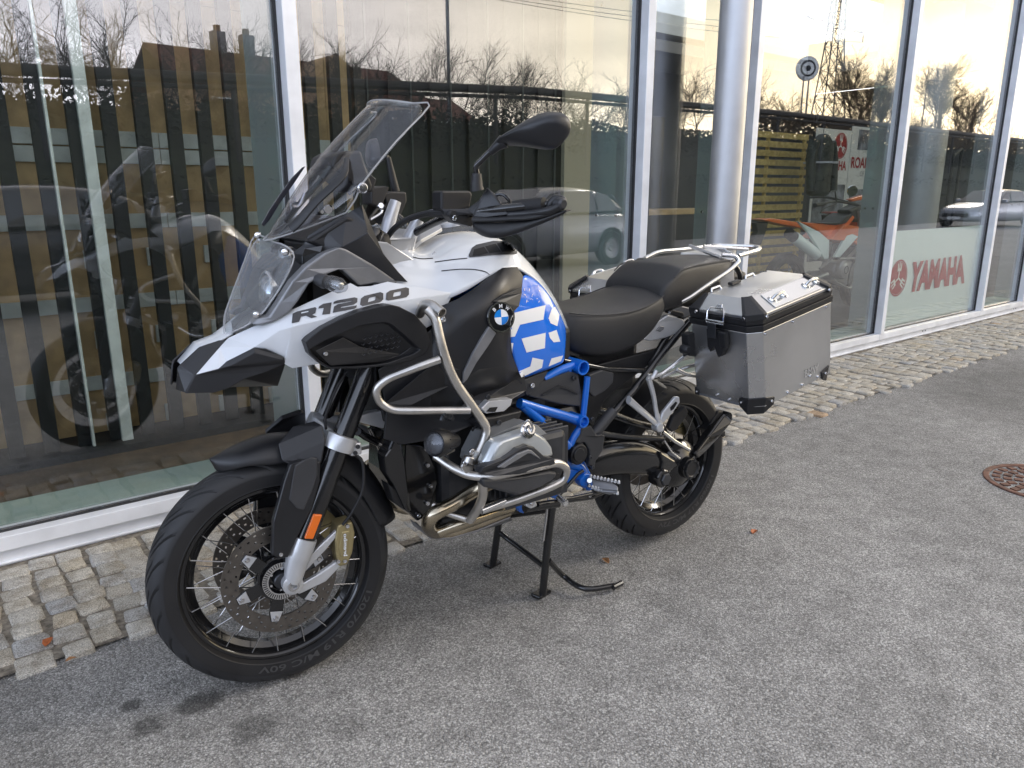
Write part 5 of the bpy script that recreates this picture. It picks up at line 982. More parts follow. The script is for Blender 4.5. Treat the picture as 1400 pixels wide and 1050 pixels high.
# exhaust header pipes: pair under the engine
hp = tube('header_pipe', [(0.5636,-0.26,0.538),(0.5207,-0.22,0.5041),(0.4473,-0.22,0.4811),(0.3872,-0.22,0.4661),(0.3894,-0.18,0.42),(0.4408,-0.12,0.3593),(0.504,-0.11,0.338),(0.6007,-0.11,0.3423),(0.715,-0.11,0.3522)], .021, 'exhaust_steel', bike, smooth_n=6, res=20)
hp2 = tube('header_pipe', [(0.5447,-0.17,0.3798),(0.4865,-0.16,0.3756),(0.441,-0.15,0.3708),(0.5033,-0.19,0.3984),(0.6233,-0.17,0.3919),(0.6998,-0.15,0.3818)][2:], .018, 'exhaust_steel', bike, smooth_n=6, res=20)
tube('header_pipe', [(0.4606,-0.1,0.3515),(0.5342,-0.1,0.3564),(0.6261,-0.1,0.3601),(0.7352,-0.1,0.355)], .022, 'exhaust_steel', bike, smooth_n=5, res=20)
mB(hp)
# skid plate
sk = [[(0.3726,-0.12,0.4124), (0.439,0,0.3401), (0.5038,0.12,0.2774)], [(0.4161,-0.125,0.3489), (0.486,0,0.2723), (0.5565,0.12,0.2046)], [(0.5527,-0.13,0.3295), (0.6328,0,0.2464), (0.7068,0.12,0.1787)], [(0.7242,-0.12,0.3314), (0.8093,0,0.2514), (0.8943,0.12,0.1839)]]
skin('skid_plate', sk, 'grey_metal', bike, th=.005, sub=2, out=(0,0,-1)); prism('skid_plate_flange', [(0.3651,-0.13,0.4181),(0.3809,-0.13,0.4034),(0.4348,-0.13,0.3487),(0.4919,-0.13,0.3299),(0.5876,-0.13,0.3282),(0.7139,-0.13,0.3396),(0.7106,-0.13,0.3348),(0.5875,-0.13,0.321),(0.4859,-0.13,0.3234),(0.4233,-0.13,0.3438),(0.3751,-0.13,0.3945)], (0,.02,0), 'grey_metal', bike, bevel=.002)
# ------------------------------------------------ blue frame
def bt(pts, r0, name='frame_tube', mir=True, **k):
    o = tube(name, pts, r0, 'blue_frame', bike, res=18, **k)
    if mir: mB(o)
    return o
bt([(0.7025,-0.19,0.73),(0.7843,-0.19,0.6954),(0.8701,-0.19,0.6618),(0.9568,-0.19,0.6255)], .015)
bt([(0.7149,-0.19,0.7202),(0.7978,-0.19,0.645),(0.8927,-0.19,0.5555)], .015)
bt([(0.8996,-0.19,0.5569),(0.9195,-0.19,0.5866),(0.9534,-0.19,0.6222)], .012)
for q, rr in (((0.9372,-0.215,0.6345), .019),): 
    o = tube('frame_tube_end', [q, Vector(q)+Vector((0,.07,0))], rr, 'blue_frame', bike, res=24, hollow=True); mB(o)
o = tube('frame_tube_end', [(0.942,-0.2,0.8063), Vector((0.942,-0.2,0.8063))+Vector((0,.08,0))], .023, 'blue_frame', bike, res=24, hollow=True); mB(o)
bt([(0.8068,-0.17,0.7838),(0.8587,-0.17,0.8003),(0.912,-0.17,0.809),(0.9461,-0.17,0.8098)], .013, smooth_n=4); bt([(0.8134,-0.17,0.767),(0.8589,-0.17,0.7896),(0.9122,-0.17,0.7982)], .009, smooth_n=4)
bt([(0.9711,-0.185,0.771), (0.9641,-0.185,0.7), (0.9525,-0.19,0.6377)], .010)
bt([(0.903,-0.17,0.5223),(0.9038,-0.17,0.488),(0.9608,-0.17,0.4641),(1.0068,-0.17,0.3829)], .016, smooth_n=3)
fp = prism('frame_plate', [(0.9141,-0.175,0.4672),(0.9563,-0.175,0.4724),(0.9774,-0.175,0.4852),(1.0082,-0.175,0.4317),(1.0168,-0.175,0.3941),(0.9804,-0.175,0.3849),(0.9398,-0.175,0.4238),(0.9012,-0.175,0.4182),(0.8604,-0.175,0.376),(0.8362,-0.175,0.3906),(0.8664,-0.175,0.4235),(0.9004,-0.175,0.4559)], (0,.03,0), 'blue_frame', bike, bevel=.005); mB(fp)
fp2 = prism('frame_plate', [(0.6984,-0.17,0.406),(0.7305,-0.17,0.3952),(0.7371,-0.17,0.3568),(0.7209,-0.17,0.3666),(0.7048,-0.17,0.3876)], (0,.03,0), 'blue_frame', bike, bevel=.004)
bt([(0.8411,-0.18,0.4764),(0.7945,-0.18,0.4589),(0.7294,-0.18,0.4407)], .014)
cyl('swingarm_pivot', (0.9221,-0.215,0.5279), Vector((0.9221,-0.215,0.5279))+Vector((0,.06,0)), .034, 'black_plastic', bike, 32); cyl('pivot_cap', (0.9162,-0.22,0.5306), Vector((0.9162,-0.22,0.5306))+Vector((0,.01,0)), .022, 'matte_black', bike, 32)
# black plate linking subframe to pivot
pl_ = prism('footrest_plate', [(0.9339,-0.205,0.6101),(0.9759,-0.205,0.6135),(1.0022,-0.205,0.5748),(1.0201,-0.205,0.577),(1.0387,-0.205,0.5678),(1.0297,-0.205,0.5178),(1.0016,-0.205,0.489),(0.9953,-0.205,0.4614),(0.9696,-0.205,0.4786),(0.9715,-0.205,0.5297),(0.9493,-0.205,0.5625),(0.9109,-0.205,0.5672),(0.9311,-0.205,0.5884)], (0,.02,0), 'grey_plastic', bike, bevel=.005); mB(pl_)
for q in [(0.9743,-0.21,0.6363),(0.9693,-0.21,0.5077),(0.9819,-0.21,0.4717)]: bolt(q, bike, rad=.007, m='dark_metal')
# subframe: long black tube up to the seat rail
sb_ = tube('subframe_tube', [(1.0003,-0.17,0.5542), (1.0674,-0.165,0.596), (1.203,-0.155,0.6807), (1.3403,-0.145,0.7863), (1.4938,-0.13,0.8874)], .0125, 'gloss_black', bike, res=16); mB(sb_)
o = tube('tube_sleeve', [(1.0048,-0.172,0.559), (1.1052,-0.165,0.6299)], .019, 'grey_plastic', bike, res=16); mB(o)
sb2 = tube('subframe_tube', [(0.9002,-0.15,0.826), (1.0915,-0.145,0.7707), (1.2842,-0.14,0.7382)], .009, 'gloss_black', bike, res=12); mB(sb2)
sb3 = tube('subframe_tube', [(1.3042,-0.13,0.7518), (1.3714,-0.12,0.8201), (1.4693,-0.11,0.9003), (1.5947,-0.1,0.9276)], .011, 'gloss_black', bike, res=12); mB(sb3)
# plastic side covers under the seat
sc_ = panel('side_cover', [(0.7261,-0.185,0.7599),(0.7825,-0.185,0.78),(0.8998,-0.185,0.7975),(0.934,-0.185,0.7847),(0.9539,-0.18,0.7181),(0.9474,-0.185,0.6762),(0.8618,-0.185,0.6986),(0.7449,-0.185,0.7414)], 'grey_plastic', bike, th=.02, bevel=.004); mB(sc_)
sc2 = prism('side_cover_rib', [(0.7862,-0.189,0.741),(0.8573,-0.189,0.7618),(0.8875,-0.189,0.7493),(0.9323,-0.189,0.7235),(0.929,-0.189,0.7185),(0.8844,-0.189,0.7417),(0.8575,-0.189,0.7522),(0.7926,-0.189,0.7358)], (0,.006,0), 'matte_black', bike, bevel=.002)
sc3 = panel('battery_cover', [(0.9969,-0.165,0.7693),(1.0516,-0.165,0.7776),(1.1058,-0.165,0.7593),(1.1029,-0.165,0.7271),(1.0684,-0.165,0.7051),(1.0201,-0.165,0.691),(0.9988,-0.165,0.7105)], 'grey_plastic', bike, th=.02, bevel=.004); mB(sc3)
sc4 = panel('under_seat_panel', [(0.9393,-0.12,0.8473),(1.0636,-0.12,0.7836),(1.378,-0.12,0.8055),(1.5217,-0.12,0.871),(1.3025,-0.12,0.7461),(1.111,-0.12,0.6609),(1.0568,-0.12,0.5689),(0.9986,-0.12,0.6351),(0.9678,-0.12,0.7698)], 'black_plastic', bike, th=.02, bevel=.004); mB(sc4)
bolt((0.9126,-0.19,0.7756), bike, rad=.008, m='dark_metal')
# inner mass so nothing shows through between the wheels
bx3('rear_frame_box', .98,1.30,-.085,.085,.66,.86,'black_plastic',.03); bx3('shock_body', 1.00,1.08,-.04,.04,.45,.72,'dark_metal',.02)
bx3('tank_bottom', .42,.95,-.14,.14,.80,.94,'black_plastic',.03); bx3('front_frame', .33,.55,-.10,.10,.66,1.08,'black_plastic',.03)
for k in range(6): lathe('shock_coil', [(.045,-.005),(.052,0),(.045,.005)], 'rubber', bike, 24, closed=True, loc=(1.04-.002*k,-.03,.52+.028*k), axis=(0,0,1))
# ------------------------------------------------ rear drive, left side
dt = loft('drive_housing', [[(1.00,-.055,.50),(1.00,-.135,.50),(1.00,-.150,.44),(1.00,-.140,.385),(1.00,-.06,.385)],[(1.15,-.06,.515),(1.15,-.140,.515),(1.15,-.158,.44),(1.15,-.145,.375),(1.15,-.06,.375)],[(1.30,-.07,.485),(1.30,-.145,.485),(1.30,-.162,.415),(1.30,-.150,.345),(1.30,-.07,.345)],[(1.40,-.08,.42),(1.40,-.145,.42),(1.40,-.158,.37),(1.40,-.15,.31),(1.40,-.08,.31)],[(1.46,-.09,.39),(1.46,-.13,.39),(1.46,-.14,.35),(1.46,-.13,.31),(1.46,-.09,.31)]], 'gloss_black', bike, sub=2)
prism('drive_cover', [(1.3472,-0.16,0.4363),(1.432,-0.16,0.3812),(1.46,-0.155,0.3584),(1.3938,-0.16,0.3441),(1.3525,-0.165,0.3549),(1.36,-0.165,0.3906)], (0,.03,0), 'gloss_black', bike, bevel=.006)
lathe('final_drive', [(0,-.0),(.030,-.0),(.034,.004),(.040,.006),(.042,.028),(.078,.044),(.092,.060),(.095,.085),(0,.085)], 'gloss_black', bike, 48, loc=(1.515,-.165,.335), axis=(0,1,0))
lathe('drive_cap', [(0,.004),(.026,.004),(.030,0),(.036,0),(.036,.012),(0,.012)], 'black_plastic', bike, 40, loc=(1.515,-.172,.335), axis=(0,1,0))
for k in range(10): lathe('bolt', [(0,0),(.005,0),(.005,.006),(0,.006)], 'dark_metal', bike, 8, loc=(1.515+.033*math.cos(.63*k),-.173,.335+.033*math.sin(.63*k)), axis=(0,1,0))
cyl('paralever_nut', (1.363,-0.185,0.3327), Vector((1.363,-0.185,0.3327))+Vector((0,.05,0)), .024, 'dark_metal', bike, 6); cyl('paralever_bush', (1.3552,-0.178,0.335), Vector((1.3552,-0.178,0.335))+Vector((0,.05,0)), .034, 'gloss_black', bike, 28)
tube('torque_strut', [(1.0886,-0.1,0.6224), (1.2718,-0.11,0.5451), (1.3792,-0.115,0.5075)], .016, 'gloss_black', bike, res=14, flat=.6)
tube('torque_strut', [(1.0243,-0.12,0.5617), (1.1933,-0.12,0.5112), (1.3958,-0.12,0.4638)], .010, 'dark_metal', bike, res=12)
# silver torque arm pair reaching to the hub
tube('torque_arm', [(1.3653,-0.15,0.5054), (1.4238,-0.155,0.4595), (1.5,-0.16,0.4116)], .007, 'polished_alu', bike); tube('torque_arm', [(1.3752,-0.15,0.4704), (1.417,-0.15,0.4173), (1.4623,-0.15,0.3822)], .004, 'polished_alu', bike)
# hub-mounted mudguard arm
hug = prism('mudguard_arm', [(1.5484,-0.15,0.3844),(1.6337,-0.13,0.4242),(1.7662,-0.1,0.4874),(1.7749,-0.125,0.5015),(1.7884,-0.125,0.4856),(1.7855,-0.125,0.458),(1.7311,-0.125,0.42),(1.6448,-0.125,0.3692),(1.5667,-0.15,0.3611)], (0,.035,0), 'gloss_black', bike, bevel=.006, seg=3)
prism('mudguard_arm', [(1.6794,-0.09,0.4365),(1.7415,-0.09,0.5052),(1.814,-0.09,0.4864),(1.7277,-0.09,0.4113)], (0,.05,0), 'black_plastic', bike, bevel=.006)
prism('mudguard_clip', [(1.756,-0.1,0.4167),(1.7795,-0.1,0.4163),(1.7815,-0.1,0.3972),(1.7703,-0.1,0.3912),(1.7536,-0.1,0.405)], (0,.02,0), 'black_plastic', bike, bevel=.003)
# rear inner mudguard over the tyre
rows = []
for a in np.radians([100,112,124,138,152]):
    rows.append([RC+Vector((.345*math.cos(a), y, .345*math.sin(a)-(.0 if abs(y) < .07 else .03))) for y in (-.095,-.07,0,.07,.095)])
skin('rear_mudguard', rows, 'black_plastic', bike, th=.004, sub=2, out=(0,0,1))
# passenger footrest hanger (cast aluminium Y) and peg
def arm3(pts, r0, nm='footrest_hanger'): return tube(nm, pts, r0, 'silver_paint', bike, smooth_n=4, res=14, flat=.62)
for o in (arm3([(1.1511,-0.19,0.6669),(1.2001,-0.19,0.6282),(1.2584,-0.19,0.5835),(1.3138,-0.19,0.5381)], [.017,.015,.014,.018]), arm3([(1.2402,-0.19,0.7277),(1.2673,-0.19,0.6654),(1.2857,-0.19,0.5998),(1.3085,-0.19,0.5463)], [.015,.013,.013,.018]), arm3([(1.2357,-0.19,0.7249),(1.2586,-0.19,0.7284),(1.2759,-0.19,0.7498)], .007)): mB(o)
o = cyl('hanger_joint', (1.2886,-0.21,0.5489), Vector((1.2886,-0.21,0.5489))+Vector((0,.03,0)), .016, 'silver_paint', bike); mB(o)
pp_ = prism('passenger_peg', [(1.2987,-0.2,0.5648),(1.3089,-0.2,0.5982),(1.3686,-0.2,0.6446),(1.3885,-0.2,0.6415),(1.3923,-0.2,0.6196),(1.3627,-0.2,0.5925),(1.3255,-0.2,0.567),(1.307,-0.2,0.5562)], (0,.014,0), 'silver_paint', bike, bevel=.004); mB(pp_)
prism('peg_slot', [(1.3422,-0.2015,0.6105),(1.3683,-0.2015,0.6274),(1.3765,-0.2015,0.6225),(1.3603,-0.2015,0.6025),(1.346,-0.2015,0.5978)], (0,.002,0), 'black_hole', bike, bevel=0)
o = prism('peg_rubber', [(1.3589,-0.185,0.5285),(1.3807,-0.185,0.5678),(1.439,-0.185,0.594),(1.456,-0.185,0.5729),(1.4426,-0.185,0.5497),(1.3998,-0.185,0.5136),(1.375,-0.185,0.511)], (0,.02,0), 'rubber', bike, bevel=.004); mB(o)
prism('rear_caliper', [(1.6855,0.05,0.4154),(1.7012,0.05,0.4358),(1.7247,0.05,0.4315),(1.7557,0.05,0.4109),(1.7664,0.05,0.3836),(1.7481,0.05,0.3617),(1.7185,0.05,0.3657),(1.6917,0.05,0.3809)], (0,.05,0), 'gold_metal', bike, bevel=.006)
cyl('hanger_bolt', (1.311,-0.16,0.7227), Vector((1.311,-0.16,0.7227))+Vector((0,.05,0)), .013, 'dark_metal', bike); cyl('hanger_bolt', (1.3259,-0.17,0.72), Vector((1.3259,-0.17,0.72))+Vector((0,.02,0)), .010, 'chrome', bike)
# rider footpeg with teeth
V = []; Fc = []; p0 = Vector((0.9935,-0.205,0.4087)); p1 = Vector((1.0183,-0.3,0.409))
pg = prism('rider_peg', [(0.982,-0.21,0.4308), (1.0192,-0.25,0.4301), (1.0207,-0.29,0.4226), (1.0117,-0.3,0.4156), (1.0054,-0.27,0.3969), (0.9651,-0.23,0.4108)], (0,0,-.009), 'grey_metal', bike, bevel=.003); mB(pg)
for i in range(9):
    t = i/8
    for sd in (0,1):
        a = Vector((0.9754,-0.21,0.4399)).lerp(Vector((1.033,-0.28,0.429)), t) if sd == 0 else Vector((0.9651,-0.23,0.4108)).lerp(Vector((1.0235,-0.285,0.3951)), t)
        lathe('peg_tooth', [(.0055,-.002),(.0045,.006),(0,.010)], 'silver_paint', bike, 6, loc=a, axis=(0,0,1))
prism('peg_bracket', [(0.9362,-0.2,0.4327),(0.9569,-0.2,0.4511),(0.9858,-0.2,0.4446),(0.9939,-0.2,0.4194),(0.9799,-0.2,0.4051),(0.9439,-0.2,0.4106)], (0,.03,0), 'blue_frame', bike, bevel=.005)
cyl('peg_pin', (0.9651,-0.215,0.4312), (0.9962,-0.18,0.4128), .009, 'chrome', bike)
# gear lever
tube('gear_lever', [(1.0268,-0.23,0.3893),(0.9569,-0.235,0.3932),(0.8728,-0.235,0.3994),(0.8185,-0.235,0.4088)], .0065, 'gloss_black', bike, res=12); tube('gear_linkage', [(0.8339,-0.22,0.4123),(0.8639,-0.22,0.4333),(0.9113,-0.22,0.4676),(0.932,-0.22,0.4743)], .0055, 'gloss_black', bike, res=10)
tube('gear_toe_peg', [(0.8061,-0.25,0.4265),(0.8074,-0.265,0.4203),(0.8055,-0.29,0.4169)], .009, 'polished_alu', bike, res=14)
for k in range(4): lathe('toe_peg_ring', [(.009,-.0015),(.0115,0),(.009,.0015)], 'chrome', bike, 16, closed=True, loc=Vector((0.8085,-0.262,0.4224)).lerp(Vector((0.8048,-0.288,0.418)), k/3), axis=Vector((0.806,-0.29,0.416))-Vector((0.8066,-0.25,0.4261)))
prism('lever_boss', [(0.7022,-0.23,0.4288),(0.7179,-0.23,0.4385),(0.7339,-0.23,0.428),(0.7438,-0.23,0.4046),(0.7182,-0.23,0.4001),(0.6991,-0.23,0.4132)], (0,.02,0), 'silver_paint', bike, bevel=.004); bolt((0.7169,-0.236,0.4217), bike, rad=.008)
tube('stand_link', [(0.7149,-0.2,0.393),(0.82,-0.2,0.3804),(0.8472,-0.2,0.3765)], .014, 'gloss_black', bike, res=12); tube('side_stand', [(0.7476,-0.225,0.4047),(0.8539,-0.225,0.3921),(0.9662,-0.225,0.3759),(1.0315,-0.225,0.3835)], .008, 'gloss_black', bike, res=12)
for q in [(0.9499,-0.235,0.3891),(0.9452,-0.235,0.4248)]: bolt(q, bike, rad=.006)
# centre stand
def gd(px_, py_): pass
cs = tube('stand_leg', [(0.8759,-0.135,0.3361), (0.8699,-0.125,0.2344), Vector((0.8562,-0.1141,0.012))], [.014,.0135,.013], 'gloss_black', bike, res=14)
tube('stand_leg', [(0.85,0.13,0.226), Vector((0.8342,0.1562,0.012))], .013, 'gloss_black', bike, res=14)
tube('stand_brace', [(0.8776,0.1521,0.13) if False else (0.8498,0.135,0.1444), (0.873,0.09,0.1182), (0.9517,-0.0983,0.035) if False else (0.8755,-0.1,0.1013)], .010, 'gloss_black', bike, res=12)
tube('stand_brace', [(0.8712,-0.125,0.1378), (0.9539,-0.1034,0.045), (0.975,-0.1959,0.03), (1.0915,-0.2269,0.02)], [.010,.010,.010,.009], 'gloss_black', bike, smooth_n=4, res=12)
box('stand_foot', Vector((0.859,-0.1024,0))+Vector((0,0,.008)), (.065,.04,.014), 'gloss_black', bike, Matrix.Rotation(.2,3,'Z'), .005); box('stand_foot', Vector((0.8414,0.172,0))+Vector((0,0,.008)), (.06,.04,.014), 'gloss_black', bike, Matrix.Rotation(.2,3,'Z'), .005)
tube('stand_tread', [(1.0685,-0.2332,0.022), (1.1138,-0.2287,0.022)], .010, 'gloss_black', bike, res=10)
tube('stand_leg_cross', [(0.8499,0.13,0.2119), (0.88,-0.13,0.3255)], .014, 'gloss_black', bike, res=14)
# rod hanging beside the stand leg
tube('stand_spring', [(0.8567,-0.14,0.3968),(0.8507,-0.14,0.3281),(0.8361,-0.14,0.225)], .004, 'chrome', bike, res=8)
# ------------------------------------------------ tank
half = [  # rows from the side seam up to the spine, front to rear
 [(0.26,-0.155,1.1013),(0.3154,-0.16,1.1016),(0.3736,-0.17,1.0869),(0.4306,-0.192,1.0519),(0.4715,-0.215,1.0687),(0.5264,-0.22,1.0906),(0.5797,-0.222,1.1188),(0.6283,-0.222,1.1358),(0.6708,-0.218,1.1371),(0.7056,-0.212,1.1183),(0.7515,-0.203,1.096),(0.8104,-0.19,1.048),(0.8682,-0.175,0.9776),(0.9046,-0.16,0.9267)],
 [(0.2688,-0.155,1.1138),(0.3256,-0.158,1.1197),(0.3813,-0.165,1.1071),(0.431,-0.178,1.0971),(0.4687,-0.184,1.1224),(0.5185,-0.186,1.1451),(0.5787,-0.188,1.1598),(0.6396,-0.188,1.1608),(0.6887,-0.186,1.1562),(0.7369,-0.18,1.1326),(0.7857,-0.172,1.0974),(0.8452,-0.16,1.0444),(0.8988,-0.148,0.9736),(0.9311,-0.135,0.9227)],
 [(0.2884,-0.15,1.1307),(0.3466,-0.152,1.1425),(0.401,-0.155,1.1396),(0.4407,-0.155,1.1334),(0.4729,-0.155,1.1511),(0.5241,-0.155,1.1682),(0.5793,-0.158,1.1818),(0.6416,-0.16,1.1832),(0.6984,-0.158,1.1766),(0.7515,-0.153,1.1467),(0.8028,-0.146,1.1027),(0.8635,-0.135,1.0437),(0.9176,-0.125,0.9712),(0.9502,-0.112,0.9186)],
 [(0.3726,-0.095,1.1676),(0.4011,-0.1,1.1783),(0.4339,-0.105,1.1732),(0.4673,-0.11,1.168),(0.5,-0.11,1.1804),(0.5397,-0.115,1.197),(0.5944,-0.12,1.2093),(0.6555,-0.125,1.2135),(0.7141,-0.125,1.2011),(0.7677,-0.12,1.1607),(0.8236,-0.115,1.1076),(0.8858,-0.105,1.0423),(0.9421,-0.095,0.9675),(0.9726,-0.085,0.9135)]]
spine = [(p[0], 0, p[2]+.022) for p in half[3]]
rows = half+[spine]+[[(p[0],-p[1],p[2]) for p in rw] for rw in reversed(half)]
tank = skin('tank_cover', rows, 'white_paint', bike, th=.006, sub=2, out=(0,0,1))
# air vent on the shoulder
tb = bvh_of([tank])
vo = [(0.4626,-0.3,1.1822),(0.4729,-0.3,1.2006),(0.4871,-0.3,1.2083),(0.5383,-0.3,1.2157),(0.575,-0.3,1.2143),(0.5937,-0.3,1.2085),(0.6153,-0.3,1.1837),(0.6125,-0.3,1.1782),(0.538,-0.3,1.1799),(0.4665,-0.3,1.1774)]
polydecal('vent_frame', vo, 'grey_plastic', bike, tb, off=.003)
for q in ([(0.4793,-0.3,1.1961),(0.5098,-0.3,1.202),(0.5225,-0.3,1.1858),(0.4943,-0.3,1.1807),(0.4756,-0.3,1.1812)], [(0.5134,-0.3,1.2031),(0.5461,-0.3,1.2082),(0.5617,-0.3,1.1874),(0.5266,-0.3,1.1847)], [(0.5497,-0.3,1.2089),(0.5777,-0.3,1.2108),(0.606,-0.3,1.1863),(0.5659,-0.3,1.1864)]): polydecal('vent_louvre', q, 'black_hole', bike, tb, off=.0045)
for ln in ([(0.3644,-0.3,1.1706),(0.4171,-0.3,1.1741),(0.459,-0.3,1.1753)], [(0.3827,-0.3,1.1479),(0.4361,-0.3,1.1489),(0.481,-0.3,1.1454),(0.5116,-0.3,1.1385),(0.5261,-0.3,1.1299)], [(0.3049,-0.3,1.1857),(0.3275,-0.3,1.1806),(0.36,-0.3,1.1802)]):
    cr = catmull(ln, 6)
    for a_, b_ in zip(cr[:-1], cr[1:]):
        n_ = Vector((0,0,.0012)); polydecal('panel_seam', [a_-n_, b_-n_, b_+n_, a_+n_], 'black_hole', bike, tb, off=.0010)
# ignition / filler area in the middle of the tank
lathe('fuel_cap', [(0,.012),(.034,.012),(.040,.008),(.042,0),(0,0)], 'silver_paint', bike, 32, loc=(.60,0,1.245), axis=(-.2,0,1))
tc_ = panel('tank_centre_trim', [(0.4519,0.03,1.201),(0.5076,0.03,1.2364),(0.5737,0.03,1.2493),(0.5434,-0.03,1.2376),(0.463,-0.05,1.2086),(0.4184,-0.05,1.1764)], 'silver_paint', bike, th=.01, out=(0,0,1))
# ------------------------------------------------ black radiator shroud
sh_top = [(0.431,-0.225,1.0441),(0.469,-0.235,1.0642),(0.5132,-0.24,1.0857),(0.5684,-0.238,1.1175),(0.6144,-0.235,1.1361),(0.6693,-0.225,1.1354),(0.6906,-0.222,1.1107),(0.6777,-0.235,1.0638),(0.6607,-0.245,1.0288),(0.6304,-0.25,1.0135)]
# facets share their vertices so the creases stay tight
SV = dict(a=(0.4149,-0.215,1.0423), b=(0.4683,-0.235,1.0634), c=(0.5148,-0.238,1.0854), d=(0.5704,-0.236,1.1166), e=(0.6165,-0.232,1.1372), f=(0.6704,-0.222,1.1354), g=(0.6928,-0.219,1.1094), h=(0.6799,-0.23,1.0642), i=(0.6626,-0.24,1.0278), j=(0.6308,-0.246,1.0088),
 k=(0.6268,-0.248,0.9767), l=(0.6373,-0.24,0.8974), m=(0.6689,-0.228,0.8442), n=(0.7122,-0.205,0.7562), o=(0.6419,-0.2,0.7397), q=(0.5625,-0.205,0.7626), r=(0.4797,-0.235,0.8407), s=(0.5612,-0.262,0.9854), t=(0.5502,-0.258,1.0377), u=(0.5829,-0.252,1.058), v=(0.4286,-0.225,0.9464), w=(0.4327,-0.225,0.8455), x=(0.4643,-0.215,0.7556), y=(0.4047,-0.19,0.7598), z=(0.4034,-0.205,0.9856), A=(0.6063,-0.252,0.8678), B=(0.5193,-0.255,0.8698), C=(0.4866,-0.255,1.0038), D=(0.366,-0.17,0.9448), E=(0.3201,-0.16,0.7671))
ks = list(SV); ix = {k: i for i, k in enumerate(ks)}
fcs = ['abCz','bcdC','defg','dghut','dtC','ghiu'[::-1],'tCs','zCvD','CBv','CsB','vBrw','sAB','skA'] 
fcs = ['abCz','bcdC','dtC','dut','deu','efgu','guh','uhi','uij','jts','utj','skj','tsC','zCv','CsB','CBv','vBr','vrw','BAr','sAB','skA','kAl','lAm','Arqo','Amo','mno','rwx','rxq','zvD','vwD','wyD','wxy','DyE']
shr = mesh('radiator_shroud', [SV[k] for k in ks], [tuple(ix[c] for c in fc) for fc in fcs], 'matte_black', bike, out=(0,-1,0), solid=.006, smooth=True); shr.data.set_sharp_from_angle(angle=R_(26)); mB(shr)
# lighter upper facet and silver blade
sf = panel('shroud_trim', [(0.5625,-0.262,1.0529),(0.5981,-0.258,1.0654),(0.6758,-0.236,1.079),(0.6769,-0.237,1.064),(0.6586,-0.248,1.0294),(0.6275,-0.254,1.0133),(0.5952,-0.262,1.0456),(0.5727,-0.263,1.0522)], 'grey_plastic', bike, th=.004, bevel=.001); mB(sf)
bl_ = panel('shroud_blade', [(0.5459,-0.268,0.9872),(0.5686,-0.268,0.9666),(0.543,-0.265,0.9321),(0.5092,-0.258,0.8889),(0.4866,-0.246,0.8431),(0.4757,-0.24,0.8318),(0.4747,-0.246,0.8634),(0.4977,-0.26,0.9183),(0.5211,-0.266,0.9554)], 'grey_metal', bike, th=.010, bevel=.002); mB(bl_)
# lower black panels behind the crash bar
lp1 = panel('lower_fairing', [(0.2609,-0.17,0.8865),(0.3359,-0.19,0.9341),(0.4301,-0.21,1.0036),(0.4918,-0.22,0.8321),(0.5375,-0.22,0.7593),(0.5398,-0.2,0.695),(0.4323,-0.19,0.6703),(0.3184,-0.17,0.6706),(0.273,-0.16,0.6931),(0.2851,-0.16,0.7712)], 'matte_black', bike, th=.008, bevel=.002); mB(lp1)
lp2 = panel('lower_fairing_facet', [(0.2657,-0.185,0.7961),(0.4027,-0.222,0.9004),(0.4522,-0.225,0.831),(0.3366,-0.21,0.7902),(0.2808,-0.185,0.7622)], 'black_plastic', bike, th=.004, bevel=.001); mB(lp2)
lp3 = panel('heat_shield', [(0.4529,-0.235,0.8724),(0.5331,-0.235,0.8567),(0.7023,-0.215,0.8243),(0.7154,-0.21,0.7708),(0.6403,-0.235,0.7605),(0.543,-0.235,0.7713),(0.5148,-0.235,0.7397),(0.5088,-0.2,0.7126),(0.441,-0.18,0.7874),(0.416,-0.17,0.8225)], 'matte_black', bike, th=.008, bevel=.002); mB(lp3)
# ------------------------------------------------ blue side panel of the tank, with white graphics
bpn = [[(0.6954,-0.212,1.1148),(0.7189,-0.208,1.1068),(0.7523,-0.202,1.0917),(0.781,-0.196,1.0722),(0.8092,-0.188,1.0479),(0.8439,-0.18,1.0093),(0.8736,-0.172,0.97),(0.8999,-0.162,0.9298)],
 [(0.6748,-0.23,1.0544),(0.7074,-0.224,1.0491),(0.7432,-0.218,1.0414),(0.7761,-0.21,1.0293),(0.8086,-0.2,1.0081),(0.842,-0.19,0.9776),(0.8704,-0.18,0.949),(0.8953,-0.168,0.9152)],
 [(0.6371,-0.244,1.0039),(0.6793,-0.238,0.995),(0.7241,-0.23,0.9854),(0.7621,-0.222,0.9721),(0.7999,-0.212,0.9561),(0.8347,-0.2,0.9354),(0.8675,-0.188,0.9144),(0.8909,-0.174,0.8914)],
 [(0.6309,-0.242,0.9361),(0.6718,-0.238,0.9287),(0.7186,-0.231,0.9202),(0.7586,-0.224,0.9102),(0.7964,-0.214,0.8998),(0.834,-0.202,0.889),(0.8666,-0.19,0.8786),(0.8852,-0.178,0.8675)],
 [(0.656,-0.228,0.8674),(0.6937,-0.226,0.8643),(0.7345,-0.221,0.8624),(0.7723,-0.214,0.8607),(0.8061,-0.206,0.8595),(0.8394,-0.196,0.8558),(0.8675,-0.186,0.8528),(0.8836,-0.177,0.8469)],
 [(0.6936,-0.212,0.8093),(0.7251,-0.209,0.813),(0.7605,-0.205,0.8161),(0.7947,-0.2,0.8194),(0.8225,-0.193,0.8211),(0.8479,-0.186,0.8232),(0.8708,-0.179,0.8258),(0.8852,-0.172,0.8273)]]
blue = skin('tank_side_panel', bpn, 'blue_paint', bike, th=.004, sub=2, out=(0,-1,0)); mB(blue)
bb = bvh_of([blue])
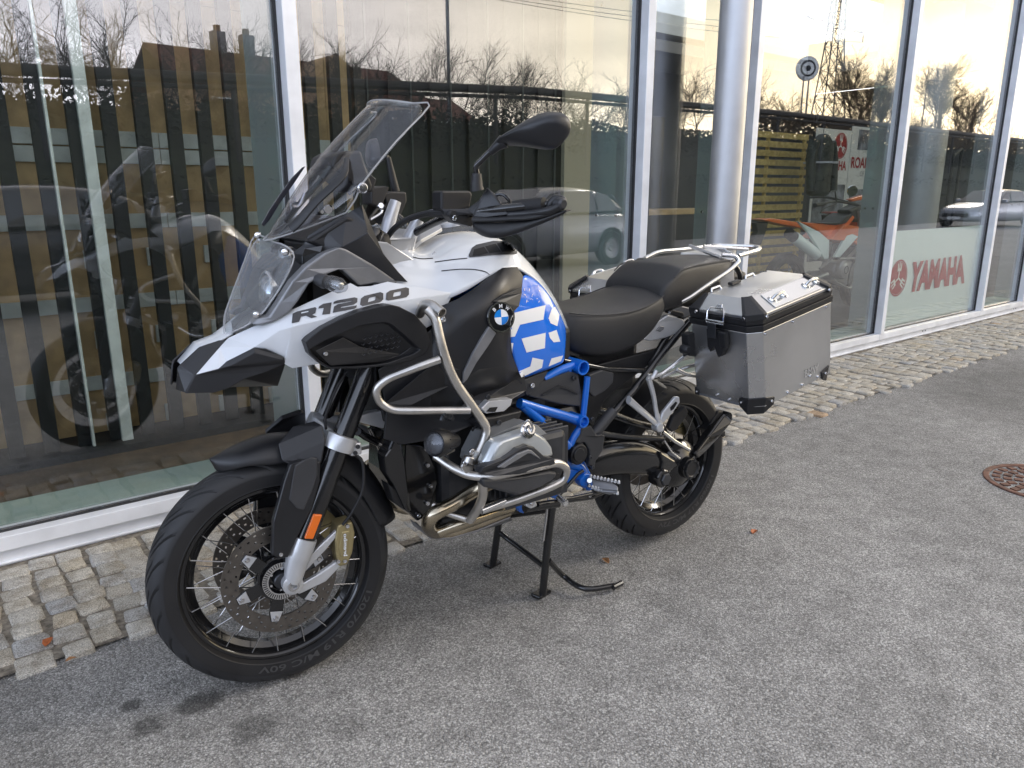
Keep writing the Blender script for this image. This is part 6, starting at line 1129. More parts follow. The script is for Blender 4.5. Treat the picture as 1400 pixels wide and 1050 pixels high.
for q in ([(0.6023,-0.3,1.0224),(0.7115,-0.3,1.0348),(0.7043,-0.3,0.9947),(0.6242,-0.3,0.9884),(0.6071,-0.3,0.958),(0.5925,-0.3,0.9576),(0.5926,-0.3,1.0055)], [(0.6292,-0.3,0.9495),(0.7125,-0.3,0.9568),(0.7104,-0.3,0.9133),(0.6467,-0.3,0.9086)], [(0.6194,-0.3,0.8585),(0.6596,-0.3,0.8676),(0.667,-0.3,0.8916),(0.7056,-0.3,0.8804),(0.7007,-0.3,0.8578),(0.6294,-0.3,0.8405)], [(0.7223,-0.3,0.997),(0.7323,-0.3,1.0207),(0.7451,-0.3,1.0278),(0.7613,-0.3,1.0037),(0.754,-0.3,0.9711),(0.7302,-0.3,0.9818)], [(0.7228,-0.3,0.9557),(0.7515,-0.3,0.9609),(0.7654,-0.3,0.9258),(0.7416,-0.3,0.9264),(0.7282,-0.3,0.9405)], [(0.7242,-0.3,0.8589),(0.7344,-0.3,0.8809),(0.7769,-0.3,0.884),(0.7692,-0.3,0.8679)], [(0.5949,-0.3,0.9412),(0.6022,-0.3,0.9404),(0.5973,-0.3,0.9106)]):
    polydecal('white_graphic', q, 'decal_white', bike, bb, off=.0016)
rf_ = random.Random(4)
for i in range(15):
    px_, py_ = rf_.uniform(0, 1), rf_.uniform(0, 1); c = Vector((0.6362,-0.3,1.0749)).lerp(Vector((0.6958,-0.3,1.0704)), px_); c.z += (py_-.5)*.060; a = rf_.uniform(0, 6.28); d = Vector((math.cos(a),0,math.sin(a)))*rf_.uniform(.0025,.006); n_ = Vector((-d.z,0,d.x))*.28
    polydecal('white_fleck', [c-d, c-n_, c+d, c+n_], 'decal_white', bike, bb, off=.0016)
pf = panel('side_panel_foot', [(0.6981,-0.208,0.8022),(0.8196,-0.178,0.8099),(0.8101,-0.178,0.7928),(0.7912,-0.182,0.7728),(0.7763,-0.185,0.7626),(0.7287,-0.19,0.7477)], 'grey_plastic', bike, th=.01, bevel=.002); mB(pf); bolt((0.7428,-0.2,0.7796), bike, rad=.008)
# roundel
rc_ = Vector((0.5823,-0.27,1.0094)); rax = Vector((-.10,-1,.10)).normalized()
q_ = Vector((0,-1,0)).rotation_difference(rax)
def disc2(name, r0, r1, a0, a1, m_, lift, cen=rc_, n_=24, par=None):
    v = []; fc = []; full = abs(a1-a0) > 6.28
    for i in range(n_+1):
        a = a0+(a1-a0)*i/n_
        for rr in (r0, r1): v.append(cen+q_@Vector((rr*math.cos(a), -lift, rr*math.sin(a))))
    for i in range(n_): fc.append((2*i,2*i+1,2*i+3,2*i+2))
    return mesh(name, v, fc, m_, par or bike, out=rax)
rb_ = lathe('roundel_body', [(0,.0),(.0375,0),(.041,.003),(.0415,.010),(.0415,.03),(0,.03)], 'black_enamel', bike, 48, loc=rc_-rax*.0, axis=-rax); rb_.location = (0,0,0)
disc2('roundel_edge', .0375, .041, 0, 2*math.pi, 'chrome', .0036, n_=48); disc2('roundel_ring', .0215, .0375, 0, 2*math.pi, 'black_enamel', .0012, n_=48); disc2('roundel_inner_edge', .0212, .0228, 0, 2*math.pi, 'chrome', .0020, n_=48)
for k in range(4): disc2('roundel_quarter', .0002, .0212, math.pi/2*k, math.pi/2*(k+1), 'white_enamel' if k in (0,2) else 'blue_enamel', .0017, n_=12)
for ch, a in (('B',132),('M',90),('W',48)):
    v, fc = text_mesh(ch, .02); a = R_(a); cc, ss = math.cos(a), math.sin(a); w_ = {'B':.0080,'M':.0098,'W':.0125}[ch]
    pts = []
    for x, y, z in v:
        lx = (x-.5)*w_; ly = (y-.5)*.0105+.0298; pts.append(rc_+q_@Vector((ly*cc+lx*ss, -.0020, ly*ss-lx*cc)))
    mesh('roundel_letter', pts, fc, 'white_enamel', bike, out=rax)
mB(rb_)
# ------------------------------------------------ front intake scoops
so = [(0.0666,-0.185,0.9862),(0.075,-0.19,0.9955),(0.1075,-0.2,1.0198),(0.1537,-0.215,1.0418),(0.1918,-0.23,1.0552),(0.2449,-0.24,1.065),(0.2675,-0.245,1.0664),(0.2926,-0.245,1.0596),(0.3402,-0.235,1.0338),(0.3757,-0.225,0.9978),(0.3935,-0.215,0.9536),(0.3843,-0.205,0.9232),(0.3452,-0.2,0.9094),(0.2893,-0.195,0.9014),(0.2438,-0.19,0.9005),(0.1892,-0.18,0.902),(0.1301,-0.165,0.9072),(0.1033,-0.165,0.9265),(0.0777,-0.175,0.9528)]
si = [(0.0752,-0.186,0.9664),(0.0817,-0.188,0.9706),(0.112,-0.198,0.9869),(0.1555,-0.21,1.0037),(0.1955,-0.222,1.0189),(0.2446,-0.232,1.023),(0.2625,-0.234,1.0208),(0.2779,-0.232,1.0127),(0.308,-0.226,0.987),(0.343,-0.216,0.9563),(0.3683,-0.208,0.9356),(0.3487,-0.203,0.924),(0.3168,-0.199,0.917),(0.2813,-0.194,0.9084),(0.2441,-0.19,0.9065),(0.1886,-0.182,0.9084),(0.1312,-0.168,0.9127),(0.1083,-0.168,0.9303),(0.0843,-0.178,0.9533)]
ns_ = len(so); c_s = sum((Vector(p) for p in si), Vector())/ns_
lps = [[Vector(p)+Vector((0,.09,0)) for p in so], [Vector(p) for p in so], [Vector(p) for p in si], [c_s+(Vector(p)-c_s)*.95+Vector((0,.016,0)) for p in si]]
V = [p for lp in lps for p in lp]; Fc = [(r*ns_+j, r*ns_+(j+1) % ns_, (r+1)*ns_+(j+1) % ns_, (r+1)*ns_+j) for r in range(3) for j in range(ns_)]+[tuple(3*ns_+i for i in t) for t in tess(lps[3])]
sc = mesh('intake_scoop', V, Fc, 'matte_black', bike, recalc=True, bevel=.003, seg=3, smooth=True); sc.data.set_sharp_from_angle(angle=R_(24)); mB(sc)
V = []; Fc = []; gc = Vector((0.2541,-0.205,0.9691)); gx = (Vector((0.3169,-0.205,0.985))-Vector((0.1747,-0.205,0.9726))).normalized(); gz = Vector((0,0,1))
for i in range(7):
    for j in range(4):
        cc = gc+gx*(-.048+.016*i+.004*(j % 2))+gz*(-.022+.013*j); k = len(V)
        for a in range(4): V.append(cc+gx*(.006*math.cos(a*1.571))+gz*(.0045*math.sin(a*1.571))+Vector((0,-.002,0)))
        for a in range(4): V.append(cc+gx*(.0038*math.cos(a*1.571))+gz*(.0028*math.sin(a*1.571)))
        Fc += [(k+a, k+(a+1) % 4, k+4+(a+1) % 4, k+4+a) for a in range(4)]
g_ = mesh('intake_grille', V, Fc, 'grey_plastic', bike, out=(0,-1,0)); sp2 = panel('intake_floor', [(0.0862,-0.195,0.9628),(0.159,-0.195,0.9888),(0.2024,-0.195,0.9605),(0.3101,-0.2,0.9282),(0.2508,-0.195,0.9146),(0.1228,-0.195,0.9216)], 'black_plastic', bike, th=.003); bolt((0.109,-0.2,0.9548), bike, rad=.006)
# ------------------------------------------------ beak
def fac(name, VD, faces, m, out=(0,-.5,1), th=.005, bevel=.0015, mir=True, angle=16):
    k_ = list(VD); i_ = {k: i for i, k in enumerate(k_)}
    tf_ = []
    for fc in faces:
        t_ = tess([VD[c] for c in fc]); tf_ += [tuple(i_[fc[i]] for i in t) for t in t_]
    o = mesh(name, [VD[k] for k in k_], tf_, m, bike, out=out, solid=th, bevel=bevel, seg=2, angle=angle, smooth=True)
    o.data.set_sharp_from_angle(angle=R_(14))
    if mir: mB(o)
    return o
# wing: bright upper facet (carries the lettering) and the darker under facet, left and mirrored right
WU = dict(a=(-0.0976,-0.085,0.9416), b=(-0.028,-0.085,1.0186), c=(0.0122,-0.115,1.0368), d=(0.0598,-0.14,1.0625), e=(0.1244,-0.16,1.09), f=(0.1944,-0.175,1.1189), g=(0.2133,-0.175,1.1085), h=(0.2467,-0.18,1.1084), i=(0.2913,-0.185,1.1169), j=(0.3549,-0.19,1.1017), k=(0.4403,-0.2,1.0831), l=(0.4732,-0.205,1.0753), m=(0.2791,-0.205,1.066), n=(0.1916,-0.195,1.054), o=(0.1166,-0.18,1.0354), p=(0.046,-0.16,1.0217), q=(0.0182,-0.145,1.0135), r=(-0.0374,-0.115,0.9737), s=(-0.1023,-0.055,0.9714), t=(-0.0771,-0.045,0.9906), u=(-0.1667,-0.075,0.9166), v=(-0.1186,-0.095,0.9282))
wing = fac('white_wing', WU, ['uvas','vra','ars','rbts','rqcb','qpdc','poed','onfe','nmihgf','mji','mlkj'], 'white_paint', out=(0,-1,.6))
WL_ = dict(r=(-0.0374,-0.115,0.9737), q=(0.0182,-0.145,1.0135), p=(0.046,-0.16,1.0217), o=(0.1166,-0.18,1.0354), n=(0.1916,-0.195,1.054), m=(0.2791,-0.205,1.066), l=(0.4732,-0.205,1.0753), a=(0.429,-0.2,1.0019), b=(0.3122,-0.17,0.951), c=(0.1365,-0.15,0.9211), d=(0.0468,-0.135,0.9133), e=(0.0276,-0.135,0.927), f=(0.0272,-0.135,0.9455), g=(-0.0127,-0.125,0.9688))
fac('white_wing_lower', WL_, ['rgfq','qfedp','pdco','ocbn','nbam','aml'[::-1]], 'white_paint', out=(0,-1,-.2))
# centre of the beak
BC = dict(a=(-0.1832,0.02,0.9245), b=(-0.1397,-0.012,0.9706), c=(-0.0938,-0.02,0.9831), d=(-0.0732,-0.03,0.9879), e=(-0.0537,-0.02,1.0156), f=(-0.0625,0.04,1.0344))
BC = dict(a=((-0.1854,0,0.9285)[0],-.035,(-0.1854,0,0.9285)[2]), b=(-0.1414,-0.035,0.9746), c=(-0.0958,-0.035,0.9857), d=(-0.0642,-0.04,1.0012), A=((-0.185,0,0.9321)[0],.035,(-0.185,0,0.9321)[2]), B=((-0.1414,-0.035,0.9746)[0],.035,(-0.1414,-0.035,0.9746)[2]+.002), C=((-0.0958,-0.035,0.9857)[0],.035,(-0.0958,-0.035,0.9857)[2]+.004), D=((-0.0642,-0.04,1.0012)[0]+.02,.04,(-0.0642,-0.04,1.0012)[2]+.02), e=((-0.1515,0,0.9956)[0],0,(-0.1669,0,0.9609)[2]+.0), )
BC.pop('e')
fac('beak_centre', BC, ['abBA','bcCB','cdDC'], 'white_paint', out=(0,0,1), mir=False)
# dark lip between centre and wing, and the lower side lips
DL = dict(a=(-0.194,-0.036,0.9363), b=(-0.145,-0.036,0.9752), c=(-0.0977,-0.036,0.986), d=(-0.0757,-0.045,0.9868), e=(-0.1009,-0.056,0.9714), f=(-0.1702,-0.075,0.9153), g=(-0.1946,-0.07,0.8748), h=(-0.2073,-0.03,0.8754), i=(-0.1985,-0.03,0.9286))
fac('beak_lip', DL, ['abfgi','bcef','cde','ghi'], 'matte_black', out=(-.5,-1,.3))
DS = dict(a=(-0.1704,-0.076,0.9156), b=(-0.1192,-0.097,0.9269), c=(-0.1019,-0.102,0.9453), d=(-0.0394,-0.122,0.9751), e=(-0.0148,-0.132,0.9702), f=(0.0273,-0.14,0.9464), g=(0.0285,-0.138,0.9293), h=(-0.012,-0.125,0.9121), i=(-0.0635,-0.11,0.898), j=(-0.1007,-0.1,0.8777), k=(-0.133,-0.09,0.8695), l=(-0.1948,-0.07,0.873), m=(-0.0971,-0.112,0.9339), n=(-0.041,-0.13,0.964), o=(0.0201,-0.144,0.9407))
dk = list(DS); dm = {k: i for i, k in enumerate(dk)}; poly = 'bmnoghijkla'; tz = tess([DS[c] for c in poly])
o = mesh('beak_side_lip', [DS[k] for k in dk], [tuple(dm[c] for c in fc) for fc in ('bcm','cdnm','defn','fgo','nfo')]+[tuple(dm[poly[i]] for i in t) for t in tz], 'matte_black', bike, out=(-.2,-1,0), solid=.006, bevel=.002, angle=18); mB(o)
# underside closing pieces
fac('beak_underside', dict(a=(-0.194,-0.066,0.872), b=(-0.0608,-0.1,0.8956), c=(0.0341,-0.12,0.9215), A=tuple(Vector((-0.194,-0.066,0.872))*Vector((1,-1,1))), B=tuple(Vector((-0.0608,-0.1,0.8956))*Vector((1,-1,1))), C=tuple(Vector((0.0341,-0.12,0.9215))*Vector((1,-1,1)))) if False else dict(a=(-0.194,-0.066,0.872), b=(-0.0608,-0.1,0.8956), c=(0.0341,-0.12,0.9215), z=(-.16,0,.865), y=(.05,0,.84)), ['azyb','byc'], 'black_plastic', out=(0,0,-1))
# R1200 lettering cut as block shapes and laid on the wing
wb = bvh_of([wing])
def RL(pts): return pts
for q in (
 [(0.0004,-0.3,1.0762),(0.0111,-0.3,1.0803),(0.0533,-0.3,1.0863),(0.056,-0.3,1.0833),(0.0524,-0.3,1.0724),(0.045,-0.3,1.0696),(0.0562,-0.3,1.064),(0.0424,-0.3,1.0622),(0.0307,-0.3,1.0689),(0.0193,-0.3,1.0679),(0.0136,-0.3,1.0567),(-0.0033,-0.3,1.0549)],
 [(0.062,-0.3,1.0869),(0.0725,-0.3,1.0923),(0.0927,-0.3,1.0938),(0.0874,-0.3,1.0678),(0.0683,-0.3,1.0675),(0.073,-0.3,1.0828),(0.0603,-0.3,1.0822)],
 [(0.0976,-0.3,1.0944),(0.1059,-0.3,1.0972),(0.1494,-0.3,1.1008),(0.1565,-0.3,1.0981),(0.1552,-0.3,1.0889),(0.1465,-0.3,1.0839),(0.1154,-0.3,1.0812),(0.1137,-0.3,1.0789),(0.1541,-0.3,1.0818),(0.1522,-0.3,1.077),(0.1475,-0.3,1.0745),(0.0938,-0.3,1.0693),(0.0977,-0.3,1.0838),(0.1076,-0.3,1.0883),(0.1424,-0.3,1.0921),(0.1417,-0.3,1.0932),(0.0966,-0.3,1.0899)],
 ): polydecal('letter', q, 'decal_black', bike, wb, off=.002, cut=.006)
def ring_letter(outer, inner):
    n_ = len(outer); v = list(outer)+list(inner); decal('letter', v, [(i,(i+1) % n_,n_+(i+1) % n_,n_+i) for i in range(n_)], 'decal_black', bike, wb, off=.002, cut=.006)
ring_letter([(0.1618,-0.3,1.0826),(0.1649,-0.3,1.0967),(0.1745,-0.3,1.1024),(0.2148,-0.3,1.108),(0.2226,-0.3,1.1045),(0.2219,-0.3,1.09),(0.2136,-0.3,1.0841),(0.1678,-0.3,1.0785)], [(0.1822,-0.3,1.0874),(0.1842,-0.3,1.0945),(0.1866,-0.3,1.0964),(0.2017,-0.3,1.0989),(0.2024,-0.3,1.0981),(0.2013,-0.3,1.0916),(0.1988,-0.3,1.0896),(0.183,-0.3,1.0866)])
ring_letter([(0.2283,-0.3,1.0894),(0.2306,-0.3,1.1046),(0.2405,-0.3,1.1097),(0.2832,-0.3,1.1144),(0.2914,-0.3,1.1112),(0.2908,-0.3,1.0963),(0.2831,-0.3,1.0902),(0.2346,-0.3,1.086)], [(0.2479,-0.3,1.0952),(0.2499,-0.3,1.1024),(0.2524,-0.3,1.1044),(0.2688,-0.3,1.1062),(0.2696,-0.3,1.1054),(0.2685,-0.3,1.098),(0.2659,-0.3,1.096),(0.2487,-0.3,1.0941)])
polydecal('letter_counter', [(0.0207,-0.3,1.0774),(0.0371,-0.3,1.079),(0.0362,-0.3,1.0767),(0.0198,-0.3,1.0747)], 'white_paint', bike, wb, off=.0028, cut=.006)
mat('headlamp_lens', (.45,.47,.50), .08, .8, coat=1)
# ------------------------------------------------ headlight, its clear guard, arch and turn signals
lens = prism('headlight_body', [(0.0412,-0.07,1.1465),(0.0719,-0.08,1.1849),(0.1014,-0.1,1.1813),(0.1253,-0.11,1.1483),(0.0835,-0.11,1.0878),(0.0432,-0.1,1.0445),(0.0197,-0.08,1.0332),(0.0146,-0.06,1.0695)], (0,.18,0), 'black_plastic', bike, bevel=.01)
for (c, rr) in (((0.0263,-0.03,1.0965),.046),((0.0735,-0.04,1.1713),.034),((0.0433,0.06,1.0936),.046)):
    c = Vector(c); lathe('headlight_lens', [(0,-.012),(rr*.6,-.008),(rr*.93,.004),(rr,.014),(rr,.03),(0,.03)], 'headlamp_lens', bike, 32, loc=c, axis=(1,.05,-.15)); lathe('lens_ring', [(rr*.96,-.002),(rr*1.12,.0),(rr*1.12,.02),(rr*.96,.02)], 'chrome', bike, 32, closed=True, loc=c, axis=(1,.05,-.15))
gr = [[(0.0535,0.1,1.2273),(0.0586,0.04,1.2168),(0.0615,-0.02,1.2161),(0.0701,-0.08,1.2099),(0.0726,-0.13,1.1864)], [(0.0202,0.095,1.1665),(0.0221,0.035,1.1575),(0.0315,-0.025,1.1397),(0.0417,-0.08,1.1257),(0.0464,-0.12,1.1273)], [(-0.0245,0.075,1.0856),(-0.0279,0.02,1.0768),(-0.0204,-0.03,1.0598),(-0.0083,-0.07,1.0491),(-0.0006,-0.105,1.06)], [(-0.0579,0.045,1.0315),(-0.0709,0.01,1.0113),(-0.0757,-0.015,0.9932),(-0.0566,-0.06,1.0107),(-0.032,-0.09,1.0305)]]
skin('headlight_guard', gr, 'guard_screen', bike, th=.0035, sub=2, out=(-1,-.3,.3))
edge = [(-0.0775,-0.015,0.9934),(-0.0566,-0.06,1.0107),(-0.032,-0.09,1.0305),(-0.0006,-0.105,1.06),(0.0464,-0.12,1.1273),(0.0726,-0.13,1.1864),(0.0701,-0.08,1.2099),(0.0615,-0.02,1.2161),(0.0535,0.1,1.2273),(0.0202,0.095,1.1665),(-0.0245,0.075,1.0856),(-0.0579,0.045,1.0315),(-0.0775,-0.015,0.9934)]
tube('guard_edge', edge, .0022, 'headlight_glass', bike, smooth_n=3, res=6)
for q in ((-0.0212,-0.1,1.0487), (0.0562,0.09,1.2276), (0.0535,-0.12,1.1971)): lathe('guard_knob', [(0,-.004),(.007,-.003),(.009,0),(.009,.006),(0,.006)], 'chrome', bike, 20, loc=q, axis=(.8,.6,0))
ar = [(-0.0349,-0.105,1.0293),(-0.0214,-0.11,1.0411),(0.0025,-0.125,1.0462),(0.0254,-0.14,1.0833),(0.0543,-0.16,1.1323),(0.0872,-0.17,1.1659),(0.1329,-0.175,1.1952),(0.1716,-0.178,1.2077),(0.1883,-0.178,1.2017),(0.2558,-0.175,1.1624),(0.3298,-0.17,1.1129),(0.3083,-0.17,1.1012),(0.2627,-0.172,1.1121),(0.2193,-0.175,1.1099),(0.1757,-0.178,1.1509),(0.1645,-0.178,1.1533),(0.1256,-0.175,1.1413),(0.0915,-0.17,1.1237),(0.0649,-0.16,1.0823),(0.0468,-0.15,1.0578),(0.0123,-0.13,1.0334),(-0.019,-0.115,1.0255)]
arch = prism('headlight_arch', ar, (0,.035,0), 'grey_plastic', bike, bevel=.005, seg=3); mB(arch); arch.data.materials[0] = MAT['grey_metal']
ts = lathe('turn_signal', [(0,0),(.012,.004),(.019,.022),(.019,.052),(.014,.068),(.010,.088),(0,.09)], 'lens_clear', bike, 24, loc=(0.1466,-0.255,1.1194), axis=Vector((0.1232,-0.17,1.1304))-Vector((0.1466,-0.255,1.1194))); 
tsb = lathe('turn_signal_base', [(0,0),(.016,0),(.018,.012),(.014,.035),(.010,.05),(0,.05)], 'grey_plastic', bike, 24, loc=(0.124,-0.2,1.1278), axis=Vector((0.1232,-0.17,1.1304))-Vector((0.1466,-0.255,1.1194))); tsl = lathe('signal_lamp', [(0,0),(.009,.004),(.011,.02),(.008,.045),(0,.05)], 'polished_alu', bike, 16, loc=(0.1435,-0.245,1.1203), axis=Vector((0.1232,-0.17,1.1304))-Vector((0.1466,-0.255,1.1194)))
for o in (ts, tsb, tsl): mB(o)
# dark fairing sides under the screen
fs = fac('fairing_side', dict(a=(0.1093,-0.1,1.213), b=(0.1182,-0.11,1.2344), c=(0.1473,-0.13,1.2555), d=(0.2054,-0.15,1.2864), e=(0.2426,-0.16,1.3054), f=(0.249,-0.17,1.2542), g=(0.2493,-0.172,1.24), h=(0.1806,-0.17,1.2069), i=(0.1091,-0.12,1.1858), j=(0.0964,-0.1,1.1636), k=(0.2891,-0.175,1.1844), l=(0.3283,-0.175,1.1379), m=(0.3561,-0.172,1.1094), n=(0.3185,-0.172,1.1176), o=(0.2611,-0.172,1.16), p=(0.0838,-0.09,1.1939)), ['bcdh','abhi','dengh'[:3]+'gh','egf','hgklo','lmno','pai','pij'], 'matte_black', out=(0,-1,.2), th=.008)
bx3('fairing_core', .12,.36,-.10,.10,1.02,1.24,'black_plastic',.03)
prism('cockpit_top', [(0.1079,-0.13,1.2217), (0.2008,-0.16,1.2814), (0.254,-0.16,1.2609), (0.2478,-0.16,1.218), (0.1581,-0.14,1.1937)], (0,.30,0), 'black_plastic', bike, bevel=.008)
panel('fairing_insert', [(0.1008,-0.13,1.2048),(0.14,-0.15,1.2116),(0.1331,-0.15,1.1953),(0.1059,-0.13,1.1675),(0.0933,-0.12,1.1563),(0.0954,-0.12,1.1859)], 'gloss_black', bike, th=.01)
# instrument cluster
prism('instrument_housing', [(0.2135,-0.075,1.4252),(0.2386,-0.075,1.438),(0.2865,-0.075,1.4401),(0.3008,-0.075,1.3896),(0.3148,-0.075,1.3534),(0.309,-0.075,1.341),(0.2829,-0.075,1.3341),(0.2627,-0.075,1.3532),(0.2271,-0.075,1.3829),(0.2036,-0.075,1.3974)], (0,.16,0), 'black_plastic', bike, bevel=.01, seg=3)
prism('instrument_housing', [(0.2733,-0.06,1.4216),(0.2927,-0.06,1.4297),(0.3139,-0.06,1.3843),(0.335,-0.06,1.3691),(0.3224,-0.06,1.3379),(0.3026,-0.06,1.3341),(0.2924,-0.06,1.3841)], (0,.13,0), 'matte_black', bike, bevel=.006)
tube('screen_support', [(0.0802,-0.1,1.2514),(0.0989,-0.11,1.2695),(0.1388,-0.125,1.3163),(0.2031,-0.14,1.3742),(0.235,-0.1,1.4193)], [.013,.013,.012,.010,.006], 'matte_black', bike, smooth_n=4, flat=.5, res=12); tube('screen_support', [(0.1366,0.1,1.2586),(0.178,0.1,1.3061),(0.2471,0.1,1.3705),(0.2844,0.1,1.4033)], .011, 'matte_black', bike, smooth_n=4, flat=.5, res=12)
tube('screen_lever', [(0.2231,-0.13,1.3342),(0.2332,-0.15,1.347),(0.243,-0.165,1.3524)], .005, 'chrome', bike, res=8); lathe('screen_knob', [(0,-.004),(.010,-.003),(.013,0),(.013,.010),(0,.010)], 'chrome', bike, 24, loc=(0.2414,-0.172,1.3473), axis=(.1,1,0))
for q in ((0.1668,-0.13,1.2953), (0.1604,0.08,1.3051)): lathe('screen_bracket', [(0,0),(.010,0),(.012,.008),(0,.012)], 'chrome', bike, 10, loc=q, axis=(.3,1,.2))
tube('screen_bracket_arm', [(0.1547,-0.12,1.2906),(0.1771,-0.1,1.2992),(0.1909,-0.1,1.2953)], .005, 'chrome', bike, smooth_n=3, res=8); tube('screen_bracket_arm', [(0.1428,0.05,1.2992),(0.1596,0.05,1.303),(0.1764,0.05,1.3342)], .005, 'chrome', bike, smooth_n=3, res=8)
df = panel('wind_deflector', [(0.0946,0.17,1.2533),(0.121,0.17,1.2937),(0.1492,0.17,1.3301),(0.1869,0.17,1.3751),(0.2194,0.17,1.404),(0.2293,0.17,1.4075),(0.1946,0.17,1.3629),(0.1473,0.17,1.3056),(0.1187,0.17,1.2651),(0.1004,0.17,1.247)], 'lens_dark', bike, th=.004); mB(df) if False else None
# windscreen
cen = [(0.0442,0,1.2193),(0.0925,0,1.2887),(0.1683,0,1.3861),(0.2444,0,1.4673),(0.3483,0,1.5683)]; sid = [(0.21,-0.135,1.2878),(0.2296,-0.152,1.3212),(0.2473,-0.165,1.3613),(0.3354,-0.172,1.4581),(0.4412,-0.158,1.5459)]
rows = []
for c, s_ in zip(cen, sid):
    row = []
    for t in (-1,-.8,-.6,-.35,0,.35,.6,.8,1):
        k = abs(t)**1.8; row.append((c[0]+(s_[0]-c[0])*k, s_[1]*-t if False else s_[1]*(-t)*-1*-1, c[2]+(s_[2]-c[2])*k))
    rows.append(row)
rows[-1] = [(x+.012*(1-abs(t)), y, z+.004) for (x,y,z), t in zip(rows[-1], (-1,-.8,-.6,-.35,0,.35,.6,.8,1))]
scr = skin('windscreen', rows, 'clear_screen', bike, th=.004, sub=2, out=(-1,0,.4))
bd_ = [rows[i][0] for i in range(5)]+rows[-1][1:-1]+[rows[i][-1] for i in (4,3,2,1,0)]+rows[0][1:-1][::-1]
tube('windscreen_edge', bd_+[bd_[0]], .0022, 'headlight_glass', bike, res=6, smooth_n=3)
# ------------------------------------------------ handlebar, controls
tube('handlebar', [(0.4397,-0.03,1.2204), (0.4598,-0.12,1.2547), (0.4698,-0.2,1.2757), (0.5108,-0.26,1.2874), (0.5552,-0.36,1.2994), (0.6387,-0.445,1.3102)], .011, 'gloss_black', bike, smooth_n=5, res=14)
hb_ = tube('handlebar', [(0.4555,0,1.2186), (0.481,0.1,1.2599), (0.4986,0.22,1.2826), (0.5384,0.32,1.2985), (0.6397,0.42,1.3203)], .011, 'gloss_black', bike, smooth_n=5, res=14)
tube('bar_riser', [(0.3901,0.02,1.2138), (0.4059,0.02,1.2636), (0.4262,0.02,1.3131)], [.020,.019,.016], 'silver_paint', bike, smooth_n=3, res=18)
tube('bar_riser', [(0.4146,-0.04,1.1759), (0.4342,-0.04,1.2151), (0.4581,-0.05,1.2644)], [.022,.020,.016], 'silver_paint', bike, smooth_n=3, res=18)
prism('top_yoke', [(0.3128,-0.06,1.2239),(0.3481,-0.06,1.2146),(0.394,-0.06,1.2171),(0.4363,-0.06,1.2198),(0.4561,-0.06,1.2399),(0.4397,-0.06,1.1822),(0.4292,-0.06,1.1576),(0.4013,-0.06,1.1673),(0.3654,-0.06,1.1936),(0.3296,-0.06,1.2032)], (0,.14,0), 'silver_paint', bike, bevel=.008)
lathe('fork_cap', [(0,0),(.024,0),(.026,.004),(.026,.03),(0,.03)], 'gloss_black', bike, 28, loc=(0.315,-0.08,1.2437), axis=-FZ); 
prism('yoke_plate', [(0.2885,-0.12,1.2157),(0.3274,-0.12,1.2104),(0.3886,-0.12,1.1719),(0.4525,-0.12,1.1274),(0.5195,-0.12,1.083),(0.4514,-0.12,1.092),(0.3862,-0.12,1.1109),(0.3503,-0.12,1.1234),(0.3374,-0.12,1.1383),(0.317,-0.12,1.1753)], (0,.012,0), 'silver_paint', bike, bevel=.003)
prism('clear_bracket', [(0.4175,-0.1,1.165),(0.465,-0.1,1.1648),(0.4798,-0.1,1.1787),(0.487,-0.1,1.1742),(0.4882,-0.1,1.1321),(0.517,-0.1,1.1048),(0.4921,-0.1,1.0979),(0.4541,-0.1,1.1257),(0.4169,-0.1,1.1486)], (0,.006,0), 'headlight_glass', bike, bevel=.001)
for q in [(0.464,-0.125,1.128),(0.5122,-0.125,1.1082),(0.4275,-0.125,1.1012)]: bolt(q, bike, rad=.006, m='chrome')
for (a, b, rr, m_) in ((((596,345)),((560,350)),0,0),): pass
# cable bundle from the controls down to the headstock
for dy, r0 in ((0,.008),(.012,.006),(-.010,.005)):
    tube('control_cable', [Vector(p)+Vector((0,dy,-dy*.4)) for p in [(0.3567,-0.05,1.2138),(0.3696,-0.08,1.2441),(0.3948,-0.11,1.2677),(0.4268,-0.15,1.2824),(0.4542,-0.19,1.2828),(0.473,-0.22,1.269)]], r0, 'rubber', bike, smooth_n=6, res=10)
tube('cable_sleeve', [(0.4164,-0.12,1.2779),(0.4414,-0.16,1.2881),(0.4544,-0.19,1.2902)], .006, 'grey_metal', bike, smooth_n=4, res=10)
prism('control_box', [(0.435,-0.22,1.3407),(0.522,-0.22,1.3407),(0.5287,-0.22,1.3305),(0.5212,-0.22,1.2966),(0.4734,-0.22,1.2887),(0.4337,-0.22,1.2921)], (0,.05,0), 'black_plastic', bike, bevel=.006)
prism('lever_clamp', [(0.4423,-0.25,1.2953),(0.5021,-0.25,1.2861),(0.5223,-0.25,1.2688),(0.5083,-0.25,1.2493),(0.4547,-0.25,1.2619),(0.4354,-0.25,1.2816)], (0,.04,0), 'black_plastic', bike, bevel=.006); bolt((0.451,-0.255,1.2737), bike, rad=.007)
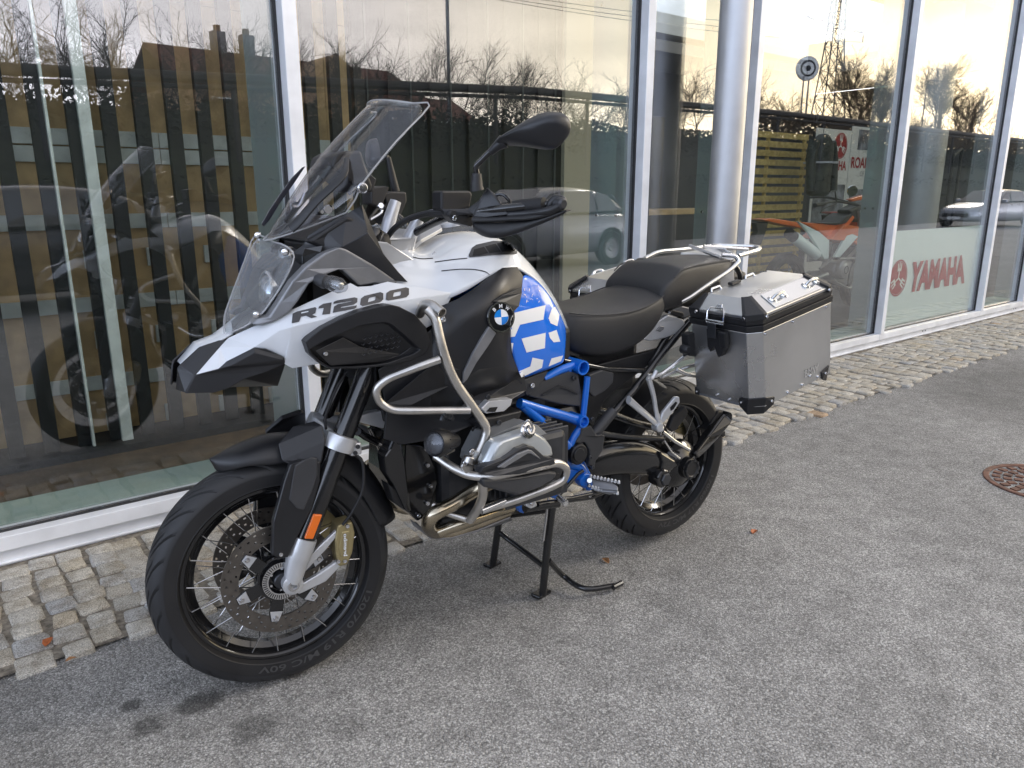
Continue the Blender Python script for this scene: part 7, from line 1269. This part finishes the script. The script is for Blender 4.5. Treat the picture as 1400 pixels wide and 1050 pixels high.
# handguard (left): peak, blade, outer hoop
up1 = [(0.4996,-0.262,1.2685),(0.517,-0.3,1.2647),(0.541,-0.345,1.2666),(0.5672,-0.385,1.2716),(0.5955,-0.43,1.2818),(0.6163,-0.465,1.2929),(0.6301,-0.478,1.2966)]
mid1 = [(0.4942,-0.27,1.2521),(0.5034,-0.31,1.2433),(0.5292,-0.352,1.2442),(0.56,-0.395,1.2547),(0.5895,-0.438,1.2693),(0.6141,-0.468,1.2824),(0.63,-0.48,1.2908)]
lo1 = [(0.5086,-0.262,1.2328),(0.5097,-0.3,1.2204),(0.5305,-0.345,1.2207),(0.5637,-0.39,1.2392),(0.5942,-0.432,1.2605),(0.619,-0.462,1.2779),(0.6293,-0.475,1.2854)]
hg = skin('handguard', [[Vector(p)+Vector((.03,.006,.002)) for p in up1], up1, mid1, lo1, [Vector(p)+Vector((.018,.008,.003)) for p in lo1]], 'black_plastic', bike, th=.005, sub=2, out=(-.8,-.6,.1))
fac('handguard_peak', dict(a=(0.4258,-0.235,1.2954), b=(0.4919,-0.255,1.2967), c=(0.515,-0.275,1.3204), d=(0.5277,-0.29,1.3492), e=(0.5409,-0.31,1.3312), f=(0.544,-0.36,1.2835), g=(0.4997,-0.27,1.2713), h=(0.4967,-0.268,1.2841), i=(0.4395,-0.24,1.2754), j=(0.5646,-0.22,1.3273)), ['abhi','bcdh','dgh','defg','dcj'], 'matte_black', out=(-.8,-.6,.2), th=.006, mir=False, bevel=.002)
tube('handguard_rim', [(0.4959,-0.27,1.2699),(0.524,-0.31,1.2704),(0.551,-0.36,1.2739),(0.5762,-0.41,1.2774),(0.6075,-0.45,1.2885),(0.6295,-0.47,1.3044)], .009, 'black_plastic', bike, smooth_n=5, res=12, flat=.7)
tube('handguard_hoop', [(0.5512,-0.35,1.2819),(0.5773,-0.39,1.285),(0.5945,-0.44,1.2911),(0.6117,-0.462,1.2992),(0.6274,-0.468,1.3123),(0.6322,-0.462,1.3191),(0.6193,-0.452,1.3212),(0.6111,-0.445,1.3096),(0.6118,-0.44,1.2962)], .010, 'matte_black', bike, smooth_n=5, res=12)
tube('lever', [(0.5098,-0.27,1.2919),(0.5449,-0.31,1.3307),(0.5583,-0.34,1.3198),(0.551,-0.36,1.2984)], .005, 'gloss_black', bike, smooth_n=5, res=10)
tube('grip', [(0.5584,-0.32,1.2949),(0.5781,-0.37,1.3036),(0.6021,-0.43,1.3084)], .017, 'rubber', bike, res=20); lathe('bar_end_weight', [(0,-.003),(.010,-.003),(.015,.002),(.016,.03),(0,.03)], 'dark_metal', bike, 24, loc=(0.6259,-0.475,1.3089), axis=(-.1,1,.1))
# right side controls, mirror stalk
prism('control_box', [(0.4663,0.26,1.3518),(0.5077,0.26,1.3566),(0.5285,0.26,1.352),(0.5197,0.26,1.3335),(0.4994,0.26,1.292),(0.4637,0.26,1.3016)], (0,.07,0), 'black_plastic', bike, bevel=.006); prism('brake_reservoir', [(0.5261,0.3,1.3335),(0.5531,0.3,1.3405),(0.6075,0.3,1.3382),(0.6091,0.3,1.3094),(0.6,0.3,1.2902),(0.5794,0.3,1.2568),(0.5548,0.3,1.2573),(0.5352,0.3,1.3005)], (0,.06,0), 'black_plastic', bike, bevel=.008)
tube('grip', [(0.5208,0.32,1.2531), (0.6058,0.44,1.2553)], .017, 'rubber', bike, res=16)
prism('handguard', [(.46,.28,1.30),(.50,.36,1.34),(.60,.46,1.31),(.66,.485,1.28),(.62,.47,1.25),(.48,.38,1.22),(.44,.30,1.24)], (.012,.012,0), 'black_plastic', bike, bevel=.004)
for pts in ([(0.5841,0.33,1.3393), (0.5712,0.33,1.4005), (0.5629,0.33,1.4452)],): tube('mirror_stalk', pts, [.014,.011,.008], 'black_plastic', bike, res=14)
mh2 = [(.53,.36,1.44),(.55,.42,1.50),(.58,.50,1.52),(.60,.545,1.50),(.59,.54,1.45),(.56,.47,1.41),(.53,.40,1.41)]
o = puff('mirror_head', [Vector(p)+Vector((.02,0,0)) for p in mh2], 'matte_black', bike, bulge=.035, back=.004, out=(-1,.1,0), sub=2); tube('mirror_stalk', [(0.5629,0.33,1.4452), (.545,.37,1.44)], .007, 'black_plastic', bike, res=10)
tube('brake_line', [(0.3352,0.02,1.2523),(0.3828,0.08,1.2748),(0.4316,0.14,1.2945),(0.4757,0.2,1.2977)], .004, 'rubber', bike, smooth_n=4, res=8); tube('brake_line', [(0.354,0.05,1.2593),(0.3924,0.05,1.2795),(0.398,0.05,1.2984)], .004, 'chrome', bike, smooth_n=4, res=8); cyl('line_fitting', (0.3858,0.04,1.2974), (0.3808,0.02,1.3017), .008, 'chrome', bike)
# left mirror
tube('mirror_stalk', [(0.5009,-0.285,1.3416),(0.499,-0.285,1.3525),(0.5001,-0.285,1.3822)], [.018,.016,.012], 'black_plastic', bike, res=16)
tube('mirror_stalk', [(0.5001,-0.285,1.3795),(0.4978,-0.287,1.3999),(0.5054,-0.3,1.414),(0.5189,-0.32,1.4348),(0.5319,-0.345,1.4534)], .0075, 'gloss_black', bike, smooth_n=5, res=12)
tube('mirror_neck', [(0.5176,-0.322,1.432),(0.5267,-0.338,1.4462),(0.5384,-0.35,1.4575)], [.009,.012,.018], 'matte_black', bike, smooth_n=3, res=14)
mo = [(0.5274,-0.335,1.4464),(0.5307,-0.342,1.4602),(0.5478,-0.365,1.4828),(0.5747,-0.41,1.5155),(0.5884,-0.44,1.5249),(0.6096,-0.475,1.5193),(0.6161,-0.488,1.5068),(0.6201,-0.492,1.4829),(0.6158,-0.487,1.4656),(0.6045,-0.468,1.4426),(0.5947,-0.455,1.4328),(0.5812,-0.42,1.4359),(0.5601,-0.385,1.4451),(0.5383,-0.35,1.446)]
_rA, _rB = Vector((0.5337,-0.36,1.4587)), Vector((0.6131,-0.475,1.5031))
def _rg(p):
    t = max(0, min(1, (Vector(p)-_rA).dot(_rB-_rA)/(_rB-_rA).length_squared)); return _rA.lerp(_rB, t)+Vector((-.040,-.008,.004))
mh = loft('mirror_head', [[Vector(p)+Vector((.024,.002,0)) for p in mo], [Vector(p)+Vector((.014,0,0)) for p in mo], [Vector(p).lerp(_rg(p)+Vector((.030,0,0)), .12)+Vector((-.006,0,0)) for p in mo], [Vector(p).lerp(_rg(p), .90) for p in mo]], 'matte_black', bike, sub=1)
mh_old = None and puff('mirror_head', [Vector(p)+Vector((.022,.0,0)) for p in mo], 'matte_black', bike, bulge=.045, back=.006, out=(-1,-.25,0), prof=((1,.25),(.97,.55),(.80,.90),(.35,1.1),(0,1.1)), sub=1, center=Vector((0.6104,-0.42,1.4819))+Vector((.022,0,0)))
_mc = sum((Vector(p) for p in mo), Vector())/len(mo)
mesh('mirror_pane', [_mc+(Vector(p)-_mc)*.88+Vector((.025,.004,0)) for p in mo], tess(mo), 'mirror_glass', bike, out=(1,0,0), solid=.002)
tube('mirror_crease', [(0.537,-0.352,1.4615),(0.5616,-0.392,1.4868),(0.5881,-0.445,1.5046),(0.6087,-0.478,1.5091)], .0015, 'grey_plastic', bike, smooth_n=4, res=6) if False else None
# ------------------------------------------------ crash bars
def cb_(pts, r0=.0125, bend=.045, nm='crash_bar', mir=True, **k):
    o = tube(nm, pts, r0, 'steel_tube', bike, bend=bend, res=18, **k)
    if mir: mB(o)
    return o
cb_([(0.3719,-0.2,1.0286),(0.3658,-0.24,1.0602),(0.3685,-0.27,1.0613),(0.3764,-0.31,1.0444)], .0135, .03, hollow=True)
cb_([(0.3551,-0.27,1.052),(0.3707,-0.285,1.0306),(0.3796,-0.295,0.9614),(0.4081,-0.3,0.8684),(0.4769,-0.3,0.7719),(0.5129,-0.3,0.7173),(0.5051,-0.3,0.6861),(0.4654,-0.3,0.6245)])
cb_([(0.376,-0.292,0.9226),(0.3201,-0.28,0.9084),(0.2484,-0.245,0.8804),(0.2228,-0.23,0.855),(0.229,-0.23,0.8202),(0.259,-0.24,0.7947),(0.3212,-0.27,0.7897),(0.4589,-0.3,0.775)], .0105, .04)
cb_([(0.3959,-0.22,0.6361),(0.42,-0.27,0.6112),(0.4494,-0.31,0.5941),(0.4935,-0.355,0.5968),(0.6142,-0.36,0.5938),(0.7278,-0.345,0.5842),(0.7666,-0.34,0.554),(0.7585,-0.335,0.5187),(0.7094,-0.33,0.5062),(0.6085,-0.3,0.4807),(0.5105,-0.27,0.4642)], .0125, .045)
cb_([(0.481,-0.325,0.5876),(0.4993,-0.3,0.5206),(0.4978,-0.275,0.4736),(0.4906,-0.24,0.4276)], .0135, .03)
cb_([(0.4968,-0.23,0.4223),(0.4448,-0.19,0.4434),(0.4156,-0.16,0.4667)], .010, .02)
o = cyl('bar_joint', (0.4494,-0.315,0.6514), (0.4421,-0.315,0.6342), .017, 'steel_tube', bike)
for q in ((0.4523,-0.318,0.664), (0.4311,-0.318,0.6375)): o = bolt(q, bike, rad=.009); mB(o)
o = prism('joint_plate', [(0.4229,-0.314,0.6259),(0.4312,-0.314,0.6478),(0.4548,-0.314,0.6428),(0.4631,-0.314,0.6648),(0.4791,-0.314,0.6568),(0.4569,-0.314,0.6065),(0.4356,-0.314,0.6041)], (0,.012,0), 'steel_tube', bike, bevel=.003); mB(o)
bolt((0.3761,-0.315,1.0285), bike, rad=.007)
lathe('bar_plug', [(0,0),(.010,0),(.012,.004),(0,.004)], 'black_plastic', bike, 16, loc=(0.7199,-0.352,0.5432), axis=(0,1,0))
tube('bar_insert', [(0.7421,-0.32,0.5136),(0.7111,-0.32,0.5025),(0.6805,-0.32,0.4968)], .0115, 'polished_alu', bike, res=16); tube('bar_insert', [(0.5775,-0.29,0.4833),(0.4976,-0.29,0.473)], .0115, 'polished_alu', bike, res=16)
# fog lamp on its bracket
la = (Vector((0.4899,-0.24,0.6725))-Vector((0.3452,-0.3,0.703))).normalized(); l0 = Vector((0.3452,-0.3,0.703))
def foglamp(l0, la):
    os_ = [lathe('fog_lamp_body', [(.0,.010),(.027,.010),(.033,.004),(.035,.010),(.036,.03),(.032,.05),(.024,.075),(.018,.10),(0,.102)], 'black_plastic', bike, 36, loc=l0, axis=la),
     lathe('fog_lamp_lens', [(0,-.004),(.015,-.002),(.026,.003),(.029,.008),(.029,.012),(0,.012)], 'lens_clear', bike, 32, loc=l0, axis=la), lathe('fog_lamp_reflector', [(0,.0085),(.022,.0075),(.027,.0095),(0,.0098)], 'dark_metal', bike, 32, loc=l0, axis=la)]
    n1 = la.orthogonal().normalized(); n2 = la.cross(n1)
    for k in range(10):
        a = .628*k; d_ = n1*math.cos(a)+n2*math.sin(a); t = n1*-math.sin(a)+n2*math.cos(a)
        b0 = l0+la*.028+d_*.033; os_.append(prism('cooling_fin', [b0, b0+d_*.006, b0+d_*.003+la*.045-d_*.006, b0+la*.05-d_*.012], t*.003, 'black_plastic', bike, bevel=.0008))
    return os_
for o in foglamp(l0, la): mB(o)
o = tube('lamp_bracket', [(0.3846,-0.28,0.7548),(0.3926,-0.28,0.7718),(0.408,-0.28,0.7714),(0.4152,-0.28,0.7516)], .007, 'dark_metal', bike, smooth_n=3, res=10); mB(o)
for q in [(0.3908,-0.29,0.7722),(0.4019,-0.29,0.7657)]: bolt(q, bike, rad=.009, m='dark_metal')
tube('lamp_cable', [(0.5152,-0.22,0.6869),(0.5406,-0.22,0.6971),(0.5802,-0.22,0.6747),(0.5685,-0.22,0.6543)], .004, 'rubber', bike, smooth_n=4, res=8)
# ------------------------------------------------ seats
def sect(x, zt, zb, hw_, tw_=.9, crown=.006, zs=None):
    """cross-section with a welted edge between top pad and side"""
    t = hw_*tw_; zs = zs if zs is not None else zt-.004
    h = [(x,-hw_*.74,zb),(x,-hw_*.93,zb+.012),(x,-hw_,zb+(zs-zb)*.45),(x,-(hw_+t)/2,zs-.014),(x,-t,zs-.002),(x,-t*.93,zs+.004),(x,-t*.55,zt+crown*.7),(x,0,zt+crown)]
    return h+[(p[0],-p[1],p[2]) for p in h[-2::-1]]+[(x,0,zb)]
seat = loft('rider_seat', [sect(.912,.945,.90,.075,.8), sect(.922,.962,.868,.112,.88), sect(.945,.970,.842,.138,.86), sect(1.00,.968,.818,.156,.90,zs=.958), sect(1.08,.968,.805,.168,.93,zs=.953), sect(1.17,.975,.812,.174,.95,zs=.955), sect(1.25,.99,.84,.172,.95,zs=.968), sect(1.315,1.004,.88,.162,.95,zs=.985), sect(1.345,1.010,.92,.150,.95,zs=.995), sect(1.365,1.0,.94,.14,.9)], 'seat_vinyl', bike, sub=2)
pill = loft('pillion_seat', [sect(1.328,.975,.935,.125,.95), sect(1.332,1.012,.925,.146,.96), sect(1.345,1.036,.925,.152,.96,zs=1.026), sect(1.385,1.062,.93,.155,.96,zs=1.052), sect(1.418,1.084,.935,.155,.95,zs=1.074), sect(1.435,1.089,.94,.155,.95,zs=1.080), sect(1.50,1.094,.955,.153,.94,zs=1.086), sect(1.58,1.099,.99,.150,.94,zs=1.091), sect(1.66,1.102,1.02,.144,.93,zs=1.094), sect(1.725,1.101,1.045,.134,.92,zs=1.092), sect(1.738,1.085,1.055,.120,.9)], 'seat_vinyl', bike, sub=2)
for sg in (-1,1):
    tube('seat_piping', [(.945,sg*.121,.968),(1.00,sg*.142,.960),(1.08,sg*.158,.955),(1.17,sg*.167,.957),(1.25,sg*.165,.970),(1.315,sg*.155,.987),(1.345,sg*.144,.997)], .0022, 'seat_vinyl', bike, smooth_n=4, res=6)
    tube('seat_piping', [(1.385,sg*.150,1.053),(1.418,sg*.149,1.075),(1.48,sg*.146,1.086),(1.57,sg*.143,1.092),(1.66,sg*.136,1.096),(1.72,sg*.125,1.094)], .0022, 'seat_vinyl', bike, smooth_n=4, res=6)
bx3('seat_base', 1.38,1.70,-.10,.10,.93,1.035,'black_plastic',.02)
# seat-side grab cover and subframe tail
gc_ = prism('tail_cover', [(1.2647,-0.135,0.849),(1.3241,-0.135,0.9019),(1.3747,-0.14,0.9239),(1.4579,-0.135,0.9006),(1.4768,-0.135,0.8807),(1.4444,-0.135,0.854),(1.3693,-0.135,0.8414),(1.2957,-0.135,0.8397)], (0,.02,0), 'silver_paint', bike, bevel=.006, seg=3); mB(gc_)
o = prism('tail_cover_inlay', [(1.3216,-0.139,0.8765),(1.337,-0.139,0.8895),(1.3578,-0.139,0.8862),(1.3585,-0.139,0.8756),(1.3401,-0.139,0.8687)], (0,.006,0), 'grey_metal', bike, bevel=.002)
o = prism('tail_cover', [(1.3845,-0.13,0.9364),(1.4597,-0.13,0.9474),(1.495,-0.13,0.9384),(1.5059,-0.13,0.9134),(1.472,-0.13,0.9016),(1.4193,-0.13,0.9185)], (0,.03,0), 'grey_metal', bike, bevel=.005); mB(o)
o = prism('tail_knob', [(1.3699,-0.14,0.9331),(1.3984,-0.14,0.9411),(1.4503,-0.14,0.927),(1.46,-0.14,0.913),(1.4346,-0.14,0.9095),(1.3999,-0.14,0.9216)], (0,.02,0), 'black_plastic', bike, bevel=.004)
bolt((1.3765,-0.142,0.9339), bike, rad=.006)
# rack
o = tube('rack_rail', [(1.4344,-0.14,0.9655),(1.4665,-0.145,0.9752),(1.5677,-0.145,1.018),(1.6882,-0.14,1.0609),(1.7434,-0.135,1.088),(1.7298,-0.125,1.1093),(1.685,-0.1,1.1129)], .008, 'polished_alu', bike, bend=.03, res=14)
tube('rack_rail', [(1.5426,0.15,1.0908),(1.6138,0.15,1.1129),(1.7845,0.15,1.1153),(1.9542,0.14,1.1236),(2.0465,0.02,1.1217),(1.9882,-0.04,1.1209),(1.9149,-0.08,1.1167),(1.7811,-0.1,1.104)], .008, 'polished_alu', bike, bend=.03, res=14)
for a_, b_ in (((1.7349,0.1,1.1332), (1.6783,-0.1,1.1041)), ((1.8729,0.1,1.1306), (1.7828,-0.1,1.0989)), ((1.7345,0.03,1.1343), (1.9224,-0.03,1.1187))): tube('rack_bar', [a_, b_], .007, 'polished_alu', bike, res=12)
prism('rack_plate', [(1.6717,0.09,1.1112), (1.9061,0.09,1.124), (1.77,-0.09,1.0989), (1.654,-0.09,1.062)], (0,0,-.02), 'silver_paint', bike, bevel=.004)
prism('tail_casting', [(1.6791,-0.07,1.0481), (1.791,-0.07,1.0965), (1.8226,-0.06,1.0022), (1.7531,-0.05,0.9641)], (0,.14,0), 'silver_paint', bike, bevel=.006)
tube('rack_stay', [(1.7302,-0.12,1.0814), (1.7874,-0.11,1.023), (1.7795,-0.1,0.9395)], .010, 'gloss_black', bike, smooth_n=4, res=12); bx3('tail_light_housing', 1.80,1.90,-.06,.06,.90,1.04,'black_plastic',.02); prism('tail_light', [(1.905,-.05,1.02),(1.905,.05,1.02),(1.900,.05,.95),(1.900,-.05,.95)], (-.01,0,0), 'lamp_red', bike, bevel=.002)
prism('plate_carrier', [(1.80,-.02,.92),(1.88,-.02,.92),(2.02,-.02,.55),(2.00,-.02,.50),(1.95,-.02,.55)], (0,.04,0), 'black_plastic', bike, bevel=.005)
# pannier frames
for pts in ([(1.261,-0.16,0.7298),(1.3254,-0.17,0.7279),(1.4632,-0.19,0.8103),(1.4789,-0.2,0.8467)], [(1.3368,-0.16,0.7139),(1.4616,-0.18,0.7401),(1.4886,-0.19,0.7384)], [(1.3758,-0.19,0.7404),(1.4336,-0.19,0.714),(1.5317,-0.19,0.692)]):
    o = tube('pannier_frame', pts, .0075, 'polished_alu', bike, smooth_n=3, res=12); mB(o)
o = prism('pannier_latch_mount', [(1.3982,-0.215,0.8646),(1.4323,-0.215,0.8678),(1.4628,-0.215,0.8611),(1.4701,-0.215,0.7805),(1.45,-0.215,0.7796),(1.4095,-0.215,0.7882)], (0,.035,0), 'black_plastic', bike, bevel=.005); mB(o)
o = lathe('mount_knob', [(0,-.01),(.010,-.01),(.014,-.004),(.016,.004),(.016,.02),(0,.02)], 'black_plastic', bike, 20, loc=(1.3882,-0.22,0.8139), axis=(0,1,0)); mB(o)
# ------------------------------------------------ aluminium panniers
PT = R_(10.2); PU = Vector((math.cos(PT),0,math.sin(PT))); PV = Vector((-math.sin(PT),0,math.cos(PT))); PO = Vector((1.512,0,.650))
def pn(u, y, v): return PO+PU*u+PV*v+Vector((0,y,0))
def pannier(sg):
    e = empty('pannier', pn(.15,sg*.34,.0), bike); e.parent = bike; off = e.location.copy()
    def p(u, y, v): return pn(u, sg*y, v)-off
    def add(o): o.parent = e; return o
    def ringo(v, g=0.0, ch=.036):
        yo, yi, u0, u1 = -.470-g, -.205+g, -.045-g, .380+g
        return [p(u0,yi,v), p(u0,yo+ch,v), p(u0+ch,yo,v), p(u1-ch*.6,yo,v), p(u1,yo+ch*.6,v), p(u1,yi,v)]
    L_ = lambda nm, lps, m_, bv: add(loft(nm, lps, m_, e, sub=0, bevel=bv, smooth=False))
    L_('pannier_body', [ringo(0, -.001), ringo(.262)], 'brushed_alu', .003)
    L_('seal_band', [ringo(.262,.004), ringo(.284,.006)], 'black_plastic', .002); L_('seal_band', [ringo(.285,.002), ringo(.306,.004)], 'black_plastic', .002)
    t = [p(.012,-.228,.356), p(.012,-.385,.356), p(.022,-.397,.356), p(.330,-.397,.356), p(.340,-.387,.356), p(.345,-.228,.356)]
    L_('pannier_lid', [ringo(.307,.001), ringo(.318,.001), t], 'polished_alu' if False else 'brushed_alu', .002)
    # bright bevelled outer strip on the lid with two lashing eyes
    add(prism('lid_strip', [p(.060,-.466,.3215), p(.310,-.466,.3215), p(.300,-.404,.3535), p(.070,-.404,.3535)], Vector((0,-sg*-.0,0))+Vector((0,sg*-.002,.002)), 'polished_alu', e, bevel=.0008))
    for uu in (.085, .265):
        n_ = Vector((0,-sg*.46,.89)); c = p(uu,-.437,.339)
        add(lathe('lashing_base', [(0,.006),(.013,.006),(.016,.001),(.016,-.003),(0,-.003)], 'polished_alu', e, 8, loc=c, axis=n_)); add(lathe('lashing_base', [(0,.006),(.013,.006),(.016,.001),(.016,-.003),(0,-.003)], 'polished_alu', e, 8, loc=c+PU*.058, axis=n_))
        add(tube('lashing_bar', [c+n_*.004, c+n_*.016+PU*.012, c+n_*.016+PU*.046, c+n_*.004+PU*.058], .0055, 'polished_alu', e, smooth_n=4, res=10)); bolt(c+n_*.006, e, axis=n_, rad=.006)
    # black corner caps
    def cap(us, s_):
        a = [p(us-s_*.003,-.425,.302), p(us-s_*.003,-.438,.302), p(us+s_*.034,-.474,.302), p(us+s_*.047,-.474,.302)]
        b = [p(us-s_*.003,-.425,.320), p(us-s_*.003,-.438,.320), p(us+s_*.034,-.474,.320), p(us+s_*.047,-.474,.320)]
        c = [p(us+s_*.050,-.380,.3585), p(us+s_*.052,-.387,.3585), p(us+s_*.062,-.397,.3585), p(us+s_*.074,-.399,.3585)]
        v = a+b+c; fc = [(i,i+1,i+5,i+4) for i in range(3)]+[(i+4,i+5,i+9,i+8) for i in range(3)]
        o = mesh('corner_cap', v, fc, 'black_plastic', e, out=(-s_,-sg,1), solid=.008, bevel=.0015, angle=14); o.modifiers['t'].offset = .5
        bolt(p(us-s_*.006,-.431,.311), e, axis=-PU*s_, rad=.006); bolt(p(us+s_*.044,-.479,.311), e, axis=(0,-sg,0), rad=.006)
    cap(-.045, 1); cap(.380, -1)
    for us, s_ in ((-.045,1),(.380,-1)):
        add(mesh('corner_cap', [p(us-s_*.004,-.200,.302), p(us-s_*.004,-.250,.302), p(us-s_*.004,-.245,.320), p(us-s_*.004,-.200,.320), p(us+s_*.055,-.238,.359), p(us+s_*.055,-.224,.359)], [(0,1,2,3),(3,2,4,5)], 'black_plastic', e, out=(-s_,0,1), solid=.008, bevel=.0015)); bolt(p(us-s_*.010,-.238,.311), e, axis=-PU*s_, rad=.006)
        # bottom corners
        v = [p(us-s_*.004,-.395,.030), p(us-s_*.004,-.434,.034), p(us+s_*.036,-.474,.034), p(us+s_*.082,-.474,.022), p(us+s_*.075,-.474,-.004), p(us+s_*.036,-.462,-.026), p(us-s_*.002,-.425,-.026), p(us-s_*.004,-.395,.000)]
        add(mesh('bottom_corner', v, [(0,1,6,7),(1,2,5,6),(2,3,4,5)], 'black_plastic', e, out=(-s_,-sg,0), solid=.012, bevel=.002)); bolt(p(us-s_*.005,-.405,.016), e, axis=-PU*s_, rad=.005); bolt(p(us+s_*.062,-.475,.014), e, axis=(0,-sg,0), rad=.005)
        add(mesh('bottom_corner', [p(us-s_*.004,-.203,.028), p(us-s_*.004,-.222,.020), p(us-s_*.004,-.222,-.002), p(us-s_*.004,-.203,-.002)], [(0,1,2,3)], 'black_plastic', e, out=(-s_,0,0), solid=.01, bevel=.002)); bolt(p(us-s_*.005,-.213,.012), e, axis=-PU*s_, rad=.0045)
    for uu, vv in ((.0,.252),(.145,.252),(.330,.252),(.11,.012),(.19,.012),(.235,.03),(.28,.012)): bolt(p(uu,-.4705,vv), e, axis=(0,-sg,0), rad=.0055)
    for yy, vv in ((-.30,.018),(-.35,.012)): bolt(p(-.0455,yy,vv), e, axis=-PU, rad=.005)
    add(mesh('bottom_seam', [p(-.0465,-.21,.006), p(-.0465,-.43,.006), p(-.0465,-.43,.0), p(-.0465,-.21,.0)], [(0,1,2,3)], 'grey_metal', e, out=(-1,0,0), solid=.002))
    # latch on the front face and on the rear face
    for us, s_ in ((-.047,-1),(.384,1)):
        o_ = PU*s_
        add(prism('latch_base', [p(us,-.290,.262), p(us,-.365,.262), p(us,-.368,.215), p(us,-.350,.175), p(us,-.332,.168), p(us,-.318,.205), p(us,-.300,.180), p(us,-.290,.200)], o_*.022, 'black_plastic', e, bevel=.003))
        add(prism('latch_plate', [p(us,-.300,.286)+o_*.024, p(us,-.335,.286)+o_*.024, p(us,-.335,.235)+o_*.026, p(us,-.300,.235)+o_*.026], o_*.004, 'dark_metal', e, bevel=.002))
        add(prism('latch_block', [p(us,-.345,.262)+o_*.010, p(us,-.372,.262)+o_*.010, p(us,-.372,.205)+o_*.010, p(us,-.348,.205)+o_*.010], o_*.018, 'black_plastic', e, bevel=.004))
        add(tube('latch_bail', [p(us,-.292,.285)+o_*.020, p(us,-.292,.322)+o_*.012, p(us+.006*-s_,-.300,.334)+o_*.010, p(us+.006*-s_,-.352,.334)+o_*.010, p(us,-.360,.322)+o_*.012, p(us,-.360,.285)+o_*.020, p(us,-.292,.285)+o_*.020], .0032, 'exhaust_steel' if False else 'chrome', e, res=8))
        add(tube('latch_pin', [p(us,-.288,.292)+o_*.018, p(us,-.364,.292)+o_*.018], .0045, 'chrome', e, res=10))
        add(prism('lid_hook', [p(us+.012*-s_,-.310,.328)+o_*.006, p(us+.012*-s_,-.342,.328)+o_*.006, p(us+.02*-s_,-.336,.342)+o_*.006, p(us+.02*-s_,-.316,.342)+o_*.006], o_*.006, 'polished_alu', e, bevel=.002))
    # carrying eyes on the top edge and lid hinge strap
    for uu in (.03,.21): add(tube('tie_loop', [p(uu,-.236,.356), p(uu+.004,-.232,.366), p(uu+.045,-.232,.366), p(uu+.05,-.236,.356)], .004, 'polished_alu', e, res=8)); 
    add(prism('lid_catch', [p(.12,-.230,.357), p(.17,-.230,.357), p(.17,-.250,.357), p(.12,-.250,.357)], PV*.010, 'black_plastic', e, bevel=.003))
    if sg > 0 or True:
        q = [p(.205,-.4712,.034), p(.285,-.4712,.034), p(.285,-.4712,.060), p(.205,-.4712,.060)]
        if sg < 0: q = [q[1], q[0], q[3], q[2]]
        text_quad('embossed_lettering', 'BMW', q, 'polished_alu', e, bold=.01, out=(0,-sg,0), lift=.0002)
    return e
pannier(1); pannier(-1)
